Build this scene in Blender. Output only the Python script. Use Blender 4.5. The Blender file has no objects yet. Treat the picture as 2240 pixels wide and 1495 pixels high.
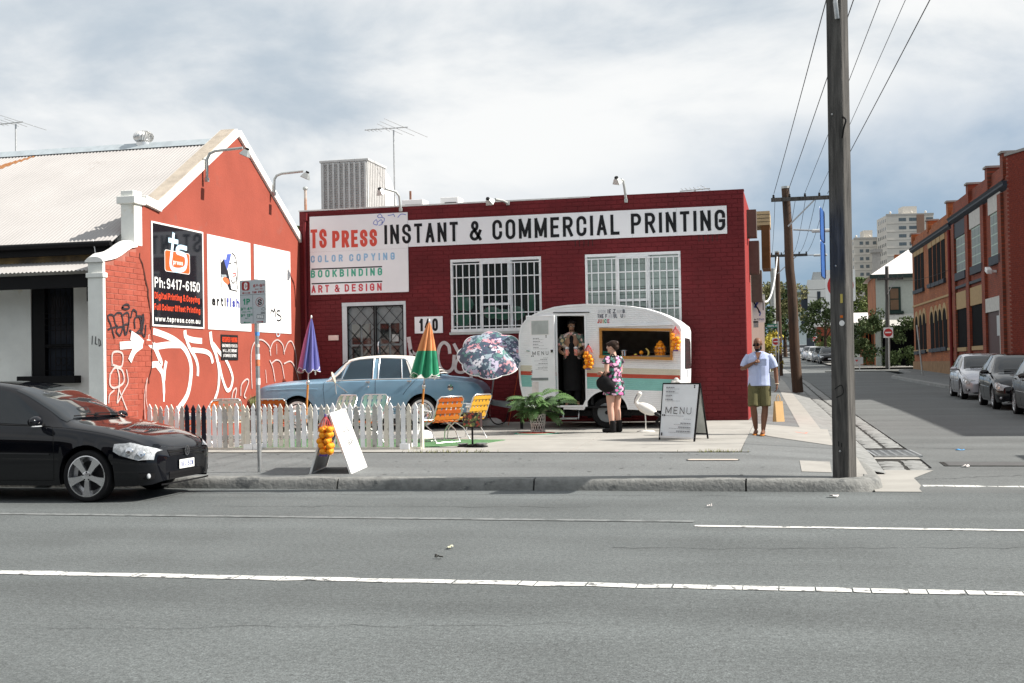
import bpy,bmesh,math,random
from mathutils import Vector,Matrix
from math import sin,cos,pi,radians,sqrt,atan2
random.seed(11)
S=bpy.context.scene
COL=S.collection
V=Vector
# ---------------------------------------------------------------- camera
cam_d=bpy.data.cameras.new('camera')
cam=bpy.data.objects.new('camera',cam_d)
COL.objects.link(cam)
S.camera=cam
cam_d.sensor_width=36.0
cam_d.lens=42.75
cam_d.clip_end=5000
cam_d.clip_start=0.1
CAM_YAW,CAM_PITCH,CAM_ROLL=-0.22723,0.02105,0.0178
fw=V((sin(CAM_YAW)*cos(CAM_PITCH),cos(CAM_YAW)*cos(CAM_PITCH),sin(CAM_PITCH)))
rt=fw.cross(V((0,0,1))).normalized()
up=rt.cross(fw)
r2=rt*cos(CAM_ROLL)-up*sin(CAM_ROLL)
u2=rt*sin(CAM_ROLL)+up*cos(CAM_ROLL)
mw=Matrix((r2,u2,-fw)).transposed().to_4x4()
mw.translation=(0,0,1.54)
cam.matrix_world=mw
# ---------------------------------------------------------------- sky and sun
SUN_AZ,SUN_EL=radians(6.0),radians(40.0)
w=bpy.data.worlds.new('World')
S.world=w
w.use_nodes=True
nt=w.node_tree
nd=nt.nodes
for n in list(nd):nd.remove(n)
def wn(t,**k):
 n=nd.new(t)
 for a,b in k.items():setattr(n,a,b)
 return n
def lk(a,b):nt.links.new(a,b)
def wmath(op,a,b=None,c=None,clamp=False):
 n=wn('ShaderNodeMath',operation=op);n.use_clamp=clamp
 for i,x in enumerate((a,b,c)):
  if x is None:continue
  if hasattr(x,'type')and hasattr(x,'links'):lk(x,n.inputs[i])
  else:n.inputs[i].default_value=x
 return n.outputs[0]
def wmix(f,a,b):
 n=wn('ShaderNodeMix',data_type='RGBA')
 for i,x in((0,f),(6,a),(7,b)):
  if hasattr(x,'links'):lk(x,n.inputs[i])
  else:n.inputs[i].default_value=x
 return n.outputs[2]
sky=wn('ShaderNodeTexSky',sky_type='NISHITA',sun_disc=False,sun_elevation=SUN_EL,sun_rotation=pi/2-SUN_AZ,altitude=20,air_density=1.0,dust_density=1.0,ozone_density=1.2)
tc=wn('ShaderNodeTexCoord')
sep=wn('ShaderNodeSeparateXYZ');lk(tc.outputs['Generated'],sep.inputs[0])
dx,dy,dz=sep.outputs
den=wmath('ADD',wmath('ABSOLUTE',dz),0.30)
cmb=wn('ShaderNodeCombineXYZ')
lk(wmath('DIVIDE',dx,den),cmb.inputs[0]);lk(wmath('DIVIDE',dy,den),cmb.inputs[1])
def wnoise(scale,detail,rough,off,dist=0.0):
 mp=wn('ShaderNodeMapping');lk(cmb.outputs[0],mp.inputs[0]);mp.inputs['Location'].default_value=off
 n=wn('ShaderNodeTexNoise');lk(mp.outputs[0],n.inputs['Vector'])
 n.inputs['Scale'].default_value=scale;n.inputs['Detail'].default_value=detail;n.inputs['Roughness'].default_value=rough;n.inputs['Distortion'].default_value=dist
 return n.outputs[0]
n1=wnoise(1.0,8,0.52,(3.1,1.7,0),0.35)
n2=wnoise(2.3,9,0.55,(9.3,4.2,0),0.3)
n3=wnoise(0.6,4,0.5,(1.0,7.7,0))
cover=wmath('ADD',wmath('MULTIPLY',wmath('MULTIPLY',dz,3.6),1.0),wmath('MULTIPLY',dx,-1.1))
dens=wmath('ADD',wmath('ADD',n1,cover),-0.33)
dens=wn('ShaderNodeMapRange',interpolation_type='SMOOTHSTEP');dd=wmath('ADD',n1,cover)
lk(dd,dens.inputs[0]);dens.inputs[1].default_value=0.68;dens.inputs[2].default_value=1.24
shade=wn('ShaderNodeMapRange',interpolation_type='SMOOTHSTEP');lk(wmath('ADD',wmath('MULTIPLY',n2,0.75),wmath('MULTIPLY',n3,0.35)),shade.inputs[0])
shade.inputs[1].default_value=0.37;shade.inputs[2].default_value=0.64
cloud=wmix(shade.outputs[0],(0.44,0.51,0.58,1),(0.82,0.83,0.83,1))
skyc=wn('ShaderNodeMix',data_type='RGBA',blend_type='MULTIPLY');skyc.inputs[0].default_value=1
lk(sky.outputs[0],skyc.inputs[6]);skyc.inputs[7].default_value=(1,1,1,1)
bg_sky=wn('ShaderNodeBackground');lk(skyc.outputs[2],bg_sky.inputs[0]);bg_sky.inputs[1].default_value=0.075
veil=wn('ShaderNodeBackground');veil.inputs[0].default_value=(0.14,0.26,0.41,1);veil.inputs[1].default_value=0.75
mxv=wn('ShaderNodeMixShader');mxv.inputs[0].default_value=0.8
lk(bg_sky.outputs[0],mxv.inputs[1]);lk(veil.outputs[0],mxv.inputs[2])
bg_cl=wn('ShaderNodeBackground');lk(cloud,bg_cl.inputs[0]);bg_cl.inputs[1].default_value=0.71
mx=wn('ShaderNodeMixShader');lk(dens.outputs[0],mx.inputs[0])
lk(mxv.outputs[0],mx.inputs[1]);lk(bg_cl.outputs[0],mx.inputs[2])
wo=wn('ShaderNodeOutputWorld');lk(mx.outputs[0],wo.inputs[0])
sun_d=bpy.data.lights.new('sun','SUN')
sun_d.energy=5.0
sun_d.angle=radians(0.5)
sun_d.color=(1.0,0.94,0.86)
sun=bpy.data.objects.new('sun',sun_d)
COL.objects.link(sun)
sd=V((cos(SUN_EL)*cos(SUN_AZ),cos(SUN_EL)*sin(SUN_AZ),sin(SUN_EL)))
sun.rotation_euler=sd.to_track_quat('Z','Y').to_euler()
S.view_settings.view_transform='Standard'
S.view_settings.look='None'
S.view_settings.gamma=1.0
S.view_settings.use_curve_mapping=False
S.view_settings.exposure=0.72
S.cycles.use_denoising=True
S.cycles.max_bounces=8
S.cycles.transparent_max_bounces=12
# ---------------------------------------------------------------- materials
MATS={}
def mat(name,col,rough=0.6,metal=0.0,var=0.12,scale=6.0,bump=0.0,bscale=60.0,col2=None,spec=0.5,coat=0.0,trans=0.0,alpha=1.0,emit=None,spots=None,stretch=None,sheen=0.0):
 """Principled material with noise-varied colour; spots=(colour, scale, threshold) adds wear patches."""
 if name in MATS:return MATS[name]
 if spec==0.5 and rough>=0.5:spec=0.2
 m=bpy.data.materials.new(name);m.use_nodes=True
 t=m.node_tree;b=t.nodes['Principled BSDF']
 g=t.nodes.new('ShaderNodeNewGeometry')
 vec=g.outputs['Position']
 if stretch:
  mp=t.nodes.new('ShaderNodeMapping');t.links.new(vec,mp.inputs[0]);mp.inputs['Scale'].default_value=stretch;vec=mp.outputs[0]
 def noise(sc,det=5,ro=0.6):
  n=t.nodes.new('ShaderNodeTexNoise');t.links.new(vec,n.inputs['Vector']);n.inputs['Scale'].default_value=sc;n.inputs['Detail'].default_value=det;n.inputs['Roughness'].default_value=ro
  return n.outputs[0]
 c=tuple(col)+(1,)
 if var or col2:
  mx=t.nodes.new('ShaderNodeMix');mx.data_type='RGBA'
  r=t.nodes.new('ShaderNodeMapRange');t.links.new(noise(scale),r.inputs[0]);r.inputs[1].default_value=0.32;r.inputs[2].default_value=0.68
  t.links.new(r.outputs[0],mx.inputs[0])
  if col2:mx.inputs[6].default_value=c;mx.inputs[7].default_value=tuple(col2)+(1,)
  else:
   mx.inputs[6].default_value=tuple(x*(1-var)for x in col)+(1,);mx.inputs[7].default_value=tuple(min(1,x*(1+var))for x in col)+(1,)
  out=mx.outputs[2]
  if spots:
   sc_,ss,th=spots
   m2=t.nodes.new('ShaderNodeMix');m2.data_type='RGBA'
   r2_=t.nodes.new('ShaderNodeMapRange');t.links.new(noise(ss,8,0.65),r2_.inputs[0]);r2_.inputs[1].default_value=th;r2_.inputs[2].default_value=th+0.06
   t.links.new(r2_.outputs[0],m2.inputs[0]);t.links.new(out,m2.inputs[6]);m2.inputs[7].default_value=tuple(sc_)+(1,);out=m2.outputs[2]
  t.links.new(out,b.inputs['Base Color'])
 else:b.inputs['Base Color'].default_value=c
 b.inputs['Roughness'].default_value=rough
 b.inputs['Metallic'].default_value=metal
 b.inputs['Specular IOR Level'].default_value=spec
 if coat:b.inputs['Coat Weight'].default_value=coat;b.inputs['Coat Roughness'].default_value=0.03
 if trans:b.inputs['Transmission Weight'].default_value=trans
 if alpha<1:b.inputs['Alpha'].default_value=alpha
 if emit:b.inputs['Emission Color'].default_value=tuple(emit[0])+(1,);b.inputs['Emission Strength'].default_value=emit[1]
 if bump:
  bp=t.nodes.new('ShaderNodeBump');bp.inputs['Strength'].default_value=bump;bp.inputs['Distance'].default_value=0.02
  t.links.new(noise(bscale,6),bp.inputs['Height']);t.links.new(bp.outputs[0],b.inputs['Normal'])
 MATS[name]=m
 return m
def glass(name,col=(0.02,0.025,0.03),alpha=0.75,rough=0.03):
 m=mat(name,col,rough,0,var=0,spec=0.8,alpha=alpha)
 return m
def dots(name,base,cols,scale,th=0.55,rough=0.7,dist=.9):
 """Printed fabric: voronoi cells, each picking one of the print colours over the base."""
 if name in MATS:return MATS[name]
 m=bpy.data.materials.new(name);m.use_nodes=True
 t=m.node_tree;b=t.nodes['Principled BSDF']
 tc_=t.nodes.new('ShaderNodeTexCoord')
 nz=t.nodes.new('ShaderNodeTexNoise');nz.inputs['Scale'].default_value=scale*1.3;nz.inputs['Detail'].default_value=4
 t.links.new(tc_.outputs['Object'],nz.inputs['Vector'])
 vm=t.nodes.new('ShaderNodeVectorMath');vm.operation='MULTIPLY_ADD'
 t.links.new(nz.outputs['Color'],vm.inputs[0]);vm.inputs[1].default_value=(dist/scale,)*3;t.links.new(tc_.outputs['Object'],vm.inputs[2])
 vo=t.nodes.new('ShaderNodeTexVoronoi');vo.inputs['Scale'].default_value=scale;t.links.new(vm.outputs[0],vo.inputs['Vector'])
 cr=t.nodes.new('ShaderNodeValToRGB');cr.color_ramp.interpolation='CONSTANT'
 sp=t.nodes.new('ShaderNodeSeparateColor');t.links.new(vo.outputs['Color'],sp.inputs[0]);t.links.new(sp.outputs[0],cr.inputs[0])
 el=cr.color_ramp.elements
 el[0].color=tuple(cols[0])+(1,)
 for i,c in enumerate(cols[1:]):
  e=el[1]if i==0 else el.new(0.5)
  e.position=(i+1)/len(cols);e.color=tuple(c)+(1,)
 mp=t.nodes.new('ShaderNodeMapRange');t.links.new(vo.outputs['Distance'],mp.inputs[0]);mp.inputs[1].default_value=th;mp.inputs[2].default_value=th-0.06
 mx_=t.nodes.new('ShaderNodeMix');mx_.data_type='RGBA';t.links.new(mp.outputs[0],mx_.inputs[0]);mx_.inputs[6].default_value=tuple(base)+(1,);t.links.new(cr.outputs[0],mx_.inputs[7])
 t.links.new(mx_.outputs[2],b.inputs['Base Color']);b.inputs['Roughness'].default_value=rough
 MATS[name]=m
 return m
M={}
M['black']=mat('black paint',(0.008,0.008,0.009),0.5,var=0.1,spec=.12)
M['rubber']=mat('rubber',(0.011,0.011,0.012),0.8,bump=0.1,bscale=200)
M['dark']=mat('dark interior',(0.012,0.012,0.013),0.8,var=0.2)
M['white']=mat('white paint',(0.78,0.78,0.77),0.45,var=0.03)
M['chrome']=mat('chrome',(0.75,0.76,0.78),0.12,1.0,var=0.02)
M['steel']=mat('galvanised steel',(0.45,0.46,0.46),0.42,0.8,var=0.15,scale=20)
M['alu']=mat('aluminium tube',(0.7,0.71,0.72),0.28,0.9,var=0.05)
M['plastic_white']=mat('white plastic',(0.8,0.8,0.79),0.4,var=0.03)
M['plastic_black']=mat('black plastic',(0.010,0.010,0.011),0.5,var=0.1,spec=.15)
M['letter_black']=mat('black lettering',(0.012,0.013,0.015),0.5,var=0.05)
M['letter_white']=mat('white lettering',(0.82,0.82,0.81),0.4,var=0.02)
M['letter_red']=mat('red lettering',(0.55,0.06,0.04),0.5,var=0.04)
# ---------------------------------------------------------------- mesh builder
class MB:
 def __init__(s):s.v=[];s.f=[];s.m=[];s.cur=0
 def add(s,vs,fs):
  o=len(s.v);s.v.extend(tuple(x)for x in vs)
  for f in fs:s.f.append(tuple(i+o for i in f));s.m.append(s.cur)
  return s
 def bx(s,x0,x1,y0,y1,z0,z1):
  return s.add([(x0,y0,z0),(x1,y0,z0),(x1,y1,z0),(x0,y1,z0),(x0,y0,z1),(x1,y0,z1),(x1,y1,z1),(x0,y1,z1)],[(0,3,2,1),(4,5,6,7),(0,1,5,4),(1,2,6,5),(2,3,7,6),(3,0,4,7)])
 def box(s,c,d,m=None):
  h=[x/2 for x in d]
  vs=[V((sx*h[0],sy*h[1],sz*h[2]))for sz in(-1,1)for sx,sy in((-1,-1),(1,-1),(1,1),(-1,1))]
  if m is not None:vs=[m@x for x in vs]
  return s.add([x+V(c)for x in vs],[(0,3,2,1),(4,5,6,7),(0,1,5,4),(1,2,6,5),(2,3,7,6),(3,0,4,7)])
 def bar(s,a,b,wx,wy,upv=(0,0,1)):
  a,b=V(a),V(b);d=(b-a).normalized();u=V(upv)
  if abs(d.dot(u))>0.99:u=V((0,1,0))
  x=d.cross(u).normalized();y=x.cross(d)
  vs=[]
  for p in(a,b):
   for sx,sy in((-1,-1),(1,-1),(1,1),(-1,1)):vs.append(p+x*sx*wx/2+y*sy*wy/2)
  return s.add(vs,[(0,1,2,3),(7,6,5,4),(0,4,5,1),(1,5,6,2),(2,6,7,3),(3,7,4,0)])
 def prism(s,poly,ax,a0,a1):
  n=len(poly)
  def P(p,a):return(a,p[0],p[1])if ax=='x' else(p[0],a,p[1])if ax=='y' else(p[0],p[1],a)
  vs=[P(p,a0)for p in poly]+[P(p,a1)for p in poly]
  return s.add(vs,[tuple(range(n))[::-1],tuple(range(n,2*n))]+[(i,(i+1)%n,n+(i+1)%n,n+i)for i in range(n)])
 def tube(s,pts,r,n=8,cap=True,close=False):
  pts=[V(p)for p in pts];k=len(pts)
  rs=r if isinstance(r,(list,tuple))else[r]*k
  ref=None;rings=[]
  for i,p in enumerate(pts):
   if close:d=pts[(i+1)%k]-pts[i-1]
   else:d=pts[min(i+1,k-1)]-pts[max(i-1,0)]
   d.normalize()
   if ref is None:
    ref=V((0,0,1))if abs(d.z)<0.9 else V((1,0,0))
   x=(ref-d*ref.dot(d)).normalized();y=d.cross(x);ref=x
   rr=rs[i]if isinstance(rs[i],(tuple,list))else(rs[i],rs[i])
   rings.append([p+x*cos(2*pi*j/n)*rr[0]+y*sin(2*pi*j/n)*rr[1]for j in range(n)])
  vs=[q for ring in rings for q in ring];fs=[]
  for i in range(k if close else k-1):
   a,b=i*n,((i+1)%k)*n
   for j in range(n):fs.append((a+j,a+(j+1)%n,b+(j+1)%n,b+j))
  if cap and not close:fs+=[tuple(range(n))[::-1],tuple((k-1)*n+j for j in range(n))]
  return s.add(vs,fs)
 def lathe(s,prof,n=24,mtx=None,cap=True):
  vs=[V((r*cos(2*pi*j/n),r*sin(2*pi*j/n),z))for r,z in prof for j in range(n)]
  if mtx is not None:vs=[mtx@x for x in vs]
  k=len(prof);fs=[(i*n+j,i*n+(j+1)%n,(i+1)*n+(j+1)%n,(i+1)*n+j)for i in range(k-1)for j in range(n)]
  if cap:fs+=[tuple(range(n))[::-1],tuple((k-1)*n+j for j in range(n))]
  return s.add(vs,fs)
 def ball(s,c,r,n=12,m=8,mtx=None):
  r=r if isinstance(r,(tuple,list))else(r,r,r);vs=[];c=V(c)
  for i in range(1,m):
   a=pi*i/m
   for j in range(n):
    q=V((r[0]*sin(a)*cos(2*pi*j/n),r[1]*sin(a)*sin(2*pi*j/n),r[2]*cos(a)))
    vs.append((mtx@q if mtx is not None else q)+c)
  tq,bq=V((0,0,r[2])),V((0,0,-r[2]))
  if mtx is not None:tq,bq=mtx@tq,mtx@bq
  vs+=[tq+c,bq+c];t,b=len(vs)-2,len(vs)-1
  fs=[(i*n+j,(i+1)*n+j,(i+1)*n+(j+1)%n,i*n+(j+1)%n)for i in range(m-2)for j in range(n)]
  fs+=[(t,j,(j+1)%n)for j in range(n)]+[(b,(m-2)*n+(j+1)%n,(m-2)*n+j)for j in range(n)]
  return s.add(vs,fs)
 def grid(s,rows,flip=False):
  k,n=len(rows),len(rows[0])
  fs=[]
  for i in range(k-1):
   for j in range(n-1):
    f=(i*n+j,i*n+j+1,(i+1)*n+j+1,(i+1)*n+j)
    fs.append(f[::-1]if flip else f)
  return s.add([p for r in rows for p in r],fs)
 def xf(s,mtx):
  s.v=[tuple(mtx@V(p))for p in s.v];return s
 def merge(s,o,mtx=None):
  return s.add([mtx@V(p)for p in o.v]if mtx is not None else o.v,o.f)
 def mesh(s,name,mats,smooth=None):
  me=bpy.data.meshes.new(name)
  me.from_pydata(s.v,[],s.f)
  for m in(mats if isinstance(mats,(list,tuple))else[mats]):me.materials.append(m)
  if any(s.m):me.polygons.foreach_set('material_index',s.m)
  me.update()
  bm=bmesh.new();bm.from_mesh(me);bmesh.ops.recalc_face_normals(bm,faces=bm.faces);bm.to_mesh(me);bm.free()
  if smooth:
   me.polygons.foreach_set('use_smooth',[True]*len(me.polygons))
   me.set_sharp_from_angle(angle=radians(smooth))
  return me
def tag(o,label=None,cat=None,group=None,kind=None):
 for k,v in(('label',label),('category',cat),('group',group),('kind',kind)):
  if v:o[k]=v
 return o
def link(name,data,parent=None,loc=None,rot=None):
 o=bpy.data.objects.new(name,data);COL.objects.link(o)
 if parent is not None:o.parent=parent
 if loc is not None:o.location=loc
 if rot is not None:o.rotation_euler=rot
 return o
def thing(name,label,cat,loc=(0,0,0),rz=0.0,group=None,rot=None):
 o=link(name,None,None,loc,rot or(0,0,rz));o.empty_display_size=0.2
 return tag(o,label,cat,group)
def part(name,mb,mats,parent=None,smooth=None,bevel=0,label=None,cat=None,group=None,kind=None,loc=None,rot=None,world=False):
 """One mesh object. world=True: vertices are in world metres and are moved into the (unrotated) parent's space."""
 if world and parent is not None:
  o_=V((0,0,0));p=parent
  while p is not None:o_+=p.location;p=p.parent
  mb.v=[(a-o_.x,b-o_.y,c-o_.z)for a,b,c in mb.v]
 o=link(name,mb.mesh(name,mats,smooth),parent,loc,rot)
 if bevel:
  b=o.modifiers.new('bevel','BEVEL');b.width=bevel;b.segments=2;b.limit_method='ANGLE';b.angle_limit=radians(40)
 return tag(o,label,cat,group,kind)
def copy_tree(o,parent=None,mtx=None):
 c=o.copy();COL.objects.link(c);c.parent=parent
 for ch in list(o.children):copy_tree(ch,c)
 return c
def arc(cx,cy,rx,ry,d0,d1,n=None):
 n=n or max(2,int(abs(d1-d0)/20))
 return[(cx+rx*cos(radians(d0+(d1-d0)*i/n)),cy+ry*sin(radians(d0+(d1-d0)*i/n)))for i in range(n+1)]
def catmull(p,k=6,closed=False):
 out=[];n=len(p)
 rng=range(n if closed else n-1)
 for i in rng:
  g=(lambda j:p[j%n])if closed else(lambda j:p[max(0,min(n-1,j))])
  a,b,c,d=g(i-1),g(i),g(i+1),g(i+2)
  for s in range(k):
   t=s/k
   out.append(tuple(0.5*(2*b[q]+(c[q]-a[q])*t+(2*a[q]-5*b[q]+4*c[q]-d[q])*t*t+(3*b[q]-a[q]-3*c[q]+d[q])*t**3)for q in range(len(b))))
 if not closed:out.append(tuple(p[-1]))
 return out
def lerp(a,b,t):return a+(b-a)*t
def interp(x,xs,ys):
 if x<=xs[0]:return ys[0]
 for i in range(len(xs)-1):
  if x<=xs[i+1]:return lerp(ys[i],ys[i+1],(x-xs[i])/(xs[i+1]-xs[i]))
 return ys[-1]
def smoothi(x,xs,ys):
 """Smooth (cubic, monotone enough) interpolation through control values."""
 if x<=xs[0]:return ys[0]
 if x>=xs[-1]:return ys[-1]
 n=len(xs)
 for i in range(n-1):
  if x<=xs[i+1]:break
 def sl(j):
  if j<=0:return(ys[1]-ys[0])/(xs[1]-xs[0])
  if j>=n-1:return(ys[-1]-ys[-2])/(xs[-1]-xs[-2])
  a=(ys[j]-ys[j-1])/(xs[j]-xs[j-1]);b=(ys[j+1]-ys[j])/(xs[j+1]-xs[j])
  return 0 if a*b<=0 else 2*a*b/(a+b)
 h=xs[i+1]-xs[i];t=(x-xs[i])/h
 return(2*t**3-3*t*t+1)*ys[i]+(t**3-2*t*t+t)*h*sl(i)+(3*t*t-2*t**3)*ys[i+1]+(t**3-t*t)*h*sl(i+1)
def ribbon(mb,pts,width,place,off=0.0,caps=0.0):
 """Flat stroke along 2-D points; place(u, v, offset) puts it on its surface. width: number or list."""
 q=[]
 for p in pts:
  if not q or(p[0]-q[-1][0])**2+(p[1]-q[-1][1])**2>1e-10:q.append(p)
 pts=q;n=len(pts)
 if n<2:return
 closed=(pts[0][0]-pts[-1][0])**2+(pts[0][1]-pts[-1][1])**2<1e-8 and n>3
 if closed:pts=pts[:-1];n-=1
 pts=[V((p[0],p[1]))for p in pts]
 if not closed and caps:
  pts[0]=pts[0]+(pts[0]-pts[1]).normalized()*caps;pts[-1]=pts[-1]+(pts[-1]-pts[-2]).normalized()*caps
 L,R=[],[]
 for i in range(n):
  ws=(width[min(len(width)-1,int(i*len(width)/n))]if isinstance(width,(list,tuple))else width)/2
  if closed:a,b=pts[i]-pts[i-1],pts[(i+1)%n]-pts[i]
  else:a=pts[i]-pts[i-1]if i else pts[1]-pts[0];b=pts[i+1]-pts[i]if i<n-1 else a
  a.normalize();b.normalize()
  na,nb=V((-a.y,a.x)),V((-b.y,b.x));m=na+nb
  if m.length<1e-4:m=na.copy()
  m.normalize();k=min(1.6,1/max(0.2,m.dot(na)))
  L.append(pts[i]+m*ws*k);R.append(pts[i]-m*ws*k)
 vs=[place(p.x,p.y,off)for p in L]+[place(p.x,p.y,off)for p in R]
 fs=[(i,(i+1)%n,n+(i+1)%n,n+i)for i in range(n if closed else n-1)]
 mb.add(vs,fs)
_a=arc
def _glyphs():
 G={}
 T,Bt=lambda:_a(.5,.76,.5,.24,0,180),lambda:_a(.5,.24,.5,.24,180,360)
 G['A']=(1,[[(0,0),(.5,1),(1,0)],[(.17,.3),(.83,.3)]])
 G['B']=(1,[[(0,.52),(0,1),(.5,1)]+_a(.5,.76,.45,.24,90,-90)+[(0,.52)],[(.5,.52)]+_a(.5,.26,.5,.26,90,-90)+[(0,0),(0,.52)]])
 G['C']=(1,[[(1,.68)]+T()+Bt()+[(1,.32)]])
 G['D']=(1,[[(0,0),(0,1),(.4,1)]+_a(.4,.7,.6,.3,90,0)+_a(.4,.3,.6,.3,0,-90)+[(0,0)]])
 G['E']=(.85,[[(1,1),(0,1),(0,0),(1,0)],[(0,.52),(.85,.52)]])
 G['F']=(.8,[[(1,1),(0,1),(0,0)],[(0,.5),(.85,.5)]])
 G['G']=(1,[[(1,.7)]+T()+Bt()+[(1,.46),(.55,.46)]])
 G['H']=(1,[[(0,0),(0,1)],[(1,0),(1,1)],[(0,.5),(1,.5)]])
 G['I']=(0,[[(0,0),(0,1)]])
 G['J']=(.9,[[(1,1),(1,.24)]+_a(.5,.24,.5,.24,0,-180)])
 G['K']=(1,[[(0,0),(0,1)],[(1,1),(.05,.42)],[(.32,.6),(1,0)]])
 G['L']=(.85,[[(0,1),(0,0),(1,0)]])
 G['M']=(1.35,[[(0,0),(0,1),(.5,.1),(1,1),(1,0)]])
 G['N']=(1,[[(0,0),(0,1),(1,0),(1,1)]])
 G['O']=(1,[T()+Bt()+[(1,.76)]])
 G['P']=(1,[[(0,0),(0,1),(.55,1)]+_a(.55,.74,.45,.26,90,-90)+[(0,.48)]])
 G['R']=(1,[[(0,0),(0,1),(.55,1)]+_a(.55,.75,.45,.25,90,-90)+[(0,.5)],[(.5,.5),(1,0)]])
 G['S']=(1,[[(1,.72)]+_a(.5,.77,.5,.23,10,180)+[(.05,.66),(.2,.57),(.8,.43),(.95,.34)]+_a(.5,.23,.5,.23,0,-170)+[(0,.28)]])
 G['T']=(.9,[[(0,1),(1,1)],[(.5,0),(.5,1)]])
 G['U']=(1,[[(0,1),(0,.24)]+Bt()+[(1,1)]])
 G['V']=(1,[[(0,1),(.5,0),(1,1)]])
 G['W']=(1.5,[[(0,1),(.25,0),(.5,.9),(.75,0),(1,1)]])
 G['X']=(1,[[(0,0),(1,1)],[(0,1),(1,0)]])
 G['Y']=(1,[[(0,1),(.5,.45),(1,1)],[(.5,.45),(.5,0)]])
 G['Z']=(.9,[[(0,1),(1,1),(0,0),(1,0)]])
 G['&']=(1.1,[[(1,0),(.2,.72)]+_a(.43,.8,.25,.2,200,-30)+[(.6,.62),(.15,.42)]+_a(.4,.23,.38,.23,140,330)+[(1,.48)]])
 G['0']=G['O'];G['1']=(.35,[[(0,.8),(1,1),(1,0)]])
 G['2']=(.95,[[(0,.7)]+_a(.5,.76,.5,.24,170,-20)+[(0,0),(1,0)]])
 G['4']=(1,[[(.75,0),(.75,1),(0,.3),(1,.3)]])
 G['5']=(.95,[[(.95,1),(.1,1),(.05,.55)]+_a(.5,.33,.5,.33,130,-160)])
 G['6']=(1,[[(.92,.93),(.55,1),(.22,.90),(.04,.62),(0,.3)]+_a(.5,.29,.5,.29,180,-180)])
 G['7']=(.9,[[(0,1),(1,1),(.35,0)]])
 G['3']=(.95,[[(.02,.8)]+_a(.48,.76,.44,.24,160,-80)+[(.4,.52)]+_a(.48,.26,.5,.26,80,-160)])
 G['9']=(1,[[(.10,.05),(.45,0),(.86,.08),(1,.32),(1,.7)]+_a(.5,.70,.5,.30,0,180)+_a(.5,.66,.5,.26,180,345)])
 G['-']=(.5,[[(0,.42),(1,.42)]]);G[':']=(0,[[(0,0),(0,.06)],[(0,.5),(0,.56)]]);G['.']=(0,[[(0,0),(0,.04)]])
 G["'"]=(0,[[(0,.8),(0,1)]])
 x=.68
 lo=lambda:_a(.5,x/2,.5,x/2,0,360)
 G['a']=(.9,[[(.05,.55)]+_a(.5,.48,.5,.2,150,0)+[(1,0)],[(1,.4)]+_a(.45,.2,.45,.2,90,270)+[(1,.08)]])
 G['c']=(.85,[_a(.5,x/2,.5,x/2,50,310)])
 G['d']=(.9,[lo(),[(1,0),(1,1)]])
 G['e']=(.9,[[(.04,.36),(1,.36)]+_a(.5,x/2,.5,x/2,5,310)])
 G['f']=(.5,[[(1,1),(.5,.95),(.35,.75),(.35,0)],[(0,x),(1,x)]])
 G['g']=(.9,[lo(),[(1,x),(1,-.12)]+_a(.5,-.12,.5,.2,0,-160)])
 G['h']=(.9,[[(0,0),(0,1)],[(0,.44)]+_a(.5,.45,.5,.23,180,0)+[(1,0)]])
 G['i']=(0,[[(0,0),(0,x)],[(0,.92),(0,1)]]);G['l']=(0,[[(0,0),(0,1)]])
 G['m']=(1.4,[[(0,0),(0,x)],[(0,.45)]+_a(.25,.47,.25,.2,180,0)+[(.5,0)],[(.5,.45)]+_a(.75,.47,.25,.2,180,0)+[(1,0)]])
 G['n']=(.9,[[(0,0),(0,x)],[(0,.44)]+_a(.5,.45,.5,.23,180,0)+[(1,0)]])
 G['o']=(.95,[lo()]);G['p']=(.9,[lo(),[(0,x),(0,-.3)]])
 G['r']=(.5,[[(0,0),(0,x)],[(0,.4),(.3,.62),(1,.66)]])
 G['s']=(.8,[[(.95,.54)]+_a(.5,.52,.46,.16,20,180)+[(.2,.38),(.8,.3)]+_a(.5,.16,.48,.16,20,-170)])
 G['t']=(.5,[[(.4,.92),(.4,.15),(.6,0),(1,0)],[(0,x),(1,x)]])
 G['u']=(.9,[[(0,x),(0,.23)]+_a(.5,.23,.5,.23,180,360)+[(1,x)],[(1,.3),(1,0)]])
 G['w']=(1.3,[[(0,x),(.25,0),(.5,.6),(.75,0),(1,x)]]);G['y']=(.9,[[(0,x),(.5,.05)],[(1,x),(.3,-.3)]])
 return G
GL=_glyphs()
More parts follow.
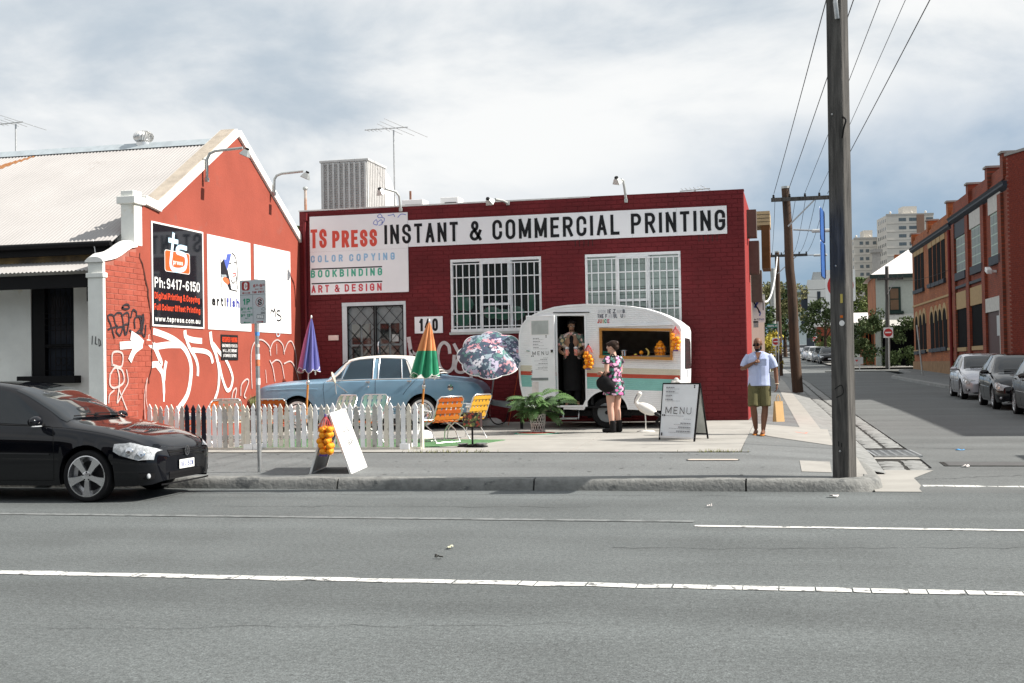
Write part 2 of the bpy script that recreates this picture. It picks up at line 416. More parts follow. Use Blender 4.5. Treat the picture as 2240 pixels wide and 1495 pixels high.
def text(mb,s,u0,v0,h,width,t,place,off=0.002,slant=0.0,space=0.9,gw=0.42,k=0.0,per=None):
 """Lettering: cap height h, stroke t, squeezed to the given total width, baseline at (u0, v0)."""
 adv=[];tot=0.0
 for i,c in enumerate(s):
  if c==' ':adv.append(gw*0.8*h);tot+=adv[-1];continue
  wd=GL[c][0]*gw*h
  adv.append(wd);tot+=wd
 gaps=sum(1 for i in range(len(s)-1)if s[i]!=' ' and s[i+1]!=' ')
 nch=sum(1 for c in s if c!=' ')
 base_gap=space*t+0.02*h
 full=tot+nch*t+gaps*base_gap
 f=width/full if width else 1.0
 fixed=nch*t
 f=(width-fixed)/max(1e-6,full-fixed)if width else 1.0
 x=u0;ns=0
 for i,c in enumerate(s):
  if c!=' ':
   wd=adv[i]*f
   if per is not None:mb=MB();per.append(mb)
   for st in GL[c][1]:
    pts=[(x+t/2+p[0]*wd,v0+t/2+p[1]*(h-t))for p in st]
    if slant:pts=[(p[0]+(p[1]-v0)*slant,p[1])for p in pts]
    cuts=[0]
    for q in range(1,len(pts)-1):
     a,b=V(pts[q])-V(pts[q-1]),V(pts[q+1])-V(pts[q])
     if a.length>1e-6 and b.length>1e-6 and a.normalized().dot(b.normalized())<0.35:cuts.append(q)
    cuts.append(len(pts)-1)
    for a,b in zip(cuts,cuts[1:]):
     ribbon(mb,pts[a:b+1],t,place,off+(ns%4)*0.0004+k,caps=t*0.45)
     ns+=1
   x+=wd+t
   if i+1<len(s)and s[i+1]!=' ':x+=base_gap*f
  else:x+=adv[i]*f
 return mb
 # ================================================================ GROUND
def gz(Y):return interp(Y,[14.85,18.35,25.9,40],[0.14,0.22,0.34,0.45])
def sz(Y):return interp(Y,[14.85,20,26,34,42,65,107,200,420],[0,0.03,0.10,0.19,0.25,0.6,1.3,2.9,6.5])
def bend(Y):return interp(Y,[20,60,420],[0,-1.1,-17.0])
def fz(X,Y):
 a=gz(Y)if Y<26 else max(0.34,sz(Y)+0.13)
 b=sz(Y)+0.12
 return lerp(a,b,min(1,max(0,(X-bend(Y)+0.8)/1.4)))
def asphalt(name,col,warm=0.0,patch=0.18,speck=0.35):
 m=bpy.data.materials.new(name);m.use_nodes=True
 t=m.node_tree;b=t.nodes['Principled BSDF'];g=t.nodes.new('ShaderNodeNewGeometry')
 def noise(sc,det,ro):
  n=t.nodes.new('ShaderNodeTexNoise');t.links.new(g.outputs['Position'],n.inputs['Vector']);n.inputs['Scale'].default_value=sc;n.inputs['Detail'].default_value=det;n.inputs['Roughness'].default_value=ro
  return n.outputs[0]
 def math_(op,a,c):
  n=t.nodes.new('ShaderNodeMath');n.operation=op
  for i,x in enumerate((a,c)):
   if hasattr(x,'links'):t.links.new(x,n.inputs[i])
   else:n.inputs[i].default_value=x
  return n.outputs[0]
 def rng(x,a,c,lo,hi):
  r=t.nodes.new('ShaderNodeMapRange');t.links.new(x,r.inputs[0])
  for i,q in enumerate((a,c,lo,hi)):r.inputs[i+1].default_value=q
  return r.outputs[0]
 k=math_('MULTIPLY',math_('MULTIPLY',rng(noise(75,3,0.7),0.3,0.7,1-speck,1+speck),rng(noise(24,3,0.7),0.3,0.7,1-speck*.55,1+speck*.55)),rng(noise(0.55,5,0.6),0.3,0.7,1-patch,1+patch))
 mp=t.nodes.new('ShaderNodeMapping');t.links.new(g.outputs['Position'],mp.inputs[0]);mp.inputs['Scale'].default_value=(0.06,1.1,1)
 nl=t.nodes.new('ShaderNodeTexNoise');t.links.new(mp.outputs[0],nl.inputs['Vector']);nl.inputs['Scale'].default_value=1.0;nl.inputs['Detail'].default_value=4
 k=math_('MULTIPLY',k,rng(nl.outputs[0],0.3,0.7,0.84,1.16))
 vm=t.nodes.new('ShaderNodeVectorMath');vm.operation='SCALE';vm.inputs[0].default_value=col;t.links.new(k,vm.inputs['Scale'])
 t.links.new(vm.outputs[0],b.inputs['Base Color']);b.inputs['Roughness'].default_value=0.85
 bp=t.nodes.new('ShaderNodeBump');bp.inputs['Strength'].default_value=0.6;bp.inputs['Distance'].default_value=0.008
 t.links.new(noise(110,4,0.7),bp.inputs['Height']);t.links.new(bp.outputs[0],b.inputs['Normal'])
 return m
M['road']=asphalt('road asphalt',(0.097,0.108,0.109),speck=.6)
M['road2']=asphalt('side street asphalt',(0.108,0.116,0.116),patch=0.12)
M['path']=asphalt('footpath asphalt',(0.140,0.149,0.150),patch=0.1,speck=0.35)
M['concrete']=mat('forecourt concrete',(0.325,0.316,0.294),0.85,var=0.1,scale=1.6,bump=0.15,bscale=50,spots=((0.255,0.247,0.232),0.9,0.60))
M['kerb']=mat('kerb stone',(0.205,0.208,0.20),0.9,var=0.18,scale=9,bump=0.9,bscale=22,spots=((0.11,0.115,0.115),3.0,0.58))
M['bluestone']=mat('bluestone',(0.23,0.235,0.23),0.8,var=0.22,scale=4,bump=0.5,bscale=18)
M['grime']=mat('joint grime',(0.03,0.03,0.028),0.95,var=0.3)
M['ground']=mat('far ground',(0.12,0.12,0.11),0.95)
M['line_white']=mat('worn road paint',(0.62,0.62,0.60),0.7,var=0.08,scale=20,spots=((0.15,0.155,0.155),11.0,0.54))
M['line_faint']=mat('faded road paint',(0.19,0.20,0.20),0.8,var=0.08,scale=20,spots=((0.12,0.13,0.13),6.0,0.50))
part('ground',MB().add([(-900,-300,-0.35),(900,-300,-0.35),(900,900,-0.35),(-900,900,-0.35)],[(0,1,2,3)]),M['ground'],kind='structure')
part('road',MB().grid([[(x,y,0.0)for x in(-160,-40,-10,0,10,40,160)]for y in(-40,0,8,14.86)]),M['road'],kind='structure')
ys=[14.862,16,18,20,23,26,30,34,38,42,50,58,65,75,85,95,107,130,160,200,260,330,420]
part('side_street',MB().grid([[(bend(y)+x,y,sz(y))for x in((0.9,4,12,40)if y<17 else(1.86,3,4.5,7.6))]for y in ys]),M['road2'],kind='structure')
fp=MB();fp.grid([[(x,y,gz(y))for x in(-60,-30,-12,-8,-4,-0.8)]for y in(15.0,16.5,18.35)])
part('footpath',fp,M['path'],kind='structure')
fp=MB()
for ya,yb in zip([15.0,16,17,18.35,20,22,24,26,30,34,38,42,50,58,65,75,85,95,107,130,160,200,260,330],[16,17,18.35,20,22,24,26,30,34,38,42,50,58,65,75,85,95,107,130,160,200,260,330,420]):
 fp.grid([[(bend(y)+x,y,fz(bend(y)+x,y))for x in((-0.8,-0.2,0.3,0.62)if y<26 else(-3,-0.8,-0.2,0.3,0.62)[1:])]for y in(ya,yb)])
part('side_footpath',fp,M['path'],kind='structure')
fc=thing('forecourt','pale concrete forecourt in front of the red brick workshop','forecourt',(-5.9,22,0.27));fc['kind']='structure';del fc['category']
for x0,x1 in((-11.0,-8.61),(-8.59,-6.01),(-5.99,-3.41),(-3.39,-0.81)):
 for y0,y1 in((18.36,20.89),(20.91,23.39),(23.41,25.9)):
  part('concrete_slab',MB().add([(x0,y0,gz(y0)+.004),(x1,y0,gz(y0)+.004),(x1,y1,gz(y1)+.004),(x0,y1,gz(y1)+.004),(x0,y0,gz(y0)-.06),(x1,y0,gz(y0)-.06),(x1,y1,gz(y1)-.06),(x0,y1,gz(y1)-.06)],[(0,1,2,3),(0,4,5,1),(1,5,6,2),(2,6,7,3),(3,7,4,0)]),M['concrete'],fc,world=True)
part('base_bed',MB().grid([[(x,y,gz(y)-0.02)for x in(-11,-0.8)]for y in(18.34,25.9)]),M['grime'],fc,world=True)
db=MB()
x=-10.9
while x<-0.85:
 wd=random.uniform(0.1,0.4);db.add([(x,18.33-random.uniform(0,.035),gz(18.33)+.007),(x+wd,18.33-random.uniform(0,.035),gz(18.33)+.007),(x+wd,18.375,gz(18.37)+.009),(x,18.375,gz(18.37)+.009)],[(0,1,2,3)]);x+=wd
part('joint_dirt',db,M['grime'],fc,world=True,kind='stuff')
gm=mat('dry grass',(0.24,0.20,0.07),0.9,col2=(0.12,0.17,0.05),scale=30)
tf=MB()
for cx,n in((-5.6,60),(-5.2,60),(-4.7,30),(-1.25,50),(-1.0,40)):
 for _ in range(n):
  x=cx+random.gauss(0,.16);y=18.33+random.gauss(0,.02);h=random.uniform(.02,.07);a=random.uniform(0,pi);z=gz(18.33)
  tf.add([(x-.006*cos(a),y-.006*sin(a),z),(x+.006*cos(a),y+.006*sin(a),z),(x+random.gauss(0,.03),y+random.gauss(0,.03),z+h)],[(0,1,2)])
part('grass',tf,gm,kind='stuff',label='dry grass tufts in the joint along the forecourt edge')
def slab_on(name,poly,m,dz=0.005,parent=None,**k):
 return part(name,MB().add([(x,y,fz(x,y)+dz)for x,y in poly],[tuple(range(len(poly)))]),m,parent,**k)
ap=MB().add([(x,y,fz(x,y)+.006)for x,y in[(-.8,22.2),(-.1,21.4),(.6,20.6),(.62,24.6),(0,24.8),(-.8,25.0)]],[(0,1,2,3,4,5)])
part('paved_apron',ap,M['concrete'],kind='structure')
part('concrete_strip',MB().grid([[(bend(y)+x,y,fz(bend(y)+x,y)+.006)for x in(.22,.62)]for y in(24.62,28,32,36,42,50,58,65,75,85,95)]),M['concrete'],kind='structure')
slab_on('ramp_slab',[(.07,15.95),(.44,15.95),(.46,17.5),(.05,17.5)],M['concrete'])['kind']='structure'
pit=thing('service_cover','pale oblong concrete service cover set in the footpath near the kerb','cover',(-1.13,17.2,gz(17.2)))
pp=arc(.29,0,.06,.06,-90,90,6)+arc(-.29,0,.06,.06,90,270,6)
part('lid',MB().prism([(x*1.0,y*1.6)for x,y in pp],'z',-.02,.008),mat('pale cover',(.48,.42,.37),.8,bump=.2),pit)
part('surround',MB().prism([(x*1.06,y*2.0)for x,y in pp],'z',-.03,.004),M['grime'],pit)
rm=MB();pl=lambda u,v,o:(u,v,fz(u,v)+.010+o)
rm2=MB();sm0=thing('spray_mark','short red spray paint marks on the concrete apron','paint mark',(0,0,0));ribbon(rm,[(-.12,24.3),(.22,24.0)],.05,pl);ribbon(rm2,[(.0,23.3),(.18,23.1),(.24,23.6)],.05,pl,.001)
part('stroke',rm2,mat('spray red',(.7,.2,.14),.7,var=.3,scale=30),sm0);part('stroke',rm,MATS['spray red'],sm0)
KP=[(14.84,-0.02),(14.855,.05),(14.87,.105),(14.895,.133),(14.93,.142),(15.06,.146),(15.06,-.05),(14.86,-.05)]
kb=thing('kerb','weathered stone kerb along the far side of the main road','kerb',(-5,14.95,0));kb['kind']='structure';del kb['category']
xs=[-.59-2.6*i for i in range(-0,16)]
kme=None
for x in xs[1:]:
 if kme is None:
  kmb=MB();n=14
  for i in range(n):
   a,b2=2.578*i/n,2.578*(i+1)/n
  rows=[[(2.578*i/n,p[0]+(0 if j>5 else random.gauss(0,.0035)),p[1]+(0 if j>5 else random.gauss(0,.003)))for j,p in enumerate(KP)]for i in range(n+1)]
  for r in rows:r.append(r[0])
  kmb.grid(rows);kmb.add(rows[0][:-1],[tuple(range(8))]);kmb.add(rows[-1][:-1],[tuple(range(8))[::-1]])
  kme=kmb.mesh('kerb_stone',M['kerb'],40)
 link('kerb_stone',kme,kb,(x+.011+5,-14.95,0))
rows=[]
cpath=[(-.579,14.95,0),(-.2,14.95,0),(.2,14.95,0),(.42,14.955,0.03)]+[(.42+.5*sin(radians(a)),15.455-.5*cos(radians(a)),radians(a))for a in range(12,91,13)]+[(.92,15.9,pi/2),(.92,16.6,pi/2),(.9,17.4,pi/2),(.88,18.2,pi/2)]
for i,(cx,cy,a)in enumerate(cpath):
 f=interp(i,[0,len(cpath)-5,len(cpath)-1],[1,1,.55])
 rows.append([(cx-sin(a)*(p[0]-14.95),cy+cos(a)*(p[0]-14.95),p[1]*f+random.gauss(0,.002)+(sz(cy)if cy>16 else 0))for p in KP])
for r in rows:r.append(r[0])
cm=MB().grid(rows);cm.add(rows[0][:-1],[tuple(range(8))]);cm.add(rows[-1][:-1],[tuple(range(8))[::-1]])
part('corner_kerb_stone',cm,M['kerb'],kb,smooth=40,world=True)
part('corner_footpath',MB().grid([[(x,y,lerp(fz(.62,y),.146 if y<16.5 else sz(y)+.13,(x-.6)/.4))for x in(.6,.7,.86 if y>15.4 else .74)]for y in(15.06,15.3,15.6,16,16.6,17.2,18.2,19.2)]),M['concrete'],kind='structure')
part('kerb_side_slab',MB().grid([[(bend(y)+x,y,lerp(fz(.62,y),sz(y)+.02,(x-.62)/.54))for x in(.6,.8,1.0,1.17)]for y in(17.0,18.2,19,20,22,24,26,30,34,38,42,50,58,65,80,107)]),M['bluestone'],kind='structure')
part('gutter_apron',MB().grid([[(x,y,sz(y)+.006)for x in(.9,1.1,1.42+(.06 if y>15.5 else 0)+(.36 if y>17 else 0))]for y in(14.88,15.2,15.6,16.5,17.6)]),M['concrete'],kind='structure')
part('gutter_bed',MB().grid([[(bend(y)+x,y,sz(y)-.012)for x in(1.12,1.88)]for y in(17.61,20,26,34,42,65,107)]),M['grime'],kind='structure')
gu=thing('gutter','bluestone pitcher gutter along the side street','gutter',(1.5,25,.05));gu['kind']='structure';del gu['category']
bs=[]
for k in range(5):
 n=4;rw=[]
 for i in range(n+1):
  rw.append([(-.5+j/3+(random.uniform(-.03,.03)if 0<j<3 or 0<i<n else random.uniform(-.025,.025)),-.5+i/n+random.uniform(-.02,.02),random.uniform(-.006,.006)-(.014 if i in(0,n)or j in(0,3)else 0))for j in range(4)])
 q=MB().grid(rw);bs.append(q.mesh('pitcher',M['bluestone'],50))
cnt=0
for row,(xa,xb)in enumerate(((1.19,1.51),(1.54,1.84))):
 y=17.64 if row==0 else 17.62
 while y<62:
  L=random.uniform(.32,.62)
  if not(19.2<y+L/2<21.9):
   o=link('pitcher',random.choice(bs),gu,(bend(y)+(xa+xb)/2-1.5,y+L/2-25,sz(y+L/2)+.006-.05),(atan2(sz(y+.5)-sz(y),.5),0,.02+random.gauss(0,.015)))
   o.scale=(xb-xa-.02,L-.025,1)
  y+=L
part('gutter_stone_run',MB().grid([[(bend(y)+x,y,sz(y)-.002)for x in(1.19,1.84)]for y in(62,70,80,95,107)]),M['bluestone'],gu,world=True)
dg=thing('drain_grate','cast iron drain grate with small curved slots in the side-street gutter','drain grate',(1.53,20.5,.032),radians(3))
part('sump',MB().bx(-.35,.35,-.62,.62,-.25,-.02),M['dark'],dg)
part('rim',MB().bx(-.36,-.33,-.64,.64,-.02,.022).bx(.33,.36,-.64,.64,-.02,.022).bx(-.33,.33,-.64,-.61,-.02,.022).bx(-.33,.33,.61,.64,-.02,.022),M['steel'],dg)
gme=MB().bx(-.33,.33,-.012,.012,-.01,.02).mesh('bar',M['steel']);gm2=MB().bx(-.02,.02,-.61,.61,-.012,.017).mesh('cross_bar',M['steel'])
for i in range(12):link('bar',gme,dg,(0,-.55+i*.1,0))
for i in range(5):link('cross_bar',gm2,dg,(-.26+i*.13,0,0))
part('surround_slab',MB().add([(x,y,-.006)for x,y in((-.42,-.95),(.42,-1.0),(.42,1.35),(-.42,1.2))],[(0,1,2,3)]),M['concrete'],dg)
mh=thing('manhole_cover','flat iron cover set flush in the side-street asphalt','cover',(2.62,18.6,sz(18.6)+.004))
part('lid',MB().bx(-.5,.9,-.3,.3,-.02,.006),mat('dull iron',(.11,.11,.11),.7,.3),mh,bevel=.01)
part('frame',MB().bx(-.56,.96,-.36,.36,-.02,.002),M['grime'],mh)
def strip(name,xa,xb,y,wd,m,z=.005,skew=0.0,jag=.012,label=None,gaps=False):
 mbs=MB();n=max(2,int((xb-xa)/.12));rows=[]
 for i in range(n+1):
  x=lerp(xa,xb,i/n);rows.append([(x,y+skew*(x-xa)-wd/2+random.gauss(0,jag),z),(x,y+skew*(x-xa)+wd/2+random.gauss(0,jag),z)])
 if gaps:
  i=0
  while i<n:
   k=random.choice((1,1,2,2,3));sk_=random.uniform(.003,.014);e=min(n,i+k);a,b=rows[i],rows[e]
   mbs.add([(a[0][0]+sk_,a[0][1],z),(b[0][0],b[0][1],z),(b[1][0],b[1][1],z),(a[1][0]+sk_,a[1][1],z)],[(0,1,2,3)]);i=e
  return part(name,mbs,m,kind='structure')
 return part(name,mbs.grid(rows),m,kind='structure')
strip('centre_line_marking',-13,9,8.33,.15,M['line_white'],skew=.012,gaps=True)
strip('lane_line_marking',-.95,14,11.66,.11,M['line_white'],jag=.004,skew=-.015)
strip('faded_line_marking',-9.2,-.98,11.98,.13,M['line_faint'],z=.006,jag=.004)
strip('stop_line_marking',1.5,9,15.62,.16,M['line_white'],jag=.03,skew=-.08,gaps=True)
def crumple(name,x,y,z,sx,sy,m,label,cat='litter',parent=None):
 mbs=MB();rows=[[(x+(i/4-.5)*sx+random.gauss(0,sx*.05),y+(j/3-.5)*sy+random.gauss(0,sy*.06),z+.012+abs(random.gauss(0,.012)))for i in range(5)]for j in range(4)]
 o=part(name,mbs.grid(rows),m,smooth=60,label=label,cat=cat)
 s_=o.modifiers.new('t','SOLIDIFY');s_.thickness=.003
 return o
crumple('paper_scrap',0.404,14.244,0,.11,.09,mat('paper',(.75,.7,.68),.8),'crumpled pale paper scrap lying on the road by the kerb corner')
crumple('bottle_wrapper',2.633,21.17,.03,.14,.1,mat('blue wrap',(.1,.35,.7),.5),'small blue plastic wrapper on the side-street asphalt')
crumple('leaf_scrap',-2.888,10.014,0,.03,.10,mat('dry leaf',(.55,.55,.4),.8),'long pale dry leaf lying in the traffic lane')
crumple('paper_chip',2.315,18.078,.02,.1,.08,MATS['paper'],'small white paper chip beside the side-street shadow')
crumple('bark_scrap',-2.83,9.476,0,.07,.03,mat('bark scrap',(.06,.06,.055),.9),'small dark bark scrap in the traffic lane')
crumple('gum_wrapper',-0.913,13.212,0,.05,.04,MATS['paper'],'tiny white gum wrapper on the road below the kerb')
rg0=random.Random(17);tar=mat('tar seam',(.045,.047,.048),.75,var=.2);oil=mat('oil stain',(.075,.078,.078),.6,var=.15,scale=7)
cr_=thing('road_cracks','thin dark cracks wandering across the near road surface','crack',(0,6,0));cr_['kind']='structure';del cr_['category']
for x0,y0,x1,y1,wd in((-6.5,12.9,-2.2,13.1,.012),(-1.5,10.2,2.2,10.6,.010),(-4.5,6.6,-1.0,7.2,.006),(1.4,16.3,3.0,17.0,.014),(1.6,22,2.9,21.2,.02),(-8,14.2,0,14.35,.012)):
 n=26;pts=[(lerp(x0,x1,i/n)+rg0.gauss(0,.02),lerp(y0,y1,i/n)+rg0.gauss(0,.035))for i in range(n+1)]
 q=MB();ribbon(q,pts,[wd*rg0.uniform(.3,1.3)for _ in range(n)],lambda u,v,o:(u,v,(sz(v)if v>15 else 0)+.0035));part('crack_line',q,tar,cr_,world=True)
for k in range(60):
 x0,y0=rg0.uniform(-11,.2),rg0.uniform(15.3,18.2);r_=rg0.uniform(.012,.03)
 part('gum_spot',MB().add([(x0+r_*cos(a),y0+r_*sin(a),gz(y0)+.003)for a in[2*pi*i/8 for i in range(8)]],[tuple(range(8))]),oil,cr_,world=True)
 # ================================================================ RED BRICK WORKSHOP
FY=25.9
RX0,RX1,RZ0,RZ1=-10.92,-0.95,0.34,5.17
M['redbrick']=mat('red painted brick',(0.132,0.0148,0.0185),0.6,var=0.2,scale=1.4,bump=0.25,bscale=90,spots=((0.112,0.0135,0.0165),0.6,0.56))
M['redmortar']=mat('red painted joints',(0.115,0.013,0.016),0.7,var=0.2,scale=3)
M['redside']=mat('faded red side wall',(0.27,0.035,0.033),0.75,var=0.12,scale=2.5,bump=0.2,bscale=40)
M['sign_white']=mat('white sign board',(0.78,0.79,0.81),0.35,var=0.03,scale=1.2)
M['lamp_body']=mat('grey lamp metal',(.42,.44,.43),.45,.5,var=.1)
M['winframe']=mat('white window steel',(0.72,0.74,0.75),0.5,var=0.06,scale=12)
rb=thing('brick_workshop','dark red painted brick print workshop with flat parapet on the street corner','building',(-5.93,26,.34))
OPEN=[(-7.36,-5.31,2.33,3.94),(-4.34,-2.29,2.33,3.94),(-9.92,-8.41,.2,3.06)]
xs_=sorted({RX0,RX1}|{v for o in OPEN for v in o[:2]});zs_=sorted({RZ0-.2,RZ1}|{max(o[2],RZ0-.2)for o in OPEN}|{o[3]for o in OPEN})
core=MB()
for i in range(len(xs_)-1):
 for j in range(len(zs_)-1):
  cx,cz=(xs_[i]+xs_[i+1])/2,(zs_[j]+zs_[j+1])/2
  if any(o[0]<cx<o[1]and o[2]<cz<o[3]for o in OPEN):continue
  core.bx(xs_[i],xs_[i+1],FY,FY+.24,zs_[j],zs_[j+1])
part('wall',core,M['redmortar'],rb,world=True)
part('side_wall',MB().bx(RX1-.24,RX1,FY+.24,29.2,RZ0-.3,RZ1-.002),M['redside'],rb,world=True)
part('side_fence_wall',MB().bx(RX1-.24,RX1-.03,29.2,44,RZ0-.3,RZ1-1.3),mat('weathered side boards',(.20,.15,.13),.85,var=.25,scale=3,stretch=(1,4,.3)),rb,world=True)
part('rear_wall',MB().bx(RX0,RX1-.24,43.8,44,RZ0-.3,RZ1-.002).bx(RX0,RX0+.24,FY+.24,43.8,RZ0-.3,RZ1-.003),M['redside'],rb,world=True)
part('roof',MB().bx(RX0+.24,RX1-.24,FY+.24,43.8,4.62,4.74),mat('roof sheet',(.4,.4,.4),.7),rb,world=True)
part('coping',MB().bx(RX0-.02,-4.2,FY-.012,FY+.26,RZ1+.001,RZ1+.03),mat('pale flashing',(.62,.61,.6),.5),rb,world=True)
part('coping',MB().bx(-4.2,RX1+.01,FY-.01,FY+.26,RZ1+.001,RZ1+.02),M['redbrick'],rb,world=True)
BL,BH=.243,.0935
bm_one=MB().add([(-.5,0,-.5),(.5,0,-.5),(.5,0,.5),(-.5,0,.5),(-.485,-1,-.46),(.485,-1,-.46),(.485,-1,.46),(-.485,-1,.46)],[(4,5,6,7),(0,1,5,4),(1,2,6,5),(2,3,7,6),(3,0,4,7)])
bme=bm_one.mesh('brick',M['redbrick'])
bulk=MB();nb=0
row=0;z=RZ0-.02
while z<RZ1-.04:
 zc=z+BH/2;hgt=min(BH,RZ1-z)-.011
 x=RX1+(BL/2 if row%2 else 0)
 while x>RX0:
  a,b=max(x-BL,RX0),min(x,RX1);segs=[(a,b)]
  for o in OPEN:
   if o[2]-.01<zc<o[3]:
    ns=[]
    for p,q in segs:
     if q<=o[0]or p>=o[1]:ns.append((p,q));continue
     if p<o[0]:ns.append((p,o[0]))
     if q>o[1]:ns.append((o[1],q))
    segs=ns
  for p,q in segs:
   if q-p<.03:continue
   pr=.0052+random.uniform(-.002,.002);sc_=(q-p-.011,pr,hgt);c=((p+q)/2,FY-.0005,zc)
   if p>-2.3 and nb<300 and zc<4.9:
    o_=link('brick',bme,rb,(c[0]+5.93,c[1]-26,c[2]-.34),(random.gauss(0,.006),0,random.gauss(0,.002)));o_.scale=sc_;nb+=1
   else:
    bulk.add([(c[0]+v[0]*sc_[0],c[1]+v[1]*sc_[1],c[2]+v[2]*sc_[2])for v in bm_one.v],bm_one.f)
  x-=BL
 z+=BH;row+=1
part('brickwork',bulk,M['redbrick'],rb,world=True,kind='stuff')
sl=MB()
for x0 in(-4.55,-1.9):
 for i in range(5):sl.bx(x0+i*.095,x0+i*.095+.012,FY-.0105,FY-.0075,4.12,4.255)
part('shadow_strokes',sl,M['grime'],rb,world=True,kind='stuff')  # short dark strokes painted in as the sign holders' shadows below the banner
part('downpipe',MB().tube([(-10.77,FY-.05,5.1),(-10.77,FY-.05,.35)],.035,10).bx(-10.83,-10.71,FY-.1,FY-.005,4.95,5.12),M['redbrick'],rb,smooth=40,world=True)
part('conduit',MB().tube([(-10.7,FY-.02,3.14),(-9.95,FY-.02,3.16)],.012,6),M['redbrick'],rb,world=True)
glz_d=mat('dark shop glass',(.012,.02,.02),.06,var=0,spec=.9)
glz_g=mat('pale green shop glass',(.30,.37,.35),.18,var=.12,scale=2.5,spec=.7)
def shop_window(x0,x1,z0,z1,glz,slats):
 wd=part('window',MB().bx(x0,x1,FY+.0,FY+.1,z1-.06,z1).bx(x0,x1,FY-.03,FY+.1,z0,z0+.07).bx(x0,x0+.05,FY,FY+.1,z0+.07,z1-.06).bx(x1-.05,x1,FY,FY+.1,z0+.07,z1-.06),M['winframe'],rb,world=True)
 th=(x1-x0)/3
 for i in(1,2):part('mullion',MB().bx(x0+i*th-.03,x0+i*th+.03,FY+.02,FY+.09,z0+.07,z1-.06),M['winframe'],wd,world=True)
 za=z0+.07
 rows_=[za,za+(z1-.06-za)*.26,za+(z1-.06-za)*.52,za+(z1-.06-za)*.78,z1-.06]
 for i in range(3):
  for j in range(4):
   a,b=x0+i*th+.03,x0+(i+1)*th-.03
   part('pane',MB().bx(a,b,FY+.075+random.uniform(0,.004),FY+.085,rows_[j]+.004,rows_[j+1]-.004),glz,wd,world=True)
 fr=MB();a,b,c,d=x0+th-.0,x0+2*th,rows_[1]+.12,z1-.05
 fr.bx(a,a+.05,FY-.012,FY+.03,c,d).bx(b-.05,b,FY-.012,FY+.03,c,d).bx(a+.05,b-.05,FY-.012,FY+.03,c,c+.05).bx(a+.05,b-.05,FY-.012,FY+.03,d-.05,d)
 part('casement',fr,M['winframe'],wd,world=True)
 n=14
 me=MB().bx(-.010,.010,-.010,.010,0,1).mesh('security_bar',M['winframe'])
 for i in range(1,n):
  xx=lerp(x0,x1,i/n)
  o=link('security_bar',me,wd,(xx+5.93,FY-.035-26,z0+.03-.34));o.scale=(1,1,z1-.12-z0-.03)
 me2=MB().bx(0,1,-.008,.008,-.012,.012).mesh('security_rail',M['winframe'])
 for zz in(z1-.11,rows_[3]-.02,rows_[2]-.04,rows_[1]-.05,z0+.12):
  o=link('security_rail',me2,wd,(x0+.01+5.93,FY-.018-26,zz-.34));o.scale=(x1-x0-.02,1,1)
 if slats:
  for i in range(1,9):
   zz=lerp(za,z1-.06,i/9)+random.uniform(-.01,.01)
   part('glass_joint',MB().bx(x0+.05,x1-.05,FY+.068,FY+.074,zz-.004,zz+.004),mat('joint grey',(.1,.14,.13),.6),wd,world=True)
 part('sill',MB().bx(x0-.03,x1+.03,FY-.06,FY+.02,z0-.055,z0-.002),M['lamp_body']if not slats else M['redbrick'],wd,world=True)
 return wd
W1=shop_window(*OPEN[0],glz_d,False)
W2=shop_window(*OPEN[1],glz_g,True)
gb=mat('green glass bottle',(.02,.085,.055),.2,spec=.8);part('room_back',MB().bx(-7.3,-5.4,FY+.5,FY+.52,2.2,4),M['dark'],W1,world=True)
for x,z,sx,szz in((-7.15,3.0,.12,.2),(-7.0,2.95,.14,.16),(-6.45,2.75,.2,.14),(-6.2,2.7,.22,.12),(-5.9,2.72,.2,.16),(-7.1,2.62,.2,.16),(-5.55,2.95,.1,.22)):
 part('shelf_item',MB().ball((x,FY+.066,z),(sx,.008,szz),14,6),gb,W1,smooth=60,world=True)
dr=part('door',MB().bx(-9.92,-9.80,FY-.0,FY+.12,.34,2.98).bx(-8.47,-8.41,FY,FY+.12,.34,2.98).bx(-9.92,-8.41,FY-.01,FY+.12,2.98,3.06),mat('pale blue door frame',(.55,.6,.62),.5,var=.08),rb,world=True)
gmat=mat('grey door timber',(.19,.215,.22),.55,var=.1,scale=8)
for i,(a,b)in enumerate(((-9.80,-9.145),(-9.125,-8.47))):
 lf=part('door_leaf',MB().bx(a,b,FY+.05,FY+.1,.36,2.98),gmat,dr,world=True)
 pw=(b-a-.26)/2
 for c in range(2):
  for r_ in range(4):
   x0=a+.1+c*(pw+.05);z0=.62+r_*.5
   part('pane',MB().bx(x0,x0+pw,FY+.040,FY+.049,z0,z0+.45),glz_d,lf,world=True)
 if i:part('handle',MB().tube([(a+.06,FY+.02,1.9),(a+.06,FY+.0,1.97),(a+.06,FY-.01,2.12),(a+.07,FY+.01,2.16)],.018,8),M['chrome'],lf,smooth=60,world=True)
 part('notice',MB().bx(b-.28,b-.13,FY+.034,FY+.038,2.16,2.32),mat('notice paper',(.45,.47,.46),.7),lf,world=True)if i else None
gr=MB()
for a,b in((-9.80,-9.15),(-9.12,-8.47)):
 gr.bx(a,a+.022,FY-.004,FY+.018,.36,2.97).bx(b-.022,b,FY-.004,FY+.018,.36,2.97).bx(a+.022,b-.022,FY-.004,FY+.018,2.95,2.97)
part('grille_frame',gr,M['black'],dr,world=True)
gb_=[]
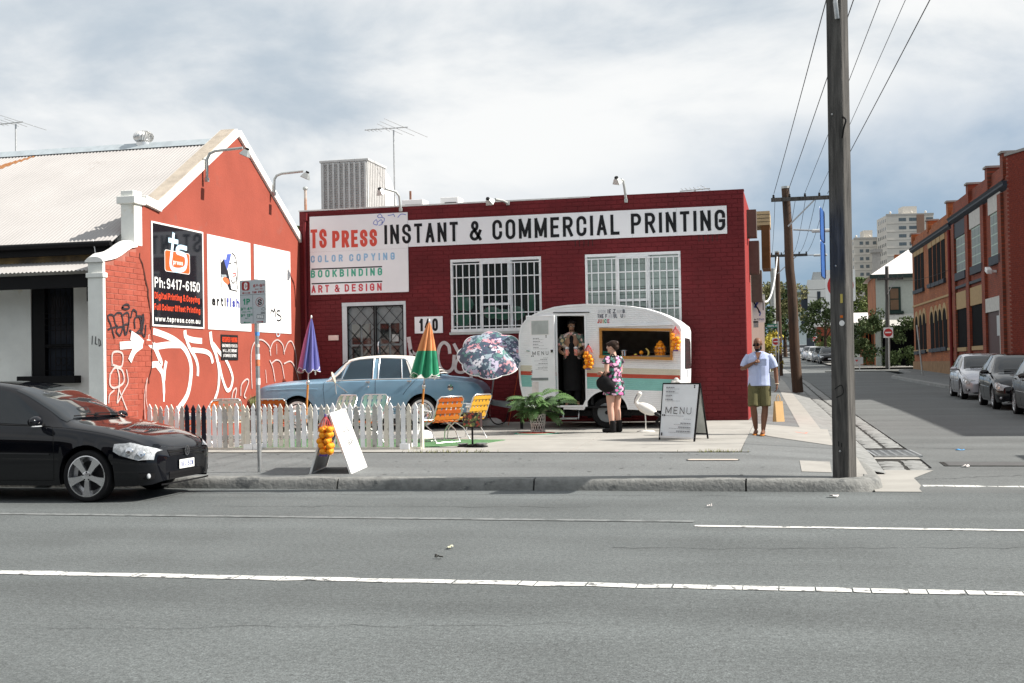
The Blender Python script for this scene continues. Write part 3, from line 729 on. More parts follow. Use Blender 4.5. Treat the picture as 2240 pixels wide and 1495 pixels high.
for a,b in((-9.78,-9.17),(-9.10,-8.49)):
 dxx=b-a
 for k in range(-1,8):
  for sgn in(1,-1):
   z0=.36+k*.36;z1=z0+dxx*1.1
   pa,pb=(a,z0),(b,z1)
   if sgn<0:pa,pb=(b,z0),(a,z1)
   t0=max(0,(.36-z0)/(z1-z0));t1=min(1,(2.95-z0)/(z1-z0))
   if t1<=t0:continue
   yy=FY+(.004 if sgn>0 else .016)
   part('grille_bar',MB().bar((lerp(pa[0],pb[0],t0),yy,lerp(pa[1],pb[1],t0)),(lerp(pa[0],pb[0],t1),yy,lerp(pa[1],pb[1],t1)),.010,.010,(0,1,0)),M['black'],dr,world=True)
fpl=lambda base:(lambda u,v,o:(u,base-o,v))
SB=thing('name_board','large white board reading TS PRESS with coloured lines of services below','sign',(-9.49,FY-.01,3.26))
SY=FY-.012-.018
for x0,x1,z0,z1 in((-10.66,-8.325,4.235,5.04),(-10.66,-8.325,3.26,4.232)):
 part('panel',MB().bx(x0,x1,SY,FY-.012,z0,z1),M['sign_white'],SB,world=True)
def word(s,base,top,x1,mt,parent,name='lettering',t=.06,y=None,**k):
 """base=(x,z) left of baseline, top=z of cap line, x1 = right end."""
 per=[];text(MB(),s,base[0],base[1],top-base[1],x1-base[0],t,fpl(y if y is not None else SY),.0015,per=per,**k)
 for m_ in per:part('letter',m_,mt,parent,world=True)
word('TS',(-10.644,4.316),(-10.637,4.749)[1],(-10.25,4.327)[0],mat('faded red letters',(.62,.085,.06),.5,var=.06),SB,t=.075)
word('PRESS',(-10.118,4.305),4.695,(-9.048,4.3)[0],MATS['faded red letters'],SB,t=.075)
word('COLOR',(-10.643,3.993),(-10.641,4.154)[1],(-9.871,3.99)[0],mat('pale blue letters',(.27,.47,.68),.5),SB,t=.034,space=2.2)
word('COPYING',(-9.717,3.988),(-10.641,4.154)[1],(-8.638,3.986)[0],MATS['pale blue letters'],SB,t=.034,space=2.2)
word('BOOKBINDING',(-10.648,3.648),(-10.646,3.821)[1],(-8.94,3.648)[0],mat('green letters',(.08,.40,.28),.5),SB,t=.036,space=1.8)
word('ART',(-10.637,3.305),(-10.64,3.477)[1],(-10.211,3.307)[0],mat('crimson letters',(.55,.07,.09),.5),SB,t=.034,space=1.8)
word('&',(-10.079,3.303),(-10.64,3.477)[1],(-9.958,3.299)[0],MATS['crimson letters'],SB,t=.030)
word('DESIGN',(-9.837,3.306),(-10.64,3.477)[1],(-8.957,3.309)[0],MATS['crimson letters'],SB,t=.034,space=1.8)
for z in(3.83,3.50):part('rule',MB().bx(-10.63,-8.94,SY-.003,SY,z,z+.028),M['letter_black'],SB,world=True)
tg=MB()
for st in([(-9.036,4.98),(-8.968,5.025),(-8.92,4.959),(-9.003,4.947),(-9.035,4.996)],[(-9.121,4.857),(-9.054,4.902),(-9.039,4.79),(-9.122,4.81),(-9.121,4.857)],[(-9.021,4.853),(-8.937,4.897),(-8.922,4.801),(-9.006,4.773)],[(-8.92,4.943),(-8.87,4.925),(-8.888,4.847),(-8.955,4.818)],[(-8.786,4.985),(-8.687,4.996),(-8.653,5.01),(-8.621,4.946)],[(-8.555,4.927),(-8.472,5.002),(-8.357,4.981)]):
 ribbon(tg,catmull(st,5),.018,fpl(SY),.003)
part('scribble',tg,mat('blue marker',(.22,.28,.6),.6),SB,world=True)
LB=thing('banner_board','long white banner board reading INSTANT & COMMERCIAL PRINTING in black capitals','sign',(-4.9,FY-.01,4.27))
bxs=[-8.32,-7.2,-5.75,-4.45,-3.3,-2.35,-1.3]
for a,b in zip(bxs,bxs[1:]):part('panel',MB().bx(a+.0015,b-.0015,SY+.004,FY-.012,4.265,4.855),M['sign_white'],LB,world=True)
for s,x0,x1 in(('INSTANT',842,1003),('&',1028.5,1054.5),('COMMERCIAL',1078.5,1356),('PRINTING',1381,1587)):
 pass
wb=dict(t=.066,y=SY-.0005)
zb_,zt_=4.338,4.775
word('INSTANT',((-8.875,4.313)[0],zb_),zt_,(-7.162,4.326)[0],M['letter_black'],LB,space=1.3,**wb)
word('&',((-6.901,4.315)[0],zb_),zt_,(-6.625,4.304)[0],M['letter_black'],LB,**wb)
word('COMMERCIAL',((-6.38,4.345)[0],zb_),zt_,(-3.571,4.298)[0],M['letter_black'],LB,space=1.3,**wb)
word('PRINTING',((-3.325,4.317)[0],zb_),zt_,(-1.336,4.311)[0],M['letter_black'],LB,space=1.3,**wb)
NB_=thing('number_plate_board','small white board with the street number 140 in black','sign',(-7.87,FY-.01,2.33))
part('panel',MB().bx(-8.2,-7.55,SY,FY-.012,2.325,2.695),M['sign_white'],NB_,bevel=.004,world=True)
word('140',(-8.09,2.37),2.65,-7.66,M['letter_black'],NB_,t=.055,space=1.2)
part('notice_plaque',MB().bx((-10.245,2.209)[0],(-10.003,2.204)[0],FY-.03,FY-.011,(-10.129,2.217)[1],(-10.127,2.331)[1]),mat('brass plaque',(.6,.5,.46),.3,.4),label='small pale metal plaque on the brick left of the grilled door',cat='plaque')
gf=MB()
for st,wd in(([(-8.349,2.226),(-8.322,2.056),(-8.296,1.844)],.09),([(-8.294,1.956),(-8.222,1.879),(-8.119,1.882),(-8.028,2.021)],.06),([(-7.402,1.882),(-7.428,2.037),(-7.544,2.109),(-7.648,1.985),(-7.676,1.733),(-7.597,1.521),(-7.453,1.463),(-7.335,1.559),(-7.301,1.81)],.075),([(-7.297,2.062),(-7.156,1.821),(-6.998,1.748),(-6.945,1.524),(-6.919,1.329)],.07),([(-6.994,2.013),(-7.127,1.835),(-7.26,1.669),(-7.264,1.488),(-7.119,1.444),(-7.001,1.581),(-6.968,1.832)],.06),([(-6.822,1.48),(-6.781,1.471)],.09),([(-6.628,1.394),(-6.588,1.388)],.09)):
 st=catmull(st,6)if len(st)>2 else st
 ribbon(gf,st,wd,fpl(FY-.0125),.0005*len(gf.f)%.003,caps=wd*.3)
part('graffiti',gf,mat('sprayed white',(.55,.5,.5),.7,var=.15,scale=8,spots=((.28,.06,.06),14,.62)),rb,world=True)
M['lamp_body']=mat('grey lamp metal',(.42,.44,.43),.45,.5,var=.1)
M['lamp_glass']=mat('lamp glass',(.25,.28,.27),.15,spec=.8)
def floodlight(label,base,path,head,rot,sc=1.0):
 t=thing('floodlight',label,'floodlight',base,group='wall floodlights on bent arms')
 part('arm',MB().tube([V(p)-V(base)for p in path],.028*sc,8),M['lamp_body'],t,smooth=50)
 b0=V(path[0])-V(base)
 part('bracket',MB().box(b0,(.07,.07,.08)),M['lamp_body'],t,bevel=.008)
 h=thing('head',None,None,V(head)-V(base),rot=rot);h.parent=t;h.scale=(.6,.6,.6)
 mbs=MB();mbs.add([(-.16,-.12,-.1),(.16,-.12,-.1),(.16,.12,-.1),(-.16,.12,-.1),(-.08,-.06,.1),(.08,-.06,.1),(.08,.06,.1),(-.08,.06,.1)],[(0,3,2,1),(4,5,6,7),(0,1,5,4),(1,2,6,5),(2,3,7,6),(3,0,4,7)])
 part('housing',mbs,M['lamp_body'],h,bevel=.012)
 part('glass',MB().bx(-.14,.14,-.1,.1,-.108,-.101),M['lamp_glass'],h)
 part('driver_box',MB().bx(-.05,.05,-.05,.05,.1,.17),M['plastic_black'],h,bevel=.008)
 return t
def yy(px):return px
floodlight('grey floodlight on a bent arm above the white TS PRESS board',(-8.48,FY-.02,5.1),[(-8.48,FY-.03,5.1),(-8.5,FY-.06,5.4),(-8.56,FY-.12,5.5),(-8.72,FY-.35,5.54)],(-8.80,FY-.46,5.46),(radians(28),0,radians(-28)))
floodlight('white floodlight lying low on the parapet above the ampersand',(-6.02,FY-.02,5.13),[(-6.02,FY-.03,5.13),(-6.1,FY-.2,5.17),(-6.2,FY-.45,5.17)],(-6.32,FY-.5,5.13),(radians(55),0,radians(-20)))
floodlight('grey floodlight on a short upright post above the word PRINTING',(-3.42,FY-.02,5.06),[(-3.42,FY-.03,5.06),(-3.44,FY-.06,5.3),(-3.46,FY-.12,5.48),(-3.5,FY-.16,5.5)],(-3.58,FY-.2,5.47),(radians(35),radians(12),radians(-30)))
cl=thing('evaporative_cooler','big pale louvred cooler box on the workshop roof beside the antenna mast','cooler',(-10.9,29.4,4.74))
cm_=mat('cooler plastic',(.52,.52,.51),.6,var=.08);clv=mat('cooler louvre',(.40,.39,.38),.65)
ax0,ax1=(-11.634,6.907)[0],(-10.375,6.837)[0];az0,az1=4.70,(-10.374,6.883)[1]
part('body',MB().bx(ax0,ax1,29.03,30.4,az0,az1-.06),cm_,cl,world=True)
part('lid',MB().bx(ax0-.03,ax1+.03,29.0,30.43,az1-.06,az1),cm_,cl,bevel=.01,world=True)
for i in range(9):
 xx=lerp(ax0+.06,ax1-.06,i/8);part('rib',MB().bx(xx-.025,xx+.025,28.995,29.03,az0,az1-.08),cm_,cl,world=True)
sl=MB().bx(0,1,-.012,.012,-.009,.009).mesh('louvre_blade',clv)
for i in range(34):
 o=link('louvre_blade',sl,cl,(ax0+.05+10.9,29.012-29.4,lerp(az0+.05,az1-.12,i/33)-4.74),(radians(30),0,0));o.scale=(ax1-ax0-.1,1,1)
for i in range(10):part('side_rib',MB().bx(ax1,ax1+.015,29.1+i*.13,29.16+i*.13,az0,az1-.08),clv,cl,world=True)
prof=[(30.4,az0),(30.4,az1-.1)]+[(30.4+1.3*sin(radians(a)),az0+(az1-.1-az0)*cos(radians(a)))for a in range(10,91,10)]
part('duct',MB().prism(prof,'x',ax0+.2,ax1-.02),cm_,cl,world=True)
def acbox(label,x0,x1,z1,y,fan):
 t=thing('air_conditioner',label,'air conditioner',((x0+x1)/2,y,4.74))
 part('case',MB().bx(x0,x1,y,y+.5,4.74,z1),M['plastic_white'],t,bevel=.012,world=True)
 part('grille',MB().bx(lerp(x0,x1,.15 if not fan else .25),lerp(x0,x1,.9),y-.006,y-.001,lerp(4.74,z1,.2),lerp(4.74,z1,.88)),M['dark']if fan else cm_,t,world=True)
 return t
acbox('white ribbed unit on the roof right of the cooler',(-9.31,5.679)[0],(-8.77,5.653)[0],(-9.062,5.701)[1],28.5,False)
acbox('small dark-grilled air conditioner on the roof between the two floodlights',(-8.473,5.703)[0],(-8.013,5.681)[0],(-8.271,5.785)[1],29,True)
fl=thing('flue_pipe','thin rusty flue pipe standing on the roof right of the cooler','flue',((-9.565,5.885)[0],30,4.74))
rusty=mat('rusty iron',(.16,.06,.035),.85,col2=(.28,.17,.12),scale=9)
part('pipe',MB().tube([(0,0,0),(0,0,.85)],.06,10),rusty,fl,smooth=40);part('cap',MB().tube([(0,0,.86),(0,0,1.5-.1)],.03,8),rusty,fl,smooth=40)
fl=thing('vent_pipe','slim rust-streaked vent pipe in the corner between the gable and the red wall','pipe',(-10.93,26.3,4.0))
part('pipe',MB().tube([(0,0,0),(0,0,1.72)],.035,8),mat('streaked pipe',(.5,.46,.42),.7,col2=(.35,.17,.1),scale=4),fl,smooth=40);part('cowl',MB().ball((0,0,1.76),(.06,.06,.05)),M['lamp_body'],fl,smooth=60)
def antenna(label,loc,h,boom,tilt,rods,rz=0):
 t=thing('roof_antenna',label,'antenna',loc,rz)
 if h:part('mast',MB().tube([(0,0,0),(0,0,h)],.02,6),M['steel'],t)
 part('boom',MB().tube([(boom[0],0,h-tilt*boom[0]),(boom[1],0,h+.03+tilt*boom[1])],.014,6),M['steel'],t)
 for x,l,dy_ in rods:
  part('element',MB().tube([(x-l*dy_,-l,h+.03+l*.18),(x+l*dy_,l,h+.03-l*.18)],.006,5),M['steel'],t)
 return t
mx0=(-9.827,6.184)[0]
antenna('tall TV antenna on a mast behind the TS PRESS board',(mx0,29.5,4.74),(-9.803,7.648)[1]-4.74,(-.78,.38),.06,[(-.7,.08,.3),(-.6,.1,.3),(-.5,.1,.3),(-.4,.12,.3),(-.2,.15,.3),(-.1,.4,.5),(.1,.55,.5),(.34,.7,.5)])
antenna('low flat antenna lying just above the parapet near the right corner',((-2.153,5.59)[0],28.5,4.74),(-2.153,5.59)[1]-4.74,(-.35,.35),-.04,[(-.3,.06,.3),(-.2,.08,.3),(-.1,.08,.3),(0,.1,.3),(.12,.12,.4),(.25,.2,.5)])
sb=thing('projecting_gutter_box','brown and beige timber box fixed high on the side wall round the corner','wall box',(-.8,31,4))
part('upper_box',MB().bx(-.95,-.50,31,32.2,4.98,5.33),mat('beige sheet',(.45,.34,.2),.7),sb,world=True)
for i in range(3):part('seam',MB().bx(-.955,-.495,30.99,31.0,5.06+i*.09,5.068+i*.09),M['grime'],sb,world=True)
part('lower_board',MB().bx(-.72,-.52,31.02,32.2,3.9,4.98),mat('brown timber',(.13,.055,.02),.7),sb,world=True)
for k,(z0,z1,y0)in enumerate(((4.35,4.95,27.5),(3.6,4.35,28.5),(3.0,3.75,29.6))):part('pipe_box',MB().bx(-.95,-.74+k*.02,y0,y0+.5,z0,z1),mat('weathered timber',(.12,.1,.085),.8),sb,world=True)
# ================================================================ WHITE COTTAGE WITH THE ORANGE GABLE WALL
OX=-10.92
M['orange']=mat('orange render',(0.29,0.067,0.044),0.8,var=0.10,scale=1.2,bump=0.25,bscale=30,spots=((0.275,0.076,0.054),1.7,0.6))
M['orange_brick']=mat('orange painted brick',(0.32,0.076,0.05),0.75,var=0.14,scale=6,bump=0.4,bscale=50)
M['orange_joint']=mat('orange joints',(0.33,0.12,0.09),0.85,var=0.2,scale=8)
M['cottage_white']=mat('cottage white render',(0.80,0.81,0.77),0.75,var=0.07,scale=2.2,bump=0.15,bscale=40,spots=((0.70,0.66,0.56),1.3,0.63))
M['coping_white']=mat('coping white',(0.80,0.79,0.76),0.7,var=0.06,scale=5,bump=0.3,bscale=20)
M['coping_top']=mat('bare coping top',(0.40,0.35,0.29),0.9,var=0.15,scale=5,bump=0.4,bscale=30)
M['tin']=mat('pale corrugated tin',(0.375,0.362,0.354),0.55,var=0.08,scale=0.7,spots=((0.34,0.322,0.31),1.5,0.62))
M['rust']=mat('rust',(0.22,0.085,0.03),0.9,col2=(0.33,0.17,0.08),scale=20)
ct=thing('cottage','white cottage with pale tin roof and bright orange gable side wall','house',(-14,20,.2))
def yzprism(name,poly,x0,x1,m,parent=ct,**k):return part(name,MB().prism(poly,'x',x0,x1),m,parent,world=True,**k)
yzprism('gable_wall',[(18.8,.1),(26.0,.1),(26.0,4.40),(22.76,6.33),(19.63,4.40),(18.8,4.47)],OX-.28,OX,M['orange'])
for nm,a,b in(('coping',(19.55,4.40),(22.76,6.33)),('coping',(22.76,6.33),(26.02,4.39)),('coping',(19.06,4.475),(19.60,4.405))):
 d=V((b[0]-a[0],b[1]-a[1])).normalized();n=V((-d.y,d.x));th=.16
 yzprism(nm,[a,b,(b[0]+n.x*th,b[1]+n.y*th),(a[0]+n.x*th,a[1]+n.y*th)],OX-.3-.002*len(nm+str(a)),OX+.05+.002*(d.y<-.3)+.004*(abs(d.y)<.3),M['coping_white'],bevel=.01)
 if nm=='coping' and d.y>.3:
  yzprism('coping_top',[(a[0]+n.x*th+.02,a[1]+n.y*th+.03),(b[0]+n.x*th-.05,b[1]+n.y*th-.02),(b[0]+n.x*(th+.012)-.05,b[1]+n.y*(th+.012)-.02),(a[0]+n.x*(th+.012)+.02,a[1]+n.y*(th+.012)+.03)],OX-.29,OX+.01,M['coping_top'])
part('pier',MB().bx(OX-.25,OX+.004,18.74,19.0,3.74,4.45),M['cottage_white'],ct,bevel=.008,world=True)
part('pier_cap',MB().bx(OX-.30,OX+.05,18.68,19.05,4.45,4.58).bx(OX-.24,OX,18.72,19.0,4.58,4.68),M['cottage_white'],ct,bevel=.012,world=True)
sw=[(17.83,3.40),(17.95,3.42),(18.12,3.46),(18.3,3.53),(18.48,3.62),(18.62,3.68),(18.8,3.71)]
yzprism('wing_wall',[(17.83,.1),(18.8,.1)]+sw[::-1],OX-.27,OX-.001,M['orange_joint'])
cp=MB()
rows=[]
for y,z in[(17.72,3.37)]+sw:
 rows.append([(OX-.14+.17*cos(radians(a)),y,z+(.13 if y>17.8 else .09)*sin(radians(a)))for a in range(0,181,20)])
cp.grid(rows);cp.add(rows[0],[tuple(range(10))])
part('wing_coping',cp,M['coping_white'],ct,smooth=60,world=True)
part('wing_pillar',MB().bx(OX-.28,OX+.002,17.76,17.832,.1,3.12).bx(OX-.30,OX+.02,17.73,17.87,3.12,3.20).bx(OX-.275,OX+.0,17.76,17.832,3.2,3.40),M['cottage_white'],ct,bevel=.01,world=True)
wb_me=MB().add([(0,-.5,-.5),(0,.5,-.5),(0,.5,.5),(0,-.5,.5),(1,-.48,-.45),(1,.48,-.45),(1,.48,.45),(1,-.48,.45)],[(4,5,6,7),(0,1,5,4),(1,2,6,5),(2,3,7,6),(3,0,4,7)]).mesh('brick',M['orange_brick'])
edge=lambda z:interp(z,[.1,1.0,1.6,2.0,2.6,3.0,3.6],[18.55,18.9,19.22,19.26,19.2,19.12,18.86])
def swz(y):return interp(y,[p[0]for p in sw],[p[1]for p in sw])-.06
z=.16;r_=0
while z<3.6:
 y=17.84-(.12 if r_%2 else 0)
 while y<19.3:
  a,b=max(y,17.838),min(y+.243,edge(z)+random.uniform(-.06,.06))
  if b-a>.05 and(z+.09<swz((a+b)/2)or a>18.8):
   o=link('brick',wb_me,ct,(OX-.0005+14,(a+b)/2-20,z+.0467-.2),(0,0,random.gauss(0,.004)));o.scale=(.0055+random.uniform(-.002,.003),b-a-.010,.084)
  y+=.243
 z+=.0935;r_+=1
xpl=lambda base:(lambda u,v,o:(base+o,u,v))
ck=MB()
cpts=[(edge(z_)+random.gauss(0,.02)+.03,z_)for z_ in[3.62-i*.09 for i in range(34)]]
ribbon(ck,cpts[:15],[random.uniform(.02,.05)for _ in range(15)],xpl(OX),.0125)
ribbon(ck,cpts[14:26],[random.uniform(.012,.03)for _ in range(12)],xpl(OX),.0135)
part('crack',ck,mat('crack',(.06,.025,.02),.95),ct,world=True)
part('front_wall',MB().bx(-21,-12.97,18.8,19.05,.1,3.95).bx(-12.13,OX-.28,18.8,19.05,.1,3.95).bx(-12.97,-12.13,18.8,19.05,.1,1.46).bx(-12.97,-12.13,18.8,19.05,3.2,3.95),M['cottage_white'],ct,world=True)
wn_=part('window',MB().bx(-12.97,-12.72,18.82,19.0,1.46,3.2).bx(-12.16,-12.13,18.82,19.0,1.46,3.2).bx(-12.72,-12.16,18.84,19.0,3.1,3.2).bx(-12.72,-12.16,18.84,19.0,2.02,2.08),M['black'],ct,world=True)
part('pane',MB().bx(-12.72,-12.16,18.93,18.94,1.46,2.02),mat('cottage glass',(.03,.035,.045),.05,spec=.9,var=0),wn_,world=True)
part('pane',MB().bx(-12.72,-12.16,18.93,18.94,2.08,3.1),MATS['cottage glass'],wn_,world=True)
part('sill',MB().bx(-13.14,-12.0,18.62,18.9,1.40,1.53),M['black'],wn_,bevel=.01,world=True)
def gtube(pts,r=.008):part('grille_bar',MB().tube([(x,18.80,z)for x,z in pts],r,5),M['black'],wn_,world=True)
for i in range(6):gtube([(-12.70+i*.105,1.5),(-12.70+i*.105,3.1)])
for z in(1.62,2.05,2.32,2.62):gtube([(-12.72,z),(-12.16,z)])
for i in range(5):
 x=-12.655+i*.107
 for z in(2.47,1.78 if i>1 else 2.47+.001):gtube(arc(x,z,.048,.07,0,360,14),.007)
 gtube([(x-.05,2.62),(x+.05,3.0)],.005);gtube([(x+.05,2.62),(x-.05,3.0)],.005)
part('eave_fascia',MB().bx(-21,OX-.28,18.60,18.68,3.60,3.83),M['black'],ct,world=True)
part('soffit_wall',MB().bx(-21,OX-.28,18.765,18.797,3.4,3.62),mat('stained ochre render',(.32,.22,.1),.9,col2=(.06,.055,.05),scale=2.5),ct,world=True)
part('verandah_beam',MB().bx(-21,OX-.285,17.86,17.94,2.98,3.2),M['black'],ct,world=True)
part('downpipe',MB().bx(OX-.42,OX-.33,17.95,18.05,2.75,3.0),M['black'],ct,world=True)
def corrugate(name,x0,x1,y0,z0,y1,z1,m,parent,t0=lambda x:0,t1=lambda x:1,lift=0,pitch=.076):
 n=int((x1-x0)/pitch*4);mbs=MB();d=V((y1-y0,z1-z0)).normalized();nn=V((-d.y,d.x));cols=[]
 for i in range(n+1):
  x=lerp(x0,x1,i/n);w_=.011*cos(2*pi*x/pitch)+lift;a,b=t0(x),t1(x)
  cols.append([(x,lerp(y0,y1,t)+nn.x*w_,lerp(z0,z1,t)+nn.y*w_)for t in(a,lerp(a,b,.5),b)])
 return part(name,mbs.grid(cols),m,parent,smooth=80,world=True)
rf=corrugate('roof',-21,OX-.27,18.52,3.80,22.70,6.25,M['tin'],ct)
corrugate('roof_back',-21,OX-.27,22.70,6.25,26.1,4.25,M['tin'],ct)
part('ridge_cap',MB().prism([(22.5,6.16),(22.7,6.31),(22.9,6.16),(22.7,6.26)],'x',-21,OX-.3),mat('grey ridge',(.42,.47,.5),.5,.3),rf,world=True)
def rustt(x,k):return interp(x,[-14.5,-14.1,-13.6,-13.2,-12.9],[.62,.62,.72,.80,.86])+k
rs_=random.Random(4)
corrugate('rust_patch',-16.6,-15.35,18.52,3.80,22.70,6.25,M['rust'],rf,lambda x:interp(x,[-16.6,-15.9,-15.35],[.66,.80,.955])-abs(rs_.gauss(0,.008)),lambda x:interp(x,[-16.6,-16.2,-15.9,-15.6,-15.35],[.74,.80,.86,.925,.96])+abs(rs_.gauss(0,.008)),.004)
corrugate('rust_patch',-15.2,-15.0,18.52,3.80,22.70,6.25,M['rust'],rf,lambda x:.965,lambda x:.978+rs_.gauss(0,.004),.004)
corrugate('verandah_roof',-21,OX-.28,17.74,3.245,18.76,3.50,M['tin'],ct)
part('gutter',MB().tube([(-21,18.5,3.76),(OX-.3,18.5,3.76)],.05,8),M['black'],ct,smooth=60,world=True)
cb=MB().tube([(-11.55,18.5,3.83),(-11.5,18.48,3.6),(-11.44,18.5,3.4)],.008,5)
part('cable',cb,M['plastic_white'],ct,world=True)
tv=thing('turbine_vent','round ribbed metal turbine vent on the ridge of the tin roof','roof vent',(-13.02,22.75,6.22))
vm_=mat('bright vent metal',(.7,.7,.69),.3,.7)
part('neck',MB().lathe([(.15,0),(.15,.1)],16),vm_,tv,smooth=40)
for i in range(20):
 a=2*pi*i/20;rows=[]
 for j in range(7):
  e=-1.1+2.4*j/6;rr=.2*cos(e*.95)+.01
  rows.append([(rr*cos(a+.25*j/6),rr*sin(a+.25*j/6),.22+.13*sin(e)),((rr-.035)*cos(a+.25*j/6+.26),(rr-.035)*sin(a+.25*j/6+.26),.22+.13*sin(e))])
 part('vane',MB().grid(rows),vm_,tv,smooth=60)
part('crown_cap',MB().lathe([(.1,.335),(.05,.355),(.001,.36)],16),vm_,tv,smooth=60)
antenna('TV antenna on a thin mast above the cottage tin roof',(-16.05,22.8,6.15),.76,(-.55,.17),.03,[(-.5,.1,.3),(-.4,.12,.3),(-.3,.12,.3),(-.15,.2,.4),(.0,.25,.4),(.15,.5,.5)])
floodlight('floodlight on a long bent arm at the front slope of the orange gable',(OX,21.26,5.2),[(OX+.08,21.26,5.22),(OX+.09,21.26,5.62),(OX+.14,21.27,5.72),(OX+.25,21.28,5.765),(OX+.8,21.32,5.80)],(OX+.86,21.32,5.70),(0,radians(25),0))
floodlight('floodlight on a long bent arm at the back slope of the orange gable',(OX,24.35,5.35),[(OX+.08,24.35,5.37),(OX+.09,24.35,5.68),(OX+.14,24.36,5.76),(OX+.25,24.37,5.80),(OX+.74,24.4,5.83)],(OX+.8,24.4,5.73),(0,radians(25),0))
BX0=OX+.014
def board(name,label,y0,y1,z0,z1,m,rim=None):
 t=thing(name,label,'sign',(OX,(y0+y1)/2,z0))
 if rim:part('rim',MB().bx(OX+.002,BX0+.006,y0,y1,z0,z0+.03).bx(OX+.002,BX0+.006,y0,y1,z1-.03,z1).bx(OX+.002,BX0+.006,y0,y0+.04,z0+.03,z1-.03).bx(OX+.002,BX0+.006,y1-.04,y1,z0+.03,z1-.03),rim,t,world=True)
 e=.04 if rim else 0;f=.03 if rim else 0
 part('panel',MB().bx(OX+.002,BX0,y0+e,y1-e,z0+f,z1-f),m,t,world=True)
 return t
def wtext(t,s,y0,y1,z0,z1,m,tk,off=.0025,**k):
 mbs=MB();text(mbs,s,y0,z0,z1-z0,y1-y0,tk,xpl(BX0),off,**k)
 return part('lettering',mbs,m,t,world=True)
b1=board('black_sign_board','glossy black board with an orange ts press logo and phone number on the orange wall',19.28,21.2,2.37,4.215,mat('glossy black board',(.012,.014,.018),.045,var=.1,spec=.9),M['white'])
mo=mat('logo orange',(.75,.10,.02),.35,var=.04);mlb=mat('logo pale blue',(.45,.68,.85),.35,var=.03)
def rrect(y0,y1,z0,z1,r):return arc(y1-r,z1-r,r,r,0,90,5)+arc(y0+r,z1-r,r,r,90,180,5)+arc(y0+r,z0+r,r,r,180,270,5)+arc(y1-r,z0+r,r,r,270,360,5)
def flat(name,poly,m,t,off):return part(name,MB().add([(BX0+off,y,z)for y,z in poly],[tuple(range(len(poly)))]),m,t,world=True)
flat('logo_rim',rrect(19.735,20.665,3.365,3.755,.055),M['letter_white'],b1,.002)
flat('logo_block',rrect(19.75,20.65,3.375,3.745,.05),mo,b1,.003)
ts_=catmull([(20.061,4.061),(20.033,3.906),(19.981,3.689),(19.945,3.509),(20.021,3.426),(20.237,3.415),(20.458,3.468),(20.524,3.591),(20.482,3.705),(20.299,3.734),(20.183,3.751),(20.199,3.812),(20.32,3.848),(20.53,3.842)],6)
tsc=[(19.895,3.936),(20.202,3.93)]
for wd,m_,of in((.088,mlb,.005),(.056,M['letter_white'],.007)):
 q=MB();ribbon(q,ts_,wd,xpl(BX0),of,caps=wd*.3);ribbon(q,tsc,wd,xpl(BX0),of+.0006,caps=wd*.3);part('logo_stroke',q,m_,b1,world=True)
wtext(b1,'press',20.03,20.38,3.51,3.60,M['letter_white'],.016,.009)
mo2=mat('orange red letters',(.72,.07,.025),.4,var=.04)
wtext(b1,'Ph:',19.375,19.73,3.055,3.24,M['letter_white'],.030);wtext(b1,'9417-6150',19.80,21.04,3.055,3.24,M['letter_white'],.030)
for s,a,b in(('Digital',19.37,19.81),('Printing',19.85,20.34),('&',20.39,20.48),('Copying',20.52,21.03)):wtext(b1,s,a,b,2.857,2.975,mo2,.019)
for s,a,b in(('Full',19.36,19.57),('Colour',19.62,20.04),('Offset',20.085,20.475),('Printing',20.53,21.045)):wtext(b1,s,a,b,2.657,2.77,mo2,.019)
wtext(b1,'www.tspress.com.au',19.38,21.04,2.46,2.555,M['letter_white'],.017)
bw=mat('white wall board',(.80,.80,.79),.45,var=.02)
b2=board('artifish_board','white board with artifish lettering and a blue-haired face on the orange wall',21.37,23.27,2.37,4.2,bw)
wtext(b2,'arti',21.53,22.11,2.833,3.02,M['letter_black'],.045);nav=mat('navy letters',(.05,.06,.28),.45,var=.04);wtext(b2,'fish',22.15,22.72,2.833,3.02,nav,.045)
def fp_(pts,m,off=.003):return flat('print_shape',pts,m,b2,off)
L3=lambda*p:[(21.91+a*.76,3.92-b*.75)for a,b in p]
fp_(L3((.05,.3),(.2,.18),(.42,.5),(.55,.8),(.62,1),(.5,1),(.3,.78),(.12,.62),(.02,.6)),mat('print black',(.02,.02,.025),.5))
fp_(L3((.38,.05),(.62,.02),(.55,.18),(.45,.36),(.36,.48),(.25,.32),(.18,.2),(.32,.2)),mat('print blue',(.08,.12,.42),.5),.004)
fp_(L3((.08,.72),(.22,.66),(.42,.7),(.5,.8),(.4,.86),(.2,.8)),mat('print coral',(.7,.15,.06),.5),.004)
fp_(L3((.02,.62),(.3,.6),(.36,.66),(.05,.68)),mat('print grey',(.3,.34,.36),.5),.004)
for st in(((.66,.0),(.85,.08),(.95,.3),(.97,.55),(.93,.8)),((.5,.3),(.56,.27),(.62,.3)),((.78,.24),(.84,.22),(.88,.26)),((.7,.55),(.84,.53),(.88,.57),(.72,.62)),((.58,.7),(.7,.8),(.86,.72)),((.02,.2),(.02,.95)),((.55,.98),(.95,1)),((.9,.6),(.97,.95))):
 q=MB();ribbon(q,catmull(L3(*st),4),.022,xpl(BX0),.0055);part('print_line',q,MATS['print red']if 'print red' in MATS and st[0]==(.7,.55)else mat('print red',(.6,.05,.04),.5)if st[0]==(.7,.55)else MATS['print black'],b2,world=True)
b3=board('blank_board','blank white board with a small black marker tag beside the corner of the orange wall',23.45,25.32,2.37,4.2,bw)
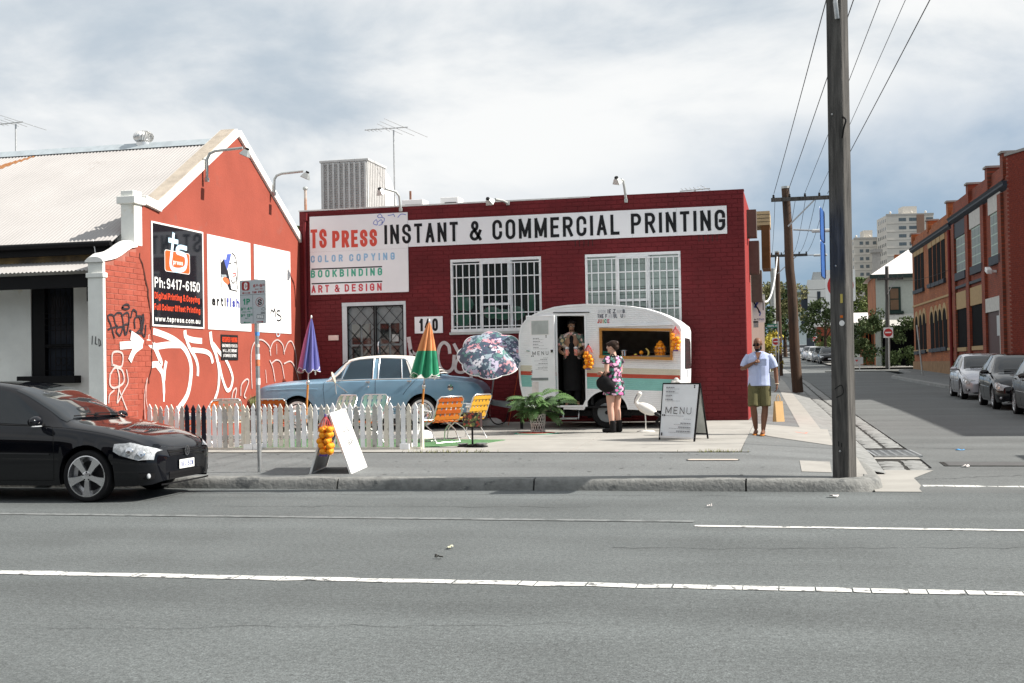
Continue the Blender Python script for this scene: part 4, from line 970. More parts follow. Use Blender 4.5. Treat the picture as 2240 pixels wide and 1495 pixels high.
for st in([(24.231,2.773),(24.284,2.859),(24.384,2.821),(24.437,2.887),(24.461,2.845),(24.482,2.719)],[(24.719,2.856),(24.589,2.851),(24.562,2.786),(24.741,2.739),(24.765,2.676),(24.634,2.639),(24.547,2.657)]):
 q=MB();ribbon(q,catmull(st,5),.035,xpl(BX0),.003);part('marker_tag',q,M['letter_black'],b3,world=True)
for st in([(23.851,2.489),(24.049,2.536),(24.119,2.413),(24.25,2.584),(24.345,2.397),(24.526,2.487)],[(24.523,2.402),(24.546,2.306),(24.675,2.32),(24.694,2.406)]):
 q=MB();ribbon(q,catmull(st,5),.022,xpl(BX0),.003);part('marker_tag',q,mat('pale blue marker',(.5,.7,.8),.6),b3,world=True)
b4=board('parking_notice','small black reserved parking notice low on the orange wall',21.9,22.64,1.78,2.28,mat('matt black notice',(.015,.015,.016),.4))
for s,a,b in(('RESERVED',21.95,22.27),('PARKING',22.31,22.6)):wtext(b4,s,a,b,2.135,2.235,mo2,.012,gw=.3)
for i,s in enumerate((('UNAUTHORIZED','VEHICLES'),('WILL BE','TOWED AWAY'),('AT OWNERS','EXPENSE'))):
 z0=2.035-i*.098
 wtext(b4,s[0],21.94+.02*i,22.30,z0,z0+.06,M['letter_white'],.008,gw=.3);wtext(b4,s[1],22.33,22.6-.02*i,z0,z0+.06,M['letter_white'],.008,gw=.3)
gw_=mat('white roller paint',(.74,.71,.68),.8,var=.04,scale=12,spots=((.55,.25,.18),8,.66));gsp=mat('thin white spray',(.50,.40,.38),.8,var=.2,scale=15);gbk=mat('black spray',(.03,.025,.03),.7)
def graf(st,wd,m,z=2.2,k=6,of=.0):
 q=MB();ribbon(q,catmull(st,k),wd,xpl(OX),of,caps=.02);part('graffiti',q,m,ct,world=True)
for i,(st,wd)in enumerate((([(19.153,2.187),(19.199,2.076),(19.392,2.016),(19.818,2.047),(20.286,2.053)],.15),([(19.349,2.278),(19.771,2.212),(20.156,2.116),(20.498,1.951),(20.682,1.687),(20.647,1.369),(20.504,1.108),(20.178,0.883)],.15),([(19.344,2.04),(19.487,1.866),(19.583,1.715),(19.385,1.702),(19.272,1.69)],.14),([(19.458,1.677),(19.629,1.537),(19.673,1.283),(19.668,1.054)],[.14,.13,.1,.06]),([(19.76,1.74),(19.705,1.587),(19.682,1.435)],.11),([(20.464,2.306),(20.504,2.201),(20.749,2.153),(21.103,2.14)],.14),([(20.504,2.188),(20.609,2.031),(20.852,1.82),(20.943,1.659),(20.939,1.498)],.11),([(20.745,1.966),(21.224,1.944),(21.455,1.877),(21.545,1.74)],.12),([(21.466,2.303),(21.519,2.098),(21.692,1.878),(21.804,1.573),(21.764,1.24),(21.609,1.022),(21.399,0.892)],[.14,.13,.12,.1,.08]),([(21.578,2.085),(21.874,1.907),(21.994,1.852)],.12),([(21.808,1.712),(21.951,1.404),(22.13,1.19),(22.3,1.229),(22.388,1.426),(22.267,1.626),(22.103,1.782)],.10))):
 graf(st,[x_*.78 for x_ in wd]if isinstance(wd,list)else wd*.78,gw_,of=.004+.0007*i)
for i,(st,wd)in enumerate((([(18.244,2.013),(18.521,2.029),(18.913,2.054)],.13),([(18.592,2.187),(18.798,2.118),(18.936,2.047)],.16),([(18.913,2.034),(18.678,1.934),(18.538,1.776)],.12))):graf(st,wd,gw_,of=.016+.0008*i)
for i,(st,wd)in enumerate((([(17.985,1.693),(18.01,1.893),(18.294,1.883),(18.268,1.668),(18.006,1.693)],.05),([(17.939,1.552),(18.07,1.646),(18.288,1.597),(18.329,1.406),(18.064,1.316),(17.914,1.366),(17.918,1.529)],.05),([(18.114,1.669),(18.197,1.455),(18.124,1.078)],.05),([(18.146,1.078),(18.326,1.263),(18.463,1.404),(18.422,1.596)],.04),([(17.866,1.087),(17.89,1.203),(18.02,1.27)],.04),([(18.193,1.266),(18.322,1.072),(18.408,0.95)],.04),([(23.267,1.209),(23.244,1.563),(23.256,1.946),(23.433,2.156),(23.783,2.207),(24.137,2.076),(24.204,1.893)],.045),([(24.17,1.984),(24.322,2.155),(24.584,2.221),(24.846,2.116),(24.916,1.928)],.045),([(24.917,1.96),(25.118,2.167),(25.355,2.187),(25.546,1.933),(25.574,1.611)],.045),([(24.163,1.77),(24.304,1.617),(24.406,1.339)],.045),([(24.234,1.709),(24.495,1.786),(24.756,1.709),(24.898,1.395)],.045),([(24.909,1.709),(25.261,1.756),(25.494,1.612),(25.687,1.353)],.045),([(24.521,2.111),(24.522,1.926)],.03),([(23.94,1.558),(23.982,1.315)],.03),([(22.31,0.916),(22.379,1.142),(22.541,1.209),(22.471,0.997)],.05),([(22.731,1.075),(22.769,1.277),(23.003,1.389),(23.102,1.329),(22.894,1.071),(22.959,1.011)],.05),([(19.002,0.755),(18.987,1.149),(19.089,1.468),(19.035,1.148),(19.101,0.899),(19.098,0.776)],.02))):
 graf(st,wd*.72,gsp,of=.016+.0006*(i%6))
for i,st in enumerate(([(17.886,2.272),(17.975,2.322),(17.876,2.464),(17.92,2.514),(18.038,2.502),(18.095,2.374),(18.154,2.327),(18.004,2.291),(18.061,2.147)],[(18.068,2.503),(18.158,2.555),(18.279,2.552),(18.308,2.495),(18.335,2.349),(18.183,2.312),(18.122,2.245),(18.241,2.183),(18.335,2.316),(18.393,2.203)],[(18.324,2.521),(18.432,2.566),(18.508,2.552),(18.521,2.437),(18.488,2.32),(18.424,2.203),(18.366,2.35),(18.489,2.378)],[(18.585,2.505),(18.65,2.624),(18.76,2.595),(18.775,2.529),(18.934,2.518),(18.98,2.402),(18.929,2.265),(18.736,2.227),(18.549,2.272)],[(18.707,2.326),(18.694,2.459),(18.774,2.512),(18.87,2.499),(18.898,2.332),(18.768,2.244)],[(18.311,2.643),(18.373,2.695),(18.496,2.709),(18.526,2.652),(18.402,2.63),(18.311,2.651)],[(18.896,2.231),(18.967,2.553),(18.998,2.453),(18.929,2.265),(19.024,2.183),(19.061,2.37)])):
 graf(st,.035,gbk,of=.0145+.0006*i)
for st in(((-11.12,2.17),(-11.13,2.03)),((-11.06,2.16),(-11.07,2.04),(-11.03,2.03)),((-11.01,2.12),(-11.0,2.0),(-10.97,2.02),(-10.98,2.09),(-11.01,2.12))):
 q=MB();ribbon(q,list(st),.014,lambda u,v,o:(u,17.755-o,v),.001);part('graffiti',q,gbk,ct,world=True)
 # ================================================================ CARAVAN
CY0=23.6;CY1=25.55
cv=thing('caravan','white ribbed vintage caravan with red and mint stripes serving juice','caravan',(-3.66,24.5,.31))
M['van_white']=mat('caravan enamel',(.86,.87,.88),.38,var=.05,scale=3,spots=((.74,.73,.70),1.4,.68))
M['van_cream']=mat('cream enamel',(.68,.63,.50),.4,var=.04);M['van_red']=mat('red enamel',(.52,.07,.035),.4,var=.05);M['van_mint']=mat('mint enamel',(.24,.55,.50),.4,var=.05)
VP=[(-2.156,0.614),(-4.03,0.689),(-4.601,0.717),(-5.108,0.75),(-5.199,0.841),(-5.254,1.001),(-5.295,1.205),(-5.311,1.433),(-5.308,1.751),(-5.303,2.024),(-5.29,2.206),(-5.253,2.341),(-5.169,2.453),(-5.028,2.551),(-4.841,2.63),(-4.586,2.698),(-4.31,2.728),(-3.945,2.74),(-3.56,2.72),(-3.111,2.671),(-2.778,2.609),(-2.513,2.521),(-2.273,2.4),(-2.133,2.264),(-2.108,2.175),(-2.123,1.381)]
sA,sB=[(-3.983,1.333),(-2.143,1.253)]
TS=(sB[1]-sA[1])/(sB[0]-sA[0])
def vz(s,x):return sA[1]+s+TS*(x-sA[0])
def inside_x(zf):
 """x-range of the profile along the tilted line."""
 xs=[];n=len(VP)
 for i in range(n):
  a,b=VP[i],VP[(i+1)%n];fa,fb=a[1]-zf(a[0]),b[1]-zf(b[0])
  if fa*fb<0:t=fa/(fa-fb);xs.append(lerp(a[0],b[0],t))
 return(min(xs),max(xs))if len(xs)>=2 else None
dX0,dX1=(-4.537,1.872)[0],(-3.989,1.86)[0]
dZ0,dZ1=(-4.279,0.768)[1],(-4.245,2.535)[1]
hX0,hX1=(-3.647,1.965)[0],(-2.322,1.936)[0]
hA,hB=[(-3.652,1.728),(-2.328,1.66)];hC,hD=[(-3.642,2.225),(-2.317,2.18)]
hz0=lambda x:interp(x,[hA[0],hB[0]],[hA[1],hB[1]]);hz1=lambda x:interp(x,[hC[0],hD[0]],[hC[1],hD[1]])
wX,wR=(-3.591,0.556)[0],.44
wZ=.31+.305
pitch=.0385;rows_by={}
def zone(s):return 'van_red' if 0<s<.085 else 'van_mint' if-.225<s<0 else 'van_cream' if .085<s<.19 else 'van_white'
clad={}
s=-.74
while s<1.75:
 zf=lambda x:vz(s+pitch/2,x)
 r=inside_x(zf)
 if r:
  segs=[(r[0]+.004,r[1]-.004)]
  def cut(segs,a,b):
   o=[]
   for p,q in segs:
    if q<=a or p>=b:o.append((p,q));continue
    if p<a:o.append((p,a))
    if q>b:o.append((b,q))
   return o
  zc=zf((dX0+dX1)/2)
  if dZ0-.01<zc<dZ1+.01:segs=cut(segs,dX0,dX1)
  xc=(hX0+hX1)/2
  if hz0(xc)-.012<zf(xc)<hz1(xc)+.012:segs=cut(segs,hX0,hX1)
  dzw=zf(wX)-wZ
  if abs(dzw)<wR:hw=sqrt(wR**2-dzw**2);segs=cut(segs,wX-hw,wX+hw)
  q=clad.setdefault(zone(s+pitch/2),MB())
  for a,b in segs:
   if b-a<.02:continue
   for(x0,x1)in[(a,b)]:
    za,zb=vz(s,x0),vz(s,x1)
    P=[(0,.001),(.006,.004),(.030,.007),(pitch-.001,.003)]
    rw=[[(x0,CY0-d,za+h)for h,d in P],[(x1,CY0-d,zb+h)for h,d in P]]
    q.grid(rw)
 s+=pitch
for k_,q in clad.items():part('cladding',q,M[k_],cv,world=True,kind='stuff')
n=len(VP);sk=MB();rows=[]
for i in range(2,n):
 p=VP[i]
 c=V((sum(q[0]for q in VP)/n,sum(q[1]for q in VP)/n));d=(V(p)-c)
 rows.append([(p[0],CY0-.012,p[1]),(p[0]+(.02 if d.x>0 else-.01),CY0+.03,p[1]+.02*(d.y>0)),(p[0]+(0.02 if d.x>.8 and p[1]<2.3 else .0)+(.03 if d.x>0 else-.02),CY0+.35,p[1]+.03*(d.y>0)),(p[0]+(0.03 if d.x>.8 and p[1]<2.3 else .0)+(.03 if d.x>0 else-.02),CY1-.3,p[1]+.03*(d.y>0)),(p[0],CY1,p[1])])
rows.append([(VP[0][0]+e,y,VP[0][1])for e,y in((0,CY0-.012),(.02,CY0+.03),(.05,CY0+.35),(.06,CY1-.3),(0,CY1))])
sk.grid(rows)
o=part('shell',sk,M['van_white'],cv,smooth=50,world=True)
sm=o.modifiers.new('thick','SOLIDIFY');sm.thickness=.02;sm.offset=-1
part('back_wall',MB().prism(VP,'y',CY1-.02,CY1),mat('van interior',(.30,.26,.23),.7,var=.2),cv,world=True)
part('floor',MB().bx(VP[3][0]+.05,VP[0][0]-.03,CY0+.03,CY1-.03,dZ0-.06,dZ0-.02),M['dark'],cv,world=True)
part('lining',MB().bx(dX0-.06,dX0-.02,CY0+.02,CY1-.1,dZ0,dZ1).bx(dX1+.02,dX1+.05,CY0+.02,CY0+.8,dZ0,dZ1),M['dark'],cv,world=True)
q=MB();ribbon(q,VP[3:-1],.035,lambda u,v,o:(u,CY0-.014-o,v),0);part('edge_trim',q,M['van_white'],cv,world=True)
q=MB();ribbon(q,[(dX0-.07,dZ1+.065),(dX1+.11,dZ1+.055)],.018,lambda u,v,o:(u,CY0-.03,v));part('rain_strip',q,M['black'],cv,world=True)
part('rain_strip_ledge',MB().bx(dX0-.07,dX1+.11,CY0-.028,CY0-.005,dZ1+.05,dZ1+.068),M['van_white'],cv,world=True)
for z0_,z1_,x0_,x1_ in((dZ0-.03,dZ0,dX0-.03,dX1+.03),(dZ1,dZ1+.035,dX0-.03,dX1+.03),(dZ0,dZ1,dX0-.03,dX0),(dZ0,dZ1,dX1,dX1+.03)):
 part('door_frame',MB().bx(x0_,x1_,CY0-.02,CY0+.03,z0_,z1_),M['van_white'],cv,world=True)
tm=mat('orange timber',(.46,.22,.055),.5,var=.18,scale=10,stretch=(1,1,12))
def hbar(pts,y0,y1):return part('hatch_frame',MB().add([(x,y,z)for y in(y0,y1)for x,z in pts],[(0,1,2,3),(7,6,5,4),(0,4,5,1),(1,5,6,2),(2,6,7,3),(3,7,4,0)]),tm,cv,world=True)
e=.05
hbar([(hX0-e,hz0(hX0)-.045),(hX1+e,hz0(hX1)-.045),(hX1+e,hz0(hX1)+.012),(hX0-e,hz0(hX0)+.012)],CY0-.10,CY0+.05)
hbar([(hX0-e,hz1(hX0)),(hX1+e,hz1(hX1)),(hX1+e,hz1(hX1)+.05),(hX0-e,hz1(hX0)+.05)],CY0-.035,CY0+.05)
hbar([(hX0-e,hz0(hX0)+.012),(hX0,hz0(hX0)+.012),(hX0,hz1(hX0)),(hX0-e,hz1(hX0))],CY0-.03,CY0+.05)
hbar([(hX1,hz0(hX1)+.012),(hX1+e,hz0(hX1)+.012),(hX1+e,hz1(hX1)),(hX1,hz1(hX1))],CY0-.03,CY0+.05)
part('hatch_awning_rail',MB().bx(hX0-.07,hX1+.06,CY0-.03,CY0-.008,hz1(hX0)+.07,hz1(hX0)+.095),M['van_white'],cv,world=True)
part('counter',MB().bx(hX0-.02,hX1+.02,CY0+.05,CY0+.5,hz0(hX0)-.06,hz0(hX0)-.012),mat('counter top',(.3,.27,.22),.5),cv,world=True)
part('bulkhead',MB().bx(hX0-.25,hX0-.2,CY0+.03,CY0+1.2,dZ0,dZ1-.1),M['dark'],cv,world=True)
part('inner_shelf',MB().bx(hX0-.1,hX1,CY1-.3,CY1-.05,1.75,1.78),mat('shelf timber',(.1,.06,.035),.6),cv,world=True)
for x,w_,h_ in((-3.45,.2,.3),(-3.0,.16,.4),(-2.8,.12,.25)):part('fridge_door',MB().bx(x-w_,x+w_,CY1-.4,CY1-.1,1.1,1.3+h_),mat('dim steel',(.16,.15,.14),.4,.4),cv,bevel=.02,world=True)
dl=thing('door',None,None,(dX0-.035+3.66,CY0-.035-24.5,dZ0-.31),radians(-7));dl.parent=cv
lw=(-4.56,1.872)[0]-(-5.156,1.884)[0];lh=dZ1-dZ0+.02
part('leaf',MB().bx(-lw,0,-.03,0,0,lh),mat('door enamel',(.82,.84,.86),.35,var=.03),dl,bevel=.006)
part('rim_bead',MB().bx(-lw+.01,-lw+.03,-.036,-.03,.01,lh-.01).bx(-.03,-.01,-.036,-.03,.01,lh-.01).bx(-lw+.03,-.03,-.036,-.03,lh-.03,lh-.01).bx(-lw+.03,-.03,-.036,-.03,.01,.03),M['van_white'],dl)
fx=lambda z:-lw+(z-610)/258*lw;fzz=lambda z:lh*(1-(z-195)/795)
part('pane',MB().bx(fx(660),fx(812),-.034,-.0305,fzz(363),fzz(243)),mat('frosted pane',(.42,.46,.45),.3),dl)
part('pane_frame',MB().bx(fx(652),fx(820),-.033,-.0302,fzz(370),fzz(236)),M['white'],dl)
part('vent_slit',MB().bx(fx(648),fx(803),-.035,-.0302,fzz(768),fzz(745)),mat('vent grey',(.22,.25,.25),.6),dl)
part('latch',MB().bx(fx(830),fx(852),-.05,-.031,fzz(525),fzz(498)),M['chrome'],dl,bevel=.004)
part('handle',MB().tube([(fx(615),-.035,fzz(505)),(fx(618),-.07,fzz(505)),(fx(645),-.07,fzz(508))],.012,6),M['chrome'],dl,smooth=50)
part('paper_menu',MB().bx(fx(655),fx(715),-.033,-.0302,fzz(890),fzz(780)),MATS['paper'],dl)
dpl=lambda u,v,o:(u,-.031-o,v)
dq=mat('grey print',(.25,.26,.28),.6)
def serif(parent,s,u0,v0,h,wd,place,m,tk=.006,off=.002):
 """Thin display capitals: hairline strokes with one heavy stem each."""
 q=MB();text(q,s,u0,v0,h,wd,tk,place,off,space=5,gw=.62);part('lettering',q,m,parent)
 return q
serif(dl,'MENU',fx(665),fzz(545),fzz(512)-fzz(545),fx(808)-fx(665),dpl,M['letter_black'],.008)
def textlines(parent,rows,place,m,name='print_line'):
 for u0,u1,v,h in rows:
  q=MB();x=u0
  while x<u1-.004:
   wd=min(u1-x,random.uniform(.015,.04));ribbon(q,[(x,v),(x+wd,v)],h,place,.0016);x+=wd+.007
  part(name,q,m,parent)
rws=[]
for z,a,b in((398,672,725),(424,672,735),(450,672,720),(478,672,725),(583,735,800),(620,718,800),(658,712,800)):rws.append((fx(a),fx(b),fzz(z),.013))
textlines(dl,rws,dpl,dq)
textlines(dl,[(fx(a),fx(b),fzz(z),.005)for z,a,b in((408,672,765),(436,672,760),(462,672,770),(490,672,800),(570,760,805),(596,680,800),(605,750,800),(632,690,800),(644,755,800),(670,690,800),(682,755,800))],dpl,dq)
for u,v in((fx(790),fzz(376)),(fx(790),fzz(388)),(fx(657),fzz(553)),(fx(671),fzz(553)),(fx(657),fzz(683)),(fx(657),fzz(694))):part('emblem',MB().lathe([(.011,0),(.011,.002)],10,Matrix.Translation((u,-.031,v))@Matrix.Rotation(radians(90),4,'X')),M['letter_black'],dl)
def wheel(parent,loc,R_,wd,rimr,rim_m,style='steel',sgn=-1,name='wheel',tyre_m=None,hub_m=None):
 """Axis along local y; sgn=-1 faces -y."""
 t=link(name,None,parent,loc);t.empty_display_size=.1
 A=Matrix.Rotation(radians(90*(1 if sgn<0 else-1)),4,'X')
 h=wd/2
 part('tyre',MB().lathe([(rimr*.98,-h*.8),(rimr,-h),(R_*.93,-h),(R_,-h*.65),(R_,h*.65),(R_*.93,h),(rimr*1.02,h),(rimr*.96,h*.7)],40,A,cap=False),tyre_m or M['rubber'],t,smooth=50)
 if style=='steel':
  part('rim',MB().lathe([(rimr*1.0,h*.85),(rimr*.93,h*.9),(rimr*.86,h*.5),(rimr*.6,h*.55),(rimr*.45,h*.75),(rimr*.3,h*.75),(.001,h*.6)],32,A),rim_m,t,smooth=40)
  part('hub',MB().lathe([(rimr*.22,h*.7),(rimr*.2,h*.95),(.001,h*1.0)],16,A),hub_m or M['dark'],t,smooth=40)
 return t
wh=wheel(cv,(wX+3.66,CY0+.16-24.5,.305),.305,.17,.19,mat('grey steel wheel',(.22,.24,.25),.5,.3))
part('wheel_arch',MB().add(*(lambda P:(P,[(i,i+1,i+14,i+13)for i in range(12)]))([(wX+wR*1.0*cos(radians(180*i/12)),y,wZ+wR*sin(radians(180*i/12)))for y in(CY0-.004,CY0+.4)for i in range(13)])),M['dark'],cv,world=True)
q=MB();ribbon(q,[(wX+(wR+.012)*cos(radians(a)),wZ+(wR+.012)*sin(radians(a)))for a in range(8,173,6)],.05,lambda u,v,o:(u,CY0-.0135,v));part('arch_trim',q,M['van_white'],cv,world=True)
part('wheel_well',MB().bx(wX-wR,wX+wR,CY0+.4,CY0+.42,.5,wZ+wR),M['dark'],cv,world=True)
gs=mat('grey painted steel',(.28,.31,.33),.5,.2)
for y in(CY0+.15,CY1-.2):part('chassis_rail',MB().bx(VP[3][0],VP[0][0]-.1,y,y+.05,.55,.66),M['plastic_black'],cv,world=True)
dA=-6.246,0.839;hx,hz_=dA
part('drawbar',MB().bar((hx,24.5,hz_),(VP[3][0]+.1,23.85,.66),.06,.1).bar((hx,24.5,hz_),(VP[3][0]+.1,25.2,.66),.06,.1),gs,cv,world=True)
part('coupling',MB().tube([(hx-.12,24.5,hz_),(hx+.12,24.5,hz_+.01)],.055,8).bx(hx-.02,hx+.1,24.45,24.55,hz_,hz_+.12),M['plastic_black'],cv,smooth=40,world=True)
q=MB().tube(catmull([(hx+.02,24.4,hz_),(hx+.1,24.35,.55),(hx+.25,24.3,.38),(hx+.45,24.3,.42),(hx+.5,24.4,.62)],6),.012,6);part('safety_cable',q,M['plastic_black'],cv,smooth=50,world=True)
sx0,sx1=(-4.462,0.549)[0],(-4.134,0.547)[0]
part('step',MB().bx(sx0,sx1,CY0-.24,CY0+.05,.50,.53),M['steel'],cv,bevel=.006,world=True)
for x in(sx0+.01,sx1-.01):part('step_arm',MB().bar((x,CY0+.1,.68),(x+.02,CY0-.1,.5),.02,.03),M['steel'],cv,world=True)
part('stabiliser',MB().bar((-2.35,CY0+.05,.72),(-2.62,CY0+.0,.42),.05,.05).bar((-2.62,CY0,.42),(-2.5,CY0,.31),.04,.04),M['plastic_black'],cv,world=True)
part('stabiliser',MB().bar((-5.3,CY0+.05,.66),(-5.3,CY0+.05,.31),.05,.05),M['plastic_black'],cv,world=True)
part('roof_vent',MB().bx(-4.55,-3.1,CY0+.5,CY0+1.1,2.555,2.625),M['van_white'],cv,bevel=.015,world=True)
rx_=VP[-1][0]
part('rear_window',MB().bx(rx_+.04,rx_+.07,CY0+.32,CY1-.4,1.45,2.05),mat('rear window',(.05,.06,.06),.08,spec=.8),cv,world=True)
part('tail_light',MB().bx(rx_+.03,rx_+.1,CY0+.0,CY0+.1,1.05,1.15),mat('tail red',(.45,.02,.02),.2,spec=.8),cv,bevel=.01,world=True)
part('grab_handle',MB().tube([(rx_+.06,CY0+.12,1.28),(rx_+.12,CY0+.08,1.3),(rx_+.12,CY0+.08,1.42),(rx_+.06,CY0+.12,1.44)],.012,6),M['chrome'],cv,world=True)
vpl=lambda u,v,o:(u,CY0-.0125-o,v)
def vword(s,z0x,z1x,zb,zt,m,tk=.011):
 a=vpt(z0x,zb);b=vpt(z1x,zt)
 per=[];text(MB(),s,a[0],a[1],b[1]-a[1],b[0]-a[0],tk,vpl,.001,space=1.2,per=per)
 for k_ in per:part('letter',k_,m,cv,world=True)
vo_,vr_=(-3.794,2.305),(-2.887,2.727)
def vpt(a,b):return(lerp(vo_[0],vr_[0],(a-1200)/400),lerp(vo_[1],vr_[1],(300-b)/200)-(a-1300)/400*.012)
dn=mat('navy letter',(.02,.025,.06),.5);gh=mat('ghost letter',(.60,.61,.63),.5,var=0)
vword('IE',1320,1350,180,142,dn);vword('Z',1365,1388,180,142,dn);vword('B',1450,1468,178,145,dn)
vword('THE',1230,1283,222,186,dn);vword('F',1300,1316,222,186,dn);vword('UL',1370,1402,222,186,dn);vword('U',1432,1452,222,188,dn)
vword('SON',1235,1300,178,145,gh,.010);vword('AN',1400,1440,178,145,gh,.010);vword('AB',1325,1360,222,188,gh,.010);vword('S',1458,1472,222,190,gh,.010)
for ch,a,b,c in(('J',1228,1243,(.6,.04,.03)),('U',1249,1268,(.6,.12,.03)),('I',1276,1281,(.5,.35,.02)),('C',1289,1308,(.02,.35,.22)),('E',1316,1334,(.5,.05,.12))):vword(ch,a,b,270,233,mat('letter '+ch,c,.5),.013)
# ================================================================ CARS
glass_car=mat('tinted car glass',(.008,.010,.012),.03,var=0,spec=.55)
M['seam']=mat('panel gap',(.004,.004,.004),.8,var=0)
M['lens']=mat('headlight glass',(.40,.42,.44),.07,.0,var=.45,scale=26,spec=.7)
M['alloy']=mat('polished alloy',(.62,.62,.63),.25,.85,var=.05)
class Car:
 def __init__(s,name,label,cat,paint,c,loc,rz,group=None):
  s.c=c;s.t=thing(name,label,cat,loc,rz,group);s.paint=paint
  L=c['L']
  xs={round(L*i/52,4)for i in range(53)}|{.004,.012,.025,.04,L-.004,L-.012,L-.03}
  for wx in c['wheels']:
   for a in range(0,181,12):xs.add(round(wx+c['arch']*cos(radians(a)),4))
   xs|={round(wx-c['arch']-.002,4),round(wx+c['arch']+.002,4)}
  s.xs=sorted(x for x in xs if 0<=x<=L)
 def C(s,k,x):p=s.c[k];return smoothi(x,[q[0]for q in p],[q[1]for q in p])
 def ring(s,x,raw=False):
  w,zs,zt,wt,zl,zm=(s.C(k,x)for k in('w','zs','zt','wt','zl','zm'))
  wg=min(w*s.c.get('wg',.92),w)
  zt=max(zt,zs+.02);h=zt-zs;tb=s.c.get('tuck',.94)
  e=min(.05,h*.35)
  P=[(w*tb,zl),(w*(tb+1)/2+.005,lerp(zl,zm,.35)),(w,zm),(w*.992,lerp(zm,zs,.55)),(w*.965,zs-.012),(wg,zs+.012),(lerp(wg,wt,.45),zs+h*.5-e*.2),(wt+.012,zt-e),(wt*.9,zt-e*.3),(wt*.5,zt-e*.02),(0,zt+.004)]
  if not raw:
   for wx in s.c['wheels']:
    d=abs(x-wx)
    if d<s.c['arch']:
     za=s.c['wr']+sqrt(s.c['arch']**2-d*d)+s.c.get('alift',0)
     P=[(y,max(z,za+.002*i))if i<4 else(y,z)for i,(y,z)in enumerate(P)]
  return P
 def pt(s,x,k,side=1,raw=True):
  R=s.ring(x,raw);k=max(0,min(len(R)-1.0001,k));i=int(k);f=k-i
  return V((x,side*lerp(R[i][0],R[i+1][0],f),lerp(R[i][1],R[i+1][1],f)))
 def nrm(s,x,k,side):
  a=s.pt(x+.02,k,side)-s.pt(x-.02,k,side);b=s.pt(x,min(10,k+.15),side)-s.pt(x,max(0,k-.15),side)
  n=a.cross(b)
  if n.length<1e-9:return V((0,side,0))
  n.normalize();c0=V((s.c['L']/2,0,.6))
  if n.dot(s.pt(x,k,side)-c0)<0:n=-n
  return n
 def sp(s,x,k,side,off):return s.pt(x,k,side)+s.nrm(x,k,side)*off
 def body(s):
  rows=[s.ring(x)for x in s.xs];mb=MB()
  g=[[(x,y,z)for y,z in R]+[(x,-y,z)for y,z in R[-2::-1]]for x,R in zip(s.xs,rows)]
  mb.grid(g);n=len(g[0])
  mb.add(g[0],[tuple(range(n))]);mb.add(g[-1],[tuple(range(n))[::-1]])
  s.b=part('body',mb,s.paint,s.t,smooth=s.c.get('sharp',48))
  u=MB();L=s.c['L'];ww=max(q[1]for q in s.c['w'])
  u.bx(.25,L-.25,-ww*.55,ww*.55,.2,.7)
  part('underbody',u,M['dark'],s.t)
  sk=MB()
  for a,b in((.35,s.c['wheels'][0]-s.c['arch']),(s.c['wheels'][0]+s.c['arch'],s.c['wheels'][1]-s.c['arch']),(s.c['wheels'][1]+s.c['arch'],L-.35)):
   if b>a:sk.bx(a,b,-ww*.9,ww*.9,.21,.5)
  part('floor_pan',sk,M['dark'],s.t)
 def patch(s,name,lo,hi,m,side=1,off=.006,nx=10,nk=5,parent=None,smooth=60):
  """Surface patch between two polylines of (x, ring index) on one side."""
  def along(p,t):
   q=t*(len(p)-1);i=min(len(p)-2,int(q));f=q-i
   return lerp(p[i][0],p[i+1][0],f),lerp(p[i][1],p[i+1][1],f)
  rows=[]
  for i in range(nx+1):
   a,b=along(lo,i/nx),along(hi,i/nx)
   rows.append([s.sp(lerp(a[0],b[0],j/nk),lerp(a[1],b[1],j/nk),side,off)for j in range(nk+1)])
  return part(name,MB().grid(rows),m,parent or s.t,smooth=smooth)
 def across(s,name,x0,x1,k0,m,off=.006,nx=8,edge=None,parent=None):
  """Patch right across the car (windscreen, rear glass, bonnet seam)."""
  rows=[]
  for i in range(nx+1):
   x=lerp(x0,x1,i/nx);kk=k0(i/nx)if callable(k0)else k0;r=[]
   for j in range(9):r.append(s.sp(x,lerp(kk,9.99,j/8),1,off))
   for j in range(7,-1,-1):r.append(s.sp(x,lerp(kk,9.99,j/8),-1,off))
   rows.append(r)
  return part(name,MB().grid(rows),m,parent or s.t,smooth=60)
 def line(s,name,pts,m,side=1,r=.006,off=.002,parent=None):
  q=[]
  for(a,b)in zip(pts,pts[1:]):
   for i in range(6):q.append(s.sp(lerp(a[0],b[0],i/6),lerp(a[1],b[1],i/6),side,off))
  q.append(s.sp(pts[-1][0],pts[-1][1],side,off))
  return part(name,MB().tube(q,r,5),m,parent or s.t,smooth=60)
 def kz(s,x,z):
  """Ring index whose height is z at station x (side of body)."""
  R=s.ring(x,True)
  for i in range(len(R)-1):
   if R[i][1]<=z<=R[i+1][1]:return i+(z-R[i][1])/max(1e-6,R[i+1][1]-R[i][1])
  return 0 if z<R[0][1]else 10
 def zl_(s,pts):return[(x,s.kz(x,z))for x,z in pts]
 def alloy(s,wx,side,R_,rimr,spokes=5,wd=.2,fancy=True,track=None):
  yo=(track or s.C('w',wx)-.012)-wd/2
  A=Matrix.Rotation(radians(-90*side),4,'X')
  t=link('wheel',None,s.t,(wx,side*yo,R_));h=wd/2
  part('tyre',MB().lathe([(rimr*.98,-h*.8),(rimr,-h),(R_*.94,-h),(R_,-h*.72),(R_,h*.72),(R_*.985,h*.86),(R_*.94,h*.97),(rimr*1.05,h),(rimr,h*.9)],48,A,cap=False),M['rubber'],t,smooth=50)
  part('rim',MB().lathe([(rimr*1.0,h*.92),(rimr*.955,h*.95),(rimr*.93,h*.8),(rimr*.9,-h*.3),(rimr*.2,-h*.3)],40,A,cap=False),M['alloy'],t,smooth=40)
